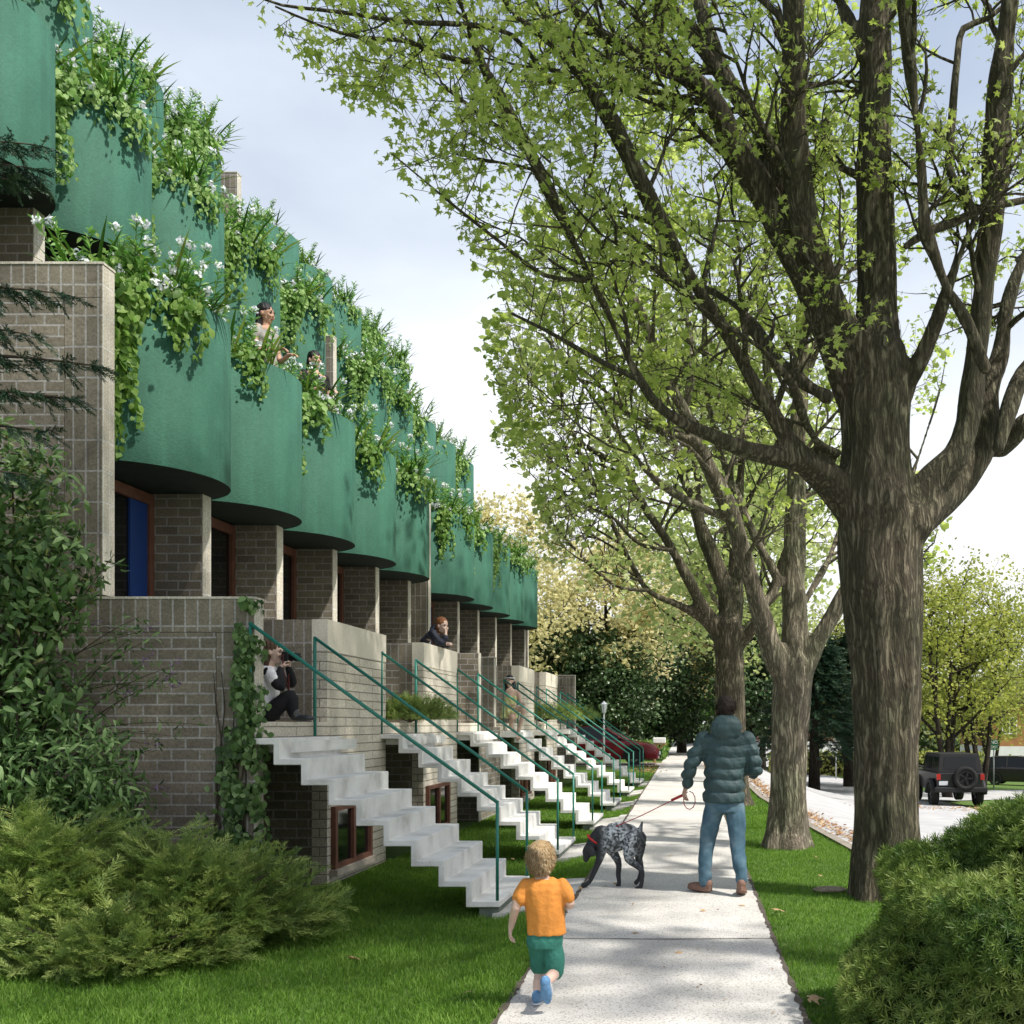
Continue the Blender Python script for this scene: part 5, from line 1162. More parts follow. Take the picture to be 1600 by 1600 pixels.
for (c, d) in ((Wm(1101, 1389, .0), Vector((-.75, .65, 0))), (Wm(1158.5, 1391, -.2), Vector((.05, 1, 0)))):
    s_ = MB(); d.normalize(); sd2 = d.cross(Z_); c.z = .045; ell(s_, c+d*.06, (d*.155, sd2*.050, Z_*.044)); ell(s_, c-d*.03+Z_*.035, (d*.06, sd2*.045, Z_*.055)); ell(s_, c+d*.06-Z_*.022, (d*.160, sd2*.055, Z_*.022))
    if c.y < -.1:
        for i, v_ in enumerate(s_.v): s_.v[i] = (v_[0], v_[1], v_[2]+max(0, .05-(v_[1]-c.y+.08)*.35)*.7)
    remesh_obj('shoe', s_, .008, 2, sm_, man)
hm = MB(); ell(hm, hc+Z_*.030-Y_*.020, (X_*.086, Y_*.098, Z_*.098)); ell(hm, hc-Z_*.035-Y_*.045, (X_*.070, Y_*.055, Z_*.060))
strands(remesh_obj('hair', hm, .008, 1, M['hair_brown'], man, wav(11, 60, .004)), 2600, .032, M['strand_b'], man, 1)
# ---- running boy, seen from behind
Yb = 5.66; Bb = P(848, 1568, Yb); Bb.z = .006; boy = empty('person', Bb, 'small blond boy in an orange shirt and teal shorts running along the sidewalk edge', 'person')
def Wb(px, py, dy=0): return P(px, py, Yb+dy)-Bb
b = MB(); hb = Wb(845, 1341, .02); add_head(b, hb, (.15, 1, -.15), s=.86); limb(b, [(hb-Z_*.06-Y_*.01, .036), (Wb(849, 1380, 0), .040)])
loft(b, [(Wb(849, 1372), X_*.06, Y_*.045), (Wb(850, 1382), X_*.105, Y_*.060), (Wb(851, 1405), X_*.102, Y_*.068), (Wb(853, 1435), X_*.088, Y_*.066), (Wb(853, 1462), X_*.092, Y_*.068), (Wb(852, 1478), X_*.080, Y_*.06)])
bLA = [(Wb(822, 1384), .034), (Wb(812, 1400, -.02), .030), (Wb(806, 1418, -.03), .026), (Wb(801, 1436, .03), .022), (Wb(799, 1447, .05), .018)]
bRA = [(Wb(878, 1384), .034), (Wb(886, 1398, -.02), .030), (Wb(891, 1412, -.02), .026), (Wb(890, 1414, .07), .022), (Wb(886, 1410, .12), .018)]
limb(b, bLA); limb(b, bRA); add_hand(b, Wb(798, 1448, .05), (-.1, .1, -1), (-1, 0, 0), .62, .5, -1); add_hand(b, Wb(885, 1409, .13), (-.2, .7, .5), (.8, .3, 0), .62, .6, 1)
bL = [(Wb(842, 1468), .050), (Wb(843, 1495, .06), .043), (Wb(845, 1516, .10), .035), (Wb(842, 1535, .04), .033), (Wb(840, 1553, 0), .024)]
bR = [(Wb(863, 1468), .050), (Wb(866, 1496, .00), .043), (Wb(866, 1519, -.0), .035), (Wb(860, 1527, -.12), .032), (Wb(854, 1534, -.20), .024)]
limb(b, bL); limb(b, bR); remesh_obj('body', b, .0062, 2, M['skin_pale'], boy)
wht0 = smat('sole_white', (.55, .58, .62), .7); om = smat('shirt_orange', (.62, .24, .045), .8, .35, 30); tm = smat('shorts_teal', (.035, .17, .13), .85, .4, 40); bm2 = smat('sneaker_blue', (.10, .22, .38), .7, .3, 40)
s_ = MB(); loft(s_, [(Wb(849, 1371, 0), X_*.052, Y_*.047), (Wb(850, 1377), X_*.10, Y_*.066), (Wb(850.5, 1388), X_*.118, Y_*.078), (Wb(852, 1410), X_*.112, Y_*.083), (Wb(854, 1440), X_*.106, Y_*.082), (Wb(855, 1459), X_*.108, Y_*.084)], 24)
limb(s_, [(Wb(824, 1383), .042), (Wb(815, 1397, -.01), .042), (Wb(812, 1404, -.02), .041)]); limb(s_, [(Wb(877, 1383), .042), (Wb(885, 1395, -.01), .042), (Wb(888, 1403, -.02), .041)])
remesh_obj('shirt', s_, .0065, 2, om, boy, wav(3, 34, .0032, az=.5))
s_ = MB(); loft(s_, [(Wb(853, 1450), X_*.096, Y_*.072), (Wb(852, 1470), X_*.103, Y_*.078), (Wb(852, 1480), X_*.095, Y_*.075)], 22); limb(s_, [(Wb(841, 1472), .056), (Wb(843, 1500, .065), .054), (Wb(844, 1511, .09), .052)]); limb(s_, [(Wb(863, 1472), .056), (Wb(866, 1500, 0), .055), (Wb(867, 1517, 0), .053)])
remesh_obj('shorts', s_, .0065, 2, tm, boy, wav(4, 40, .0030, az=.6))
for c, d, u in ((Wb(839, 1561, .0), Vector((-.1, .95, -.12)), Z_), (Wb(852, 1543, -.23), Vector((.05, .45, -.88)), Vector((0, -.9, -.45)))):
    d.normalize(); sd2 = d.cross(u).normalized(); u2 = sd2.cross(d); s_ = MB(); ell(s_, c+d*.035, (d*.082, sd2*.031, u2*.028)); ell(s_, c-d*.022+u2*(.018 if u == Z_ else -.018), (d*.036, sd2*.029, u2*.036)); remesh_obj('shoe', s_, .0055, 2, bm2, boy); s_ = MB(); ell(s_, c+d*.028-u2*.024*(1 if u == Z_ else 1), (d*.086, sd2*.033, u2*.009)); s_.build('sole', wht0, boy, True)
hm = MB(); ell(hm, hb+Z_*.018-Y_*.018, (X_*.076, Y_*.088, Z_*.086)); ell(hm, hb-Z_*.030-Y_*.036, (X_*.062, Y_*.050, Z_*.052))
strands(remesh_obj('hair', hm, .006, 1, M['hair_blond'], boy, wav(10, 60, .003)), 4200, .030, M['strand_y'], boy, 2, (.25, -.25, -.8), .28)
# toy in his right hand
ty = MB(); c = Wb(889, 1412, .14)+Bb; ell(ty, c, ((.025, 0, .01), (0, .05, .02), (0, -.01, .03))); tyo = ty.build('toy', smat('toy_white', (.6, .6, .68), .5), None, True); tag(tyo, 'small pale toy held in the right hand of the running boy', 'toy')
# ---- dog: grey ticked pointer with its nose to the ground
Yd = 9.75; Bd = P(965, 1388, Yd); Bd.z = .006; dog = empty('dog', Bd, 'black and grey speckled pointer dog sniffing the sidewalk edge, head lowered', 'dog')
def Wd(px, py, dy=0): return P(px, py, Yd+dy)-Bd
b = MB()
loft(b, [(Wd(930, 1312, 0), Vector((.03, 0, .06)), Y_*.055), (Wd(938, 1312, 0), Vector((.03, 0, .10)), Y_*.075), (Wd(950, 1309, 0), Vector((.01, 0, .135)), Y_*.100), (Wd(963, 1308, 0), Vector((0, 0, .145)), Y_*.105), (Wd(977, 1306, 0), Vector((0, 0, .125)), Y_*.095), (Wd(990, 1305, 0), Vector((-.01, 0, .10)), Y_*.085), (Wd(1001, 1309, 0), Vector((-.02, 0, .085)), Y_*.080), (Wd(1007, 1314, 0), Vector((-.02, 0, .05)), Y_*.05)], 24)
limb(b, [(Wd(940, 1303), .085), (Wd(931, 1311), .070), (Wd(926, 1318, -.01), .060), (Wd(923, 1324, -.02), .056)])
ell(b, Wd(920.5, 1328, -.03), (Vector((-.040, 0, -.075)), Y_*.055, Vector((.052, 0, -.028)))); limb(b, [(Wd(918, 1333, -.03), .040), (Wd(916, 1340, -.035), .032), (Wd(915.5, 1343, -.035), .028)])
for q in (-1, 1): ell(b, Wd(925.5, 1330, -.03)+Y_*q*.058, (Vector((.012, 0, -.055)), Y_*.010, Vector((.036, 0, .010))))
fl = [(Wd(941, 1322, -.06), .062), (Wd(938, 1338, -.07), .042), (Wd(933, 1352, -.07), .029), (Wd(927, 1366, -.07), .025), (Wd(921, 1378, -.07), .021), (Wd(914, 1383, -.07), .026), (Wd(911, 1384, -.07), .022)]
fr_ = [(Wd(948, 1320, .06), .058), (Wd(962, 1338, .07), .042), (Wd(967, 1352, .07), .029), (Wd(966, 1366, .06), .025), (Wd(967.5, 1378, .05), .020), (Wd(966, 1385, .05), .028)]
hn = [(Wd(990, 1308, -.06), .082), (Wd(985, 1327, -.075), .070), (Wd(983, 1342, -.08), .046), (Wd(994, 1352, -.08), .031), (Wd(1003, 1361, -.08), .026), (Wd(1003, 1374, -.08), .021), (Wd(1001, 1386, -.08), .022), (Wd(995, 1389, -.08), .026)]
hf = [(Wd(998, 1310, .06), .078), (Wd(999, 1327, .075), .056), (Wd(998, 1342, .08), .038), (Wd(1002, 1356, .08), .027), (Wd(1001, 1364, .08), .022), (Wd(998, 1374, .08), .020), (Wd(994, 1379, .07), .024)]
for l_ in (fl, fr_, hn, hf): limb(b, l_, 10)
limb(b, [(Wd(1000, 1298), .028), (Wd(1001.5, 1291, .01), .018), (Wd(1003.5, 1285, .01), .012)], 8)
dm = nmat('dog_coat', [(.010, .010, .011), (.020, .020, .022)], 30, 5, .55, .2, 120)
def dogmat():
    m, t, bb = base_mat('dog_coat', .6); nn, ll = t.nodes.new, t.links.new; tc = nn('ShaderNodeTexCoord'); n1 = nn('ShaderNodeTexNoise'); n1.inputs['Scale'].default_value = 42; n1.inputs['Detail'].default_value = 5; ll(tc.outputs['Object'], n1.inputs[0])
    r1 = nn('ShaderNodeValToRGB'); r1.color_ramp.elements[0].position = .40; r1.color_ramp.elements[0].color = (.035, .038, .042, 1); r1.color_ramp.elements[1].position = .60; r1.color_ramp.elements[1].color = (.48, .52, .55, 1); ll(n1.outputs[0], r1.inputs[0])
    sp = nn('ShaderNodeSeparateXYZ'); ll(tc.outputs['Object'], sp.inputs[0]); n2 = nn('ShaderNodeTexNoise'); n2.inputs['Scale'].default_value = 7; ll(tc.outputs['Object'], n2.inputs[0])
    def band(sock, a, c_):
        q = nn('ShaderNodeMapRange'); q.interpolation_type = 'SMOOTHSTEP'; q.inputs['From Min'].default_value = a; q.inputs['From Max'].default_value = c_; ll(sock, q.inputs['Value']); return q.outputs[0]
    def mul(a, c_): q = nn('ShaderNodeMath'); q.operation = 'MULTIPLY'; ll(a, q.inputs[0]); ll(c_, q.inputs[1]); return q.outputs[0]
    ax = band(sp.outputs['X'], -.17, -.06); ax2 = band(sp.outputs['X'], .255, .18); az = band(sp.outputs['Z'], .14, .30); nb = band(n2.outputs[0], .30, .55)
    k = mul(mul(ax, ax2), mul(az, nb)); mx = nn('ShaderNodeMix'); mx.data_type = 'RGBA'; ll(k, mx.inputs['Factor']); mx.inputs['A'].default_value = (.026, .028, .031, 1); ll(r1.outputs[0], mx.inputs['B']); ll(mx.outputs['Result'], bb.inputs['Base Color']); return m
remesh_obj('body', b, .0085, 2, dogmat(), dog)
c_ = MB(); cc = Wd(928.5, 1313, -.005); c_.tube([cc+Vector((.03, 0, -.055))*math.cos(a)+Y_*.071*math.sin(a)*1.0+Vector((-.045, 0, -.05))*0+Vector((.045, 0, .055))*math.cos(a)*0 + Vector((.028, 0, .045))*math.cos(a)*-0 for a in [i*math.pi/10 for i in range(21)]], .009, 6, cap=False)
c_ = MB(); fwd = Vector((-.6, 0, -.8)); p1 = fwd.cross(Y_).normalized(); c_.tube([cc+p1*.078*math.cos(a)+Y_*.078*math.sin(a) for a in [i*math.pi/12 for i in range(25)]], .010, 6, cap=False); c_.build('collar', smat('collar_red', (.35, .02, .02), .6), dog, True)
ls = MB(); A = hl+Bm+Vector((-.02, .02, -.07)); Bq = Wd(932, 1304, -.02)+Bd; mid = (A+Bq)/2-Z_*.015; ls.tube([A.lerp(mid, t/5) if t <= 5 else mid.lerp(Bq, (t-5)/5) for t in range(11)], .0045, 6)
lo_ = empty('dog_leash', (0, 0, 0), 'red dog leash running from the hand of the walking man to the speckled dog', 'leash')
rm_ = smat('leash_red', (.40, .025, .03), .5); ls.build('strap', rm_, lo_, True); gp = MB(); gp.tube([A, A.lerp(Bq, .14)], .013, 8); gp.build('grip', rm_, lo_, True)
lp = MB(); lp.tube([A+Vector((.05+.055*math.sin(t*.6), .02, .03-.085*(1-math.cos(t*.6)))) for t in range(11)], .0045, 6); lp.build('wrist_loop', rm_, lo_, True)
# ---- woman with a camera sitting on the first landing
Yw = 9.95; Bw = P(440, 1126, Yw); Bw.z = 1.575; wm = empty('person', Bw, 'woman in a white top and black trousers sitting on the first landing, taking a photo', 'person')
def Ww(px, py, dy=0): return P(px, py, Yw+dy)-Bw
b = MB(); hw = Ww(428.5, 1018.5, 0); fw = Vector((1, -.12, -.08)); add_head(b, hw, fw, s=.95); limb(b, [(hw-Z_*.06-X_*.02, .045), (Ww(421, 1040), .047)])
loft(b, [(Ww(418, 1042), X_*.055, Y_*.07), (Ww(417, 1050), X_*.085, Y_*.15), (Ww(416, 1068), X_*.095, Y_*.15), (Ww(415, 1090), X_*.09, Y_*.135), (Ww(415, 1110), X_*.10, Y_*.15), (Ww(416, 1122), X_*.09, Y_*.14)])
wa = [(Ww(420, 1050, -.14), .045), (Ww(430, 1066, -.17), .040), (Ww(440, 1074, -.16), .035), (Ww(438, 1058, -.12), .030), (Ww(438, 1046, -.09), .023)]
wa2 = [(Ww(421, 1050, .13), .045), (Ww(440, 1062, .16), .040), (Ww(456, 1068, .14), .035), (Ww(455, 1056, .08), .030), (Ww(451, 1045, .03), .023)]
limb(b, wa); limb(b, wa2); add_hand(b, Ww(438.5, 1044, -.08), (.45, .15, 1), (-.6, -.7, .2), .8, .7, 1); add_hand(b, Ww(450, 1044, .03), (.15, -.1, 1), (.3, .9, 0), .8, .7, 1)
wl1 = [(Ww(420, 1116, -.09), .078), (Ww(438, 1100, -.10), .070), (Ww(454, 1088, -.10), .055), (Ww(457, 1104, -.10), .048), (Ww(460, 1118, -.10), .034)]
wl2 = [(Ww(420, 1116, .09), .078), (Ww(436, 1100, .10), .070), (Ww(450, 1090, .10), .055), (Ww(455, 1104, .10), .048), (Ww(459, 1118, .10), .034)]
limb(b, wl1); limb(b, wl2); remesh_obj('body', b, .0085, 2, M['skin_pale'], wm)
blk = smat('black_cloth', (.012, .012, .014), .8, .3, 40); wht = smat('white_cloth', (.72, .71, .72), .85, .3, 40)
s_ = MB()
for L_ in (wl1, wl2): limb(s_, [(p, q+.010) for p, q in L_])
loft(s_, [(Ww(415, 1108), X_*.112, Y_*.165), (Ww(416, 1120), X_*.12, Y_*.17), (Ww(417, 1125), X_*.11, Y_*.15)]); remesh_obj('trousers', s_, .009, 2, blk, wm)
s_ = MB(); limb(s_, [(p, q+.010) for p, q in wa]); limb(s_, [(p, q+.010) for p, q in wa2]); remesh_obj('sleeves', s_, .009, 2, blk, wm)
s_ = MB(); loft(s_, [(Ww(419, 1041), X_*.062, Y_*.08), (Ww(418, 1048), X_*.098, Y_*.165), (Ww(416, 1068), X_*.118, Y_*.175), (Ww(415, 1090), X_*.115, Y_*.165), (Ww(416, 1112), X_*.135, Y_*.185)], 22); limb(s_, [(Ww(420, 1050, -.14), .058), (Ww(427, 1062, -.165), .060)])
remesh_obj('top', s_, .009, 2, wht, wm, wav(9, 26, .005))
for L_, dy in ((wl1, -.10), (wl2, .10)):
    s_ = MB(); limb(s_, [(Ww(458.5, 1108, dy), .050), (Ww(461, 1119, dy), .045)]); ell(s_, Ww(473, 1122, dy), (X_*.125, Y_*.042, Z_*.034)); remesh_obj('boot', s_, .009, 2, nmat('black_leather', [(.012, .012, .013), (.03, .03, .032)], 12, 4, .3, .2, 40, spec=.6), wm)
hm = MB(); ell(hm, hw+Z_*.043-X_*.019, (X_*.095, Y_*.083, Z_*.084)); loft(hm, [(hw-X_*.045+Z_*.02, X_*.055, Y_*.082), (hw-X_*.055-Z_*.06, X_*.045, Y_*.082), (hw-X_*.055-Z_*.14, X_*.032, Y_*.07)]); remesh_obj('hair', hm, .008, 1, M['hair_light'], wm, lambda co: .004*np.sin(co[:, 0]*160+co[:, 1]*90))
face_bits(hw, fw, (0, 0, 1), .95, wm)
cam_o = empty('camera_body', Ww(447, 1026, -.02)+Bw, 'black camera held up to the eye of the woman on the first landing', 'camera')
m_ = MB(); m_.box(-.02, .04, -.07, .07, -.045, .045); m_.build('housing', blk, cam_o, bevel=.006); m_ = MB(); m_.tube([(.04, 0, 0), (.075, 0, 0), (.078, 0, 0), (.13, 0, -.005)], [.034, .036, .040, .040], 16); m_.build('lens', blk, cam_o, True)
m_ = MB(); m_.tube([(0, .07, .02), (.0, .06, -.12), (.02, .02, -.26), (.03, 0, -.38), (.02, -.03, -.26), (0, -.07, -.12), (0, -.07, .02)], .006, 5); m_.build('strap', smat('strap_dark', (.10, .02, .02), .7), cam_o, True)
# ---- woman in yellow on the fourth landing
Yy = 20.2; By = P(796, 1116, Yy); wy = empty('person', By, 'woman in a pale yellow dress sitting on the fourth landing, bare legs hanging down', 'person')
def Wy(px, py, dy=0): return P(px+6, py, Yy+dy)-By
b = MB(); hy = Wy(790.5, 1064.5, 0); fy = Vector((-.35, -1, .0)); add_head(b, hy, fy, s=1.0); limb(b, [(hy-Z_*.06, .045), (Wy(792.5, 1076), .047)])
loft(b, [(Wy(793, 1075), X_*.07, Y_*.06), (Wy(793, 1079), X_*.155, Y_*.08), (Wy(792, 1089), X_*.135, Y_*.095), (Wy(790, 1100), X_*.115, Y_*.085), (Wy(789, 1110), X_*.14, Y_*.11), (Wy(789, 1116), X_*.14, Y_*.11)])
ya = [(Wy(783, 1080), .042), (Wy(781.5, 1091, -.03), .037), (Wy(784, 1101, -.06), .033), (Wy(790, 1103, -.14), .027), (Wy(796, 1102, -.18), .021)]; ya2 = [(Wy(803, 1080), .042), (Wy(806, 1091, -.03), .037), (Wy(808, 1099, -.08), .033), (Wy(812, 1101, -.18), .027), (Wy(814, 1102, -.22), .021)]
limb(b, ya); limb(b, ya2); add_hand(b, ya[-1][0], (1, -.2, 0), (0, 0, 1), .8, .5, 1); add_hand(b, ya2[-1][0], (.4, -.6, -.3), (0, 0, 1), .8, .5, 1)
y1_ = [(Wy(790, 1113, -.06), .080), (Wy(801, 1110, -.2), .066), (Wy(812, 1107, -.32), .052), (Wy(809, 1124, -.30), .045), (Wy(803, 1146, -.26), .030), (Wy(804, 1150, -.26), .028), (Wy(807, 1153.5, -.36), .024)]
y2_ = [(Wy(788, 1115, -.04), .080), (Wy(793, 1118, -.2), .066), (Wy(796, 1120, -.3), .054), (Wy(792.5, 1132, -.26), .046), (Wy(799, 1148, -.22), .030), (Wy(800, 1151, -.24), .028), (Wy(804, 1155, -.34), .024)]
limb(b, y1_); limb(b, y2_); remesh_obj('body', b, .010, 2, M['skin_pale'], wy)
s_ = MB(); loft(s_, [(Wy(793, 1087.5), X_*.130, Y_*.105), (Wy(791, 1095), X_*.130, Y_*.105), (Wy(789.5, 1103), X_*.130, Y_*.105), (Wy(789, 1112, -.02), X_*.165, Y_*.14), (Wy(789, 1122, -.06), X_*.17, Y_*.16)], 22); limb(s_, [(Wy(789, 1114, -.06), .098), (Wy(795, 1114, -.2), .09)]); remesh_obj('dress', s_, .011, 2, smat('yellow_dress', (.66, .66, .32), .85, .3, 30), wy, lambda co: .006*np.sin(co[:, 0]*60+co[:, 2]*20))
hm = MB(); ell(hm, hy+Z_*.045+Y_*.018, (X_*.086, Y_*.100, Z_*.088))
for q, ln in ((-1, .36), (1, .36)): loft(hm, [(hy+X_*q*.07+Y_*.03, X_*.035, Y_*.06), (hy+X_*(q*.085+.01)-Z_*.14+Y_*.0, X_*.045, Y_*.06), (hy+X_*(q*.085+.02)-Z_*ln-Y_*.03, X_*.035, Y_*.03)])
remesh_obj('hair', hm, .009, 1, M['hair_black'], wy); face_bits(hy, fy, (0, 0, 1), 1.0, wy)
m_ = MB(); ff, ss_, uu = head_frame(fy); m_.tube([hy+uu*.062+(ss_*math.cos(a)*.090+ff*math.sin(a)*.100) for a in [i*math.pi/12-0 for i in range(25)]], .010, 5, cap=False); m_.build('headband', wht, wy, True)
# ---- figures on the balconies
def stander(px, py, Y, zf, f, label, hair, top, long=True, skin='skin'):
    hp = P(px, py, Y); root = empty('person', (hp.x, hp.y, zf), label, 'person'); H0 = hp-root.location; f = Vector(f); b = MB(); s = 1.0
    add_head(b, H0, f, s=1.06); limb(b, [(H0-Z_*.06, .046), (H0-Z_*.17, .050)]); yw_ = f.cross(Z_).normalized(); fd = Z_.cross(yw_).normalized()*-1
    q = lambda dz: H0-Z_*dz
    loft(b, [(q(.16), yw_*.07, fd*.06), (q(.20), yw_*.17, fd*.085), (q(.33), yw_*.155, fd*.11), (q(.52), yw_*.12, fd*.09), (q(.66), yw_*.16, fd*.11), (q(.76), yw_*.15, fd*.11)])
    z0 = H0.z-.76
    for k in (-1, 1):
        limb(b, [(q(.72)+yw_*k*.085, .080), (Vector((H0.x, H0.y, z0*.5))+yw_*k*.09, .055), (Vector((H0.x, H0.y, .07))+yw_*k*.09, .036)]); ell(b, Vector((H0.x, H0.y, .035))+yw_*k*.09+f.normalized()*.05, (f.normalized()*.11, yw_*.04, Z_*.035))
        limb(b, [(q(.22)+yw_*k*.17, .046), (q(.38)+yw_*k*.21, .040), (q(.50)+yw_*k*.19+f.normalized()*.06, .034), (q(.46)+yw_*k*.10+f.normalized()*.24, .024)]); add_hand(b, q(.46)+yw_*k*.10+f.normalized()*.25, f, (0, 0, 1), .85, .5, -k)
    remesh_obj('body', b, .010, 2, M[skin], root); fn = f.normalized()
    s_ = MB(); loft(s_, [(q(.215), yw_*.165, fd*.095), (q(.33), yw_*.17, fd*.125), (q(.52), yw_*.135, fd*.105), (q(.68), yw_*.175, fd*.125), (q(.90), yw_*.20, fd*.16)], 20)
    for k in (-1, 1): limb(s_, [(q(.215)+yw_*k*.155, .055), (q(.33)+yw_*k*.20, .052)])
    remesh_obj('dress', s_, .011, 2, top, root, lambda co: .005*np.sin(co[:, 2]*40+co[:, 0]*50))
    hm = MB(); ell(hm, H0+Z_*.048-fn*.020, (yw_*.092, fn*.106, Z_*.093))
    if long: loft(hm, [(H0-fn*.045+Z_*.02, fn*.060, yw_*.088), (H0-fn*.065-Z_*.10, fn*.055, yw_*.090), (H0-fn*.080-Z_*.24, fn*.045, yw_*.080), (H0-fn*.085-Z_*.36, fn*.03, yw_*.06)])
    remesh_obj('hair', hm, .009, 1, hair, root, lambda co: .003*np.sin(co[:, 0]*120+co[:, 1]*120)); face_bits(H0, f, (0, 0, 1), 1.06, root); return root
ol = smat('olive_cloth', (.16, .17, .11), .85, .3, 30)
stander(416, 491, 12.3, 4.0+zo(12.23)+.56, (1, -.22, -.05), 'woman with long black hair looking out above the plants of the second lowest balcony', M['hair_black'], smat('grey_cloth', (.30, .29, .27), .85), skin='skin_tan')
stander(492, 563, 14.1, 4.0+zo(14.13)+.56, (1, -.75, .02), 'woman in a dark vest looking sideways from the third lowest balcony', M['hair_black'], blk)
# red-haired person leaning on the side wall of the second terrace
Yr = 15.25; zt_ = 2.645+zo(14.33)*.75; Br = Vector((P(672, 1000, Yr).x, Yr, 1.57)); rp = empty('person', Br, 'red-haired person in a dark blue jacket leaning on the terrace wall, chin on hand', 'person')
def Wr(px, py, dy=0): return P(px, py, Yr+dy)-Br
b = MB(); hr_ = Wr(691.5, 977.5, -.06); fr2 = Vector((.85, -.6, -.15)); add_head(b, hr_, fr2, s=1.0); limb(b, [(hr_-Z_*.06-X_*.03, .047), (Wr(682, 987), .052)])
loft(b, [(Wr(681, 985), Vector((.03, 0, .05)), Y_*.09), (Wr(676, 990), Vector((.04, 0, .09)), Y_*.17), (Wr(668, 998), Vector((.05, 0, .10)), Y_*.16), (Wr(659, 1006), Vector((.06, 0, .09)), Y_*.14), (Wr(651, 1016), Vector((.09, 0, .06)), Y_*.15)])
er = zt_-1.57+.055
ra1 = [(Wr(677, 989, -.16), .046), (Wr(684, 1002, -.17), .042), (Vector((Wr(694, 1010)[0], -.14, er)), .036), (Wr(696, 996, -.12), .030), (Wr(696.5, 990, -.11), .023)]
ra2 = [(Wr(677, 989, .16), .046), (Wr(684, 1001, .17), .042), (Vector((Wr(690, 1010)[0], .14, er)), .036), (Vector((Wr(699, 1010)[0], -.02, er-.01)), .030), (Vector((Wr(703, 1010)[0], -.10, er-.01)), .023)]
limb(b, ra1); limb(b, ra2); add_hand(b, Wr(696.5, 990, -.11), (.05, .1, 1), (.9, -.3, 0), .85, .9, 1); add_hand(b, ra2[-1][0], (.5, -.8, .1), (0, 0, 1), .9, .5, 1)
for k in (-1, 1): limb(b, [(Wr(651, 1014, .09*k), .085), (Vector((Wr(651, 0)[0]+.02, .1*k, .5)), .058), (Vector((Wr(651, 0)[0]-.02, .1*k, .08)), .04)]); ell(b, Vector((Wr(651, 0)[0]+.04, .1*k, .04)), (X_*.12, Y_*.045, Z_*.04))
remesh_obj('body', b, .010, 2, M['skin_pale'], rp)
nv = smat('navy_jacket', (.018, .022, .038), .6, .5, 40)
s_ = MB(); loft(s_, [(Wr(681.5, 986), Vector((.035, 0, .06)), Y_*.10), (Wr(676, 989.5), Vector((.05, 0, .11)), Y_*.195), (Wr(668, 997), Vector((.06, 0, .12)), Y_*.185), (Wr(659, 1005), Vector((.07, 0, .11)), Y_*.17), (Wr(651, 1015), Vector((.10, 0, .08)), Y_*.17)], 22)
for L_ in (ra1, ra2): limb(s_, [(p, q+.016) for p, q in L_[:4]])
ell(s_, Wr(680, 982), (X_*.075, Y_*.10, Z_*.06)); remesh_obj('jacket', s_, .010, 2, nv, rp, lambda co: .005*np.sin(co[:, 2]*50+co[:, 0]*50))
s_ = MB()
for k in (-1, 1): limb(s_, [(Wr(651, 1014, .09*k), .095), (Vector((Wr(651, 0)[0]+.02, .1*k, .5)), .068), (Vector((Wr(651, 0)[0]-.02, .1*k, .10)), .052)])
remesh_obj('trousers', s_, .011, 2, blk, rp)
fn = fr2.normalized(); sd3 = fn.cross(Z_).normalized(); hm = MB(); ell(hm, hr_+Z_*.046-fn*.018, (sd3*.088, fn*.102, Z_*.088)); loft(hm, [(hr_-fn*.035+Z_*.02, fn*.065, sd3*.086), (hr_-fn*.045-Z_*.06, fn*.055, sd3*.082), (hr_-fn*.045-Z_*.12, fn*.035, sd3*.06)])
remesh_obj('hair', hm, .009, 1, M['hair_red'], rp); face_bits(hr_, fr2, (0, 0, 1), 1.0, rp)
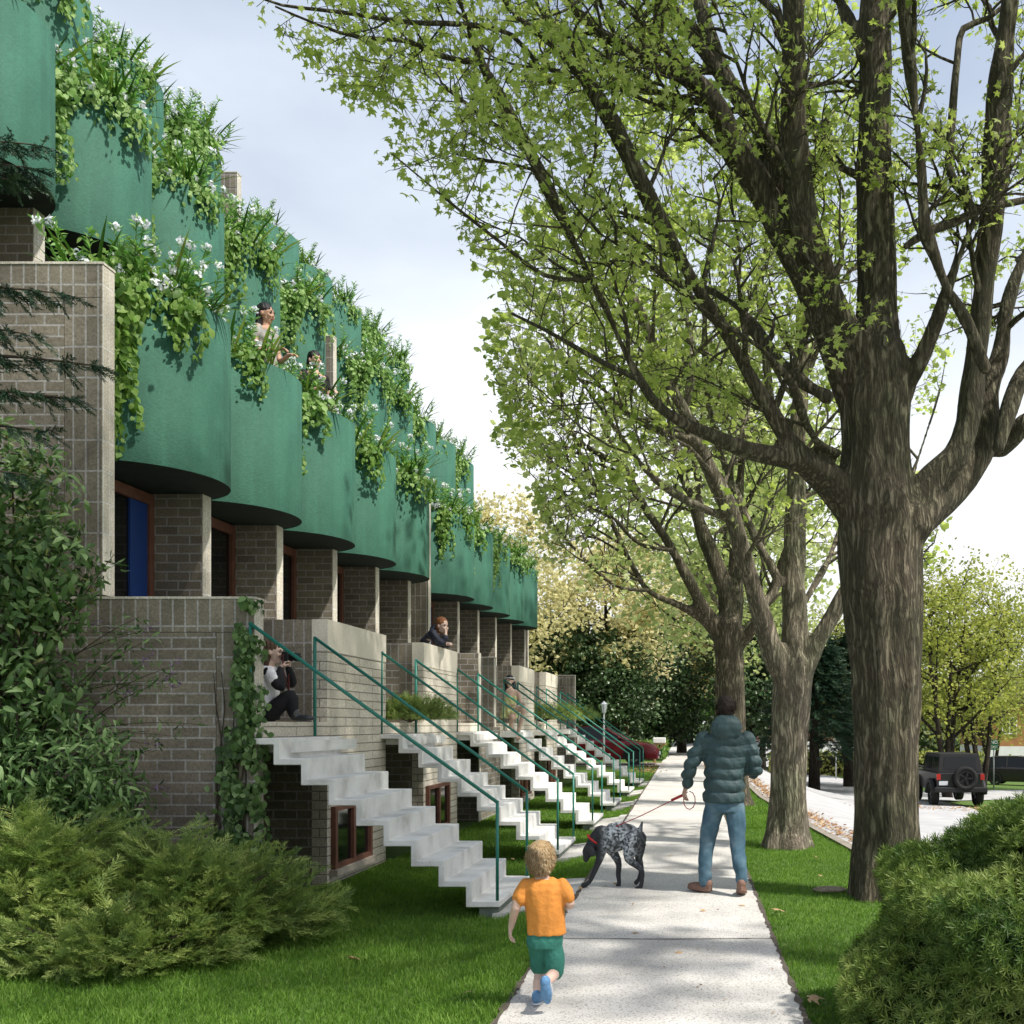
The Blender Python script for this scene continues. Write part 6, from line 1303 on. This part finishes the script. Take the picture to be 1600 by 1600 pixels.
# ================================================================== vehicles
M['tyre'] = nmat('tyre', [(.012, .012, .012), (.022, .022, .022)], 20, 4, .85); M['rim'] = nmat('rim', [(.45, .45, .46)], rough=.3, metal=.8); M['rim_dark'] = nmat('rim_dark', [(.03, .03, .032)], rough=.4, metal=.5)
M['carglass'] = nmat('car_glass', [(.006, .007, .008)], rough=.12, spec=.35); M['red_light'] = nmat('tail_light', [(.35, .012, .012)], rough=.2, spec=.6); M['head_light'] = nmat('head_light', [(.65, .67, .70)], rough=.1, spec=.8)
M['plate'] = nmat('licence_plate', [(.60, .62, .66)], rough=.5); M['trim'] = nmat('black_trim', [(.012, .012, .013)], rough=.6)
def paint(name, c): 
    m = nmat(name, [c], rough=.35, spec=.35, coat=.15); return m
def wheel(parent, c, r, w_, rim_mt, spokes=6, axis='Y', name='wheel'):
    e = MB(); n = 28; prof = [(-w_/2, r*.66), (-w_/2, r*.93), (-w_/2+.03, r), (w_/2-.03, r), (w_/2, r*.93), (w_/2, r*.66)]
    def pt(o, rr, a):
        x, z = rr*math.cos(a), rr*math.sin(a); return (c[0]+x, c[1]+o, c[2]+z) if axis == 'Y' else (c[0]+o, c[1]+x, c[2]+z)
    vs = [pt(o, rr, 2*math.pi*k/n) for o, rr in prof for k in range(n)]; fs = []
    m_ = len(prof)
    for i in range(m_):
        for k in range(n): a = i*n+k; b_ = i*n+(k+1) % n; j = ((i+1) % m_)*n; fs.append((a, b_, j+(k+1) % n, j+k))
    e.add(vs, fs); t = e.build('tyre', M['tyre'], None, True); wo_ = t; t.name = name; t.parent = parent
    q = MB()
    for s in (-1, 1):
        o = s*(w_/2-.02); ring = [pt(o, r*.64, 2*math.pi*k/n) for k in range(n)]+[pt(o+s*.01, r*.55, 2*math.pi*k/n) for k in range(n)]
        q.add(ring, [(k, (k+1) % n, n+(k+1) % n, n+k) for k in range(n)])
        for k in range(spokes):
            a = 2*math.pi*k/spokes; d = .16
            q.add([pt(o, r*.12, a-d*2), pt(o, r*.12, a+d*2), pt(o, r*.60, a+d), pt(o, r*.60, a-d), pt(o-s*.02, r*.6, a)], [(0, 1, 2, 3)])
        q.add([pt(o, r*.16, 2*math.pi*k/12) for k in range(12)], [tuple(range(12))])
    q.build('rim', rim_mt, t); dk = MB(); dk.add([pt(0, r*.65, 2*math.pi*k/n) for k in range(n)], [tuple(range(n))]); dk.build('brake_disc', M['trim'], t); return t
def hatch_car(loc, rz, L_, W_, H_, label, cat, col, prof, glass, wr=.34, wx=(.19, .80), rim='rim', name='parked_car', sill=.22):
    """prof: (t, z_top_of_lower_body) along the length, front at t=1 ; glass: greenhouse outline (t,z)"""
    root = empty(name, loc, label, cat, rz=rz); body = MB(); n = len(prof); hw = W_/2
    def sec(t, zt):
        x = (t-.5)*L_; k = 1-.10*max(0, abs(t-.5)-.36)/.14; h_ = hw*k
        return [(x, -h_*.93, sill), (x, -h_, sill+.18), (x, -h_, zt-.12), (x, -h_*.93, zt-.02), (x, -h_*.5, zt+.02), (x, h_*.5, zt+.02), (x, h_*.93, zt-.02), (x, h_, zt-.12), (x, h_, sill+.18), (x, h_*.93, sill)]
    vs = [p for t, z in prof for p in sec(t, z)]; m_ = 10; fs = [(i*m_+k, i*m_+(k+1) % m_, (i+1)*m_+(k+1) % m_, (i+1)*m_+k) for i in range(n-1) for k in range(m_)]
    fs += [tuple(reversed(range(m_))), tuple((n-1)*m_+k for k in range(m_))]; body.add(vs, fs); bo = body.build('body', col, root, True, bevel=.02)
    # greenhouse: glass with a roof skin
    gl = MB(); k = len(glass); yb, yt = hw*.93, hw*.74; zmin = min(z for _, z in glass); zmax = max(z for _, z in glass)
    yy = lambda z: yb+(yt-yb)*(z-zmin)/(zmax-zmin)
    vs = [((t-.5)*L_, -yy(z), z) for t, z in glass]+[((t-.5)*L_, yy(z), z) for t, z in glass]
    fs = [(i, (i+1) % k, k+(i+1) % k, k+i) for i in range(k)]+[tuple(range(k)), tuple(k+i for i in reversed(range(k)))]; gl.add(vs, fs); gl.build('windows', M['carglass'], root, False, bevel=.02)
    rf = MB(); top = sorted([g_ for g_ in glass if g_[1] > zmax-.10]); vs = []
    for t, z in top:
        for s in (-1, 1): vs.append(((t-.5)*L_, s*(yy(z)+.008), z+.012))
    for t, z in top:
        for s in (-1, 1): vs.append(((t-.5)*L_, s*(yy(z)+.008), z-.05))
    q = len(top); fs = []
    for i in range(q-1): a = 2*i; fs += [(a, a+1, a+3, a+2), (a, a+2, 2*q+a+2, 2*q+a), (a+1, 2*q+a+1, 2*q+a+3, a+3)]
    rf.add(vs, fs)
    gs = sorted(glass, key=lambda g_: g_[0]); 
    for s in (-1, 1):
        for (a, b_) in ((glass[0], glass[1]), (glass[-1], glass[-2])):
            rf.tube([((a[0]-.5)*L_, s*(yy(a[1])+.005), a[1]), ((b_[0]-.5)*L_, s*(yy(b_[1])+.005), b_[1])], .035, 6)
        tm = (glass[1][0]+glass[-2][0])/2; rf.tube([((tm-.5)*L_, s*(yb+.004), zmin), ((tm-.5)*L_, s*(yt+.006), zmax)], .03, 6)
    rf.build('roof', col, root, False)
    for t in wx:
        for s in (-1, 1):
            wheel(root, ((t-.5)*L_, s*(hw-.10), wr), wr, .22, M[rim])
            ar = MB(); nn_ = 14; x0 = (t-.5)*L_; v2 = [(x0+wr*1.22*math.cos(math.pi*k/nn_), s*(hw+.004), wr+wr*1.22*math.sin(math.pi*k/nn_)) for k in range(nn_+1)]; ar.add(v2+[(x0+wr*1.22, s*(hw+.004), sill), (x0-wr*1.22, s*(hw+.004), sill)], [tuple(range(nn_+1))+(nn_+2, nn_+1)] if s > 0 else [tuple(reversed(tuple(range(nn_+1))+(nn_+2, nn_+1)))]); ar.build('wheel_arch', M['trim'], root)
    zf = prof[-2][1]
    for s in (-1, 1):
        m_ = MB(); ell(m_, (L_*.475, s*hw*.70, zf-.16), ((.08, -s*.06, 0), (0, .20, 0), (0, 0, .075))); m_.build('headlight', M['head_light'], root, True)
        m_ = MB(); ell(m_, (-L_*.480, s*hw*.78, prof[1][1]-.12), ((.05, 0, 0), (0, .12, 0), (0, 0, .13))); m_.build('tail_light', M['red_light'], root, True)
        m_ = MB(); ell(m_, ((glass[-1][0]-.5)*L_-.20, s*(hw+.08), zmin+.10), ((.06, 0, 0), (0, .10, 0), (0, 0, .065))); m_.build('mirror', col, root, True)
        m_ = MB(); m_.box(-.02, .14, s*(hw+.002) if s > 0 else -hw-.022, s*(hw+.022) if s > 0 else -hw-.002, zmin-.16, zmin-.13); m_.build('door_handle', M['trim'], root)
    m_ = MB(); m_.box(L_*.47, L_*.503, -hw*.62, hw*.62, sill+.10, zf-.20); m_.build('grille', M['trim'], root)
    m_ = MB(); m_.box(L_*.504, L_*.512, -.26, .26, sill+.16, sill+.28); m_.build('licence_plate', M['plate'], root)
    return root
PR = [(0, .72), (.015, .92), (.06, 1.0), (.3, 1.0), (.62, .98), (.74, .93), (.90, .82), (.97, .70), (1.0, .52)]
GL = [(.02, .98), (.10, 1.38), (.22, 1.46), (.42, 1.47), (.54, 1.42), (.72, .94)]
PS = [(0, .75), (.01, 1.0), (.05, 1.08), (.3, 1.08), (.66, 1.06), (.78, 1.02), (.92, .93), (.985, .80), (1.0, .55)]
GS = [(.015, 1.05), (.06, 1.50), (.14, 1.63), (.45, 1.66), (.60, 1.58), (.75, 1.05)]
hatch_car((-4.12, 39.6, gz(-4.1, 39.6)+.012), 0, 4.5, 1.8, 1.47, 'dark red car parked across the drive behind the stairs, nose to the sidewalk', 'car', paint('paint_red', (.16, .006, .014)), PR, GL, .35)
hatch_car((18.2, 59, gz(18.2, 59)+.01), R(-28), 4.5, 1.82, 1.66, 'dark grey car parked behind the green street sign', 'car', paint('paint_dark', (.025, .022, .022)), PS, GS, .36)
hatch_car((9.9, 88, gz(9.9, 88)+.01), R(180), 4.5, 1.8, 1.5, 'silver car far off between the trunks of the nearest maples', 'car', paint('paint_silver', (.32, .34, .36)), PR, GL, .34)
# boxy off-road car seen from behind
jp = empty('off_road_car', (8.55, 36.6, gz(8.6, 36)-.0), 'black boxy off-road car with a spare wheel on its tailgate, seen from behind', 'off-road car', rz=R(0))
pb = paint('paint_black', (.010, .010, .012)); b = MB(); b.box(-.78, .78, -2.0, 1.9, .52, 1.18); jb = b.build('body', pb, jp, bevel=.05)
b = MB(); b.box(-.74, .74, -1.98, .55, 1.182, 1.20); b.add([(-.73, -1.97, 1.2), (.73, -1.97, 1.2), (.73, .55, 1.2), (-.73, .55, 1.2), (-.66, -1.88, 1.80), (.66, -1.88, 1.80), (.66, .30, 1.80), (-.66, .30, 1.80)], [(0, 3, 2, 1), (4, 5, 6, 7), (0, 1, 5, 4), (1, 2, 6, 5), (2, 3, 7, 6), (3, 0, 4, 7)]); b.build('hard_top', M['trim'], jp, bevel=.04)
b = MB(); b.add([(-.56, -1.966, 1.27), (.56, -1.966, 1.27), (.52, -1.905, 1.70), (-.52, -1.905, 1.70)], [(0, 1, 2, 3)]); b.build('rear_window', M['carglass'], jp)
for s in (-1, 1):
    for (a, c_) in ((-1.85, -1.05), (-.95, -.2), (-.1, .40)):
        b = MB(); b.add([(s*.728, a, 1.27), (s*.728, c_, 1.27), (s*.682, c_-.03, 1.68), (s*.682, a+.05, 1.68)], [(0, 1, 2, 3) if s > 0 else (3, 2, 1, 0)]); b.build('side_window', M['carglass'], jp)
    b = MB(); b.box(s*.74-.07, s*.74+.07, -2.045, -1.99, .92, 1.12); b.build('tail_light', M['red_light'], jp, bevel=.01)
    for y in (-1.35, 1.35):
        wheel(jp, (s*.76, y, .40), .40, .25, M['rim_dark'], 5, 'X'); b = MB(); b.tube([(s*.86, y+.52*math.cos(math.pi*k/8), .42+.46*math.sin(math.pi*k/8)) for k in range(9)], .09, 6); b.build('fender', M['trim'], jp, True)
b = MB(); b.box(-.88, .88, -2.2, -2.01, .50, .68); b.build('bumper', M['trim'], jp, bevel=.03)
b = MB(); b.box(-.72, -.42, -2.018, -2.004, .74, .88); b.build('licence_plate', M['plate'], jp)
b = MB(); b.box(-.76, .76, 1.0, 1.95, 1.0, 1.14); b.build('bonnet', pb, jp)
wheel(jp, (.14, -2.13, .98), .40, .22, M['rim_dark'], 5, 'Y', 'spare_wheel')
b = MB(); b.tube([(.72, .55, 1.25), (.95, .55, 1.32)], .03, 6); b.tube([(-.72, .55, 1.25), (-.95, .55, 1.32)], .03, 6); b.box(-1.08, -.90, .50, .60, 1.22, 1.42); b.box(.90, 1.08, .50, .60, 1.22, 1.42); b.build('mirrors', M['trim'], jp)
# ================================================================== street furniture
M['wood'] = nmat('fence_wood', [(.12, .070, .045), (.22, .14, .095)], 3, 8, .85, .4, 40, stretch=(8, 8, 1)); M['wood_y'] = nmat('post_wood', [(.30, .20, .08), (.42, .29, .13)], 4, 8, .8, .3, 40, stretch=(8, 8, 1))
M['galv'] = nmat('galvanised', [(.42, .43, .44)], rough=.4, metal=.4); M['sign_green'] = nmat('sign_green', [(.010, .14, .055)], rough=.5); M['white_paint'] = nmat('white_paint', [(.70, .70, .68), (.80, .80, .78)], 3, 4, .7)
def text_mesh(name, s, size, loc, rz, mt, parent):
    cu = bpy.data.curves.new(name, 'FONT'); cu.body = s; cu.size = size; cu.align_x = 'CENTER'; cu.align_y = 'CENTER'; cu.extrude = .003; cu.offset = size*.02
    o = bpy.data.objects.new(name+'_t', cu); COL.objects.link(o); dg = bpy.context.evaluated_depsgraph_get(); dg.update(); me = bpy.data.meshes.new_from_object(o.evaluated_get(dg)); bpy.data.objects.remove(o); me.materials.clear()
    q = link(name, me, mt, parent); q.location = loc; q.rotation_euler = (R(90), 0, rz); return q
sx, sy = 14.55, 52.0; sg = empty('street_sign', (sx, sy, gz(sx, sy)), 'green sign with white letters on a thin post before the dark grey car', 'sign')
b = MB(); b.tube([(0, 0, -.2), (0, 0, 2.35)], .035, 8); b.build('post', M['galv'], sg, True); b = MB(); b.box(-.21, .21, -.06, -.04, 1.98, 2.50); sp_ = b.build('sign_plate', M['sign_green'], sg)
text_mesh('lettering', 'NO', .23, (0, -.066, 2.36), 0, M['white_paint'], sp_); text_mesh('lettering', 'EXIT', .19, (0, -.066, 2.12), 0, M['white_paint'], sp_)
sx, sy = 7.8, 62; sg = empty('sign_post', (sx, sy, gz(sx, sy)), 'thin pale post with a small plate between the trunks of the nearest maples', 'signpost')
b = MB(); b.tube([(0, 0, -.2), (0, 0, 2.6)], .04, 8); b.build('post', M['galv'], sg, True); b = MB(); b.box(-.16, .16, -.06, -.045, 2.0, 2.5); b.build('sign_plate', M['galv'], sg)
sg = empty('lamp_post', (-3.85, 38.2, 0), 'slim white lamp post with a small lantern beside the red car', 'lamp post')
b = MB(); b.tube([(0, 0, -.1), (0, 0, 1.95)], [.045, .03], 8); b.build('post', M['white_paint'], sg, True); b = MB(); b.tube([(0, 0, 1.95), (0, 0, 2.0), (0, 0, 2.28), (0, 0, 2.30), (0, 0, 2.42)], [.05, .08, .12, .14, .02], 6); b.build('lantern', M['head_light'], sg)
mbx = empty('mailbox', (-1.98, 41.5, 0), 'white mailbox on a slanted yellow wooden post beside the low hedge', 'mailbox')
b = MB(); b.tube([(-.18, 0, -.1), (-.05, 0, .85)], .055, 6); b.tube([(-.10, 0, .45), (.22, 0, .72)], .04, 6); b.box(-.20, .34, -.05, .05, .72, .79); b.build('post', M['wood_y'], mbx); b = MB(); b.box(-.22, .30, -.12, .12, .795, 1.02); b.build('box', M['white_paint'], mbx, bevel=.03)
fe = empty('wooden_fence', (-4.3, 46, 0), 'weathered brown wooden fence panel behind the red car', 'fence')
b = MB()
for k in range(9): b.box(-.62+k*.14, -.62+k*.14+.125, -.02, .02, .05, 1.66+.012*(k % 3))
b.build('boards', M['wood'], fe); b = MB(); b.box(.66, .76, -.05, .05, -.1, 1.75); b.build('post', M['wood'], fe); b = MB(); b.box(-.66, .76, .022, .06, 1.25, 1.34); b.box(-.66, .76, .022, .06, .35, .44); b.build('rail', M['wood'], fe)
def hedge(loc, sx_, sy_, h, label, n, seed, mt='midgreen', ls=.10, name='hedge'):
    r_n = np.random.default_rng(seed); root = empty(name, loc, label, 'hedge'); p = r_n.uniform(-1, 1, (n, 3)); f = r_n.integers(0, 3, n)
    for k in range(3): p[f == k, k] = np.sign(p[f == k, k])*r_n.uniform(.85, 1.05, (f == k).sum())
    p[:, 2] = (p[:, 2]+1)/2; pos = p*np.array([sx_, sy_, h]); pos[:, 2] = np.abs(pos[:, 2])+.03
    nr = p*np.array([1, 1, 1])+r_n.normal(size=(n, 3))*.5; scatter('foliage', LV, LF, pos, frames(nr, spin=r_n.random(n)*6.28), r_n.uniform(ls*.6, ls*1.3, n), M[mt], root)
    b = MB(); b.box(-sx_*.85, sx_*.85, -sy_*.8, sy_*.8, 0, h*.85); b.build('stems', M['bark_dark'], root); return root
hedge((-2.5, 46.5, 0), .62, 2.2, .78, 'low clipped green hedge along the far sidewalk beside the mailbox', 3000, 71)
hedge((11.5, 70, gz(11.5, 70)), 7, .8, 1.6, 'long grey-green hedge far behind the parked cars', 5000, 72, 'yellowgreen', .22)
# houses across the street
M['orange_brick'] = brick_mat('orange_brick', (.42, .19, .065), (.34, .15, .05), (.40, .30, .2), .30, .10)
M['roof'] = nmat('roof_shingle', [(.06, .045, .04), (.11, .09, .08)], 6, 6, .9, .3, 40)
M['stucco'] = nmat('white_stucco', [(.66, .66, .66), (.76, .76, .75)], 2, 5, .85)
def house(name, loc, W_, D_, H_, hb, wallm, lowm, label, seed, rh=2.4):
    root = empty(name, loc, label, 'house'); b = MB(); b.box(-W_/2, W_/2, 0, D_, hb, H_); b.build('wall', wallm, root); b = MB(); b.box(-W_/2-.03, W_/2+.03, -.03, D_+.03, -.5, hb-.004); b.build('lower_wall', lowm, root)
    b = MB(); e = .45; v = [(-W_/2-e, -e, H_+.01), (W_/2+e, -e, H_+.01), (W_/2+e, D_+e, H_+.01), (-W_/2-e, D_+e, H_+.01), (-W_/2+1.2, D_/2, H_+rh), (W_/2-1.2, D_/2, H_+rh)]; b.add(v, [(0, 1, 5, 4), (1, 2, 5), (2, 3, 4, 5), (3, 0, 4), (3, 2, 1, 0)]); rf = b.build('roof', M['roof'], root)
    b = MB(); b.box(W_*.2, W_*.2+.6, D_*.4, D_*.4+.6, H_+.5, H_+rh+.8); b.build('chimney', wallm, rf)
    r = random.Random(seed); n = max(2, int(W_/3.2))
    for k in range(n):
        x = -W_/2+W_*(k+.5)/n; z = (hb+H_)/2-.1
        b = MB(); b.box(x-.6, x+.6, -.06, -.035, z-.7, z+.7); f = b.build('window', M['white_paint'], root); b = MB()
        for s in (-1, 1): b.box(x+s*.28-.23, x+s*.28+.23, -.075, -.061, z-.6, z+.6)
        b.build('pane', M['carglass'], f)
    b = MB(); b.box(W_*.1, W_*.1+2.6, -.075, -.04, -.4, 1.9); b.build('garage_door', M['white_paint'], root)
    b = MB(); b.box(-W_*.30, -W_*.30+.95, -.075, -.04, -.4, 1.9); d = b.build('door', M['frame_red'], root); b = MB(); ell(b, (-W_*.30+.82, -.10, .8), ((.04, 0, 0), (0, .03, 0), (0, 0, .04)), 8); b.build('handle', M['galv'], d)
    return root
house('brick_house', (31, 82, gz(31, 82)), 17, 9, 6.1, 2.55, M['orange_brick'], M['stucco'], 'orange brick house with a white lower storey at the frame edge', 1)
house('brick_house', (9.5, 98, gz(9.5, 95)), 9, 8, 5.6, 2.4, nmat('rose_brick', [(.36, .17, .12), (.44, .22, .16)], 8, 5, .9), M['stucco'], 'rose coloured house glimpsed behind the dark conifers', 2)
house('brick_house', (-14, 62, gz(-14, 62)), 9, 8, 5.4, 2.4, nmat('brown_brick', [(.22, .12, .08), (.30, .17, .12)], 8, 5, .9), M['stucco'], 'brown house hidden behind the evergreens', 3)
# far wood that closes the street
r_n = np.random.default_rng(5); n = 26000
X = r_n.uniform(-70, 130, n); hgt = 9+3.0*np.sin(X*.13)+1.8*np.sin(X*.37+1)+1.2*np.sin(X*.9); pos = np.stack([X, 128+r_n.normal(size=n)*5, -3+hgt*(1-r_n.random(n)**1.6)+r_n.normal(size=n)*.3], 1)
wd_ = scatter('distant_trees', MLV, MLF, pos, frames(r_n.normal(size=(n, 3))+np.array([0, -.4, .5]), spin=r_n.random(n)*6.28), r_n.uniform(.5, 1.3, n), leaf_mat('distant_leaf', [(.04, .07, .03), (.10, .14, .06), (.22, .24, .10)], .3)); tag(wd_, 'far wood closing the street beyond the houses', 'trees', kind='stuff')
# ================================================================== fallen leaves
M['fallen'] = leaf_mat('fallen_leaf', [(.20, .075, .025), (.36, .19, .08), (.55, .42, .25)], .15, .7)
def litter(name, n, fx, label, sz, seed, zoff=.012):
    r_n = np.random.default_rng(seed); XY = fx(r_n, n); Z = G(XY[:, 0], XY[:, 1])+zoff; nr = r_n.normal(size=(n, 3))*.28+np.array([0, 0, 1.])
    o = scatter(name, MPV, MPF, np.stack([XY[:, 0], XY[:, 1], Z], 1), frames(nr, spin=r_n.random(n)*6.28), r_n.uniform(*sz, n), M['fallen']); tag(o, label, 'leaf litter', kind='stuff'); return o
def f1(r_n, n): y = 9+32*r_n.random(n)**1.1; return np.stack([curbX(y)+.20+np.abs(r_n.normal(size=n))*.16-.12*(r_n.random(n) < .2), y], 1)
litter('leaf_litter', 2300, f1, 'brown fallen leaves lying along the kerb', (.05, .10), 81, .03)
def f2(r_n, n): return np.stack([8.6+r_n.normal(size=n)*1.6, 33.4+r_n.normal(size=n)*1.0], 1)
litter('leaf_litter', 420, f2, 'reddish fallen leaves on the road behind the off-road car', (.09, .16), 82)
def f3(r_n, n): y = 33+9*r_n.random(n); s = r_n.random(n) < .5; return np.stack([np.where(s, wl(y)-.3+r_n.normal(size=n)*.25, wr(y)+.25+r_n.normal(size=n)*.2), y], 1)
litter('leaf_litter', 700, f3, 'fallen leaves beside the far sidewalk near the red car', (.07, .12), 83, .015)
def f4(r_n, n): y = 4.5+28*r_n.random(n)**1.6; return np.stack([wl(y)+(wr(y)-wl(y))*r_n.random(n), y], 1)
litter('leaf_litter', 90, f4, 'small scattered leaf bits on the sidewalk', (.012, .03), 84, .010)
def f5(r_n, n): y = 5+8*r_n.random(n)**1.3; s = r_n.random(n) < .5; return np.stack([np.where(s, -1.15-2.2*r_n.random(n)**1.5, .62+1.1*r_n.random(n)), y], 1)
M['fallen2'] = M['fallen']
spots = [(548, 1475, .12), (730, 1555, .05), (1265, 1568, .10), (1218, 1428, .11), (1100, 1424, .07), (990, 1459, .06), (1062, 1490, .05), (1275, 1343, .07), (1280, 1372, .06), (960, 1382, .05), (905, 1392, .05), (1265, 1285, .06), (800, 1330, .06), (1048, 1338, .05), (1160, 1416, .05), (900, 1310, .06)]
lm = me_from('fallen_leaf', MPV, MPF); a_ = lm.attributes.new('rnd', 'FLOAT', 'POINT'); a_.data.foreach_set('value', [.75]*len(MPV)); lm.materials.append(M['fallen'])
for i, (px, py, s) in enumerate(spots):
    Yg = F*EYE/(py-CY); Xg = (px-CX)*Yg/F; o = bpy.data.objects.new('fallen_leaf', lm); COL.objects.link(o); onw = wl(Yg) < Xg < wr(Yg)
    o.location = (Xg, Yg, g(Xg, Yg)+(.014 if onw else .035)); o.scale = (s*1.5, s*1.5, s*2.2); o.rotation_euler = (random.gauss(0, .25), random.gauss(0, .25), random.uniform(0, 6.3))
    tag(o, 'dry brown fallen leaf lying on the sidewalk' if onw else 'dry brown fallen leaf lying on the grass', 'leaf', 'fallen leaves on the sidewalk' if onw else 'fallen leaves on the grass')
sb = MB(); ell(sb, (1.15, 9.62, .0), ((.16, .03, 0), (-.03, .13, 0), (0, 0, .028)), 18); so2 = sb.build('flat_stone', nmat('flat_stone', [(.16, .12, .08), (.36, .30, .22)], 22, 8, .95, .8, 80), None, True); tag(so2, 'flat round stone sunk into the grass strip beside the nearest maple', 'stone')
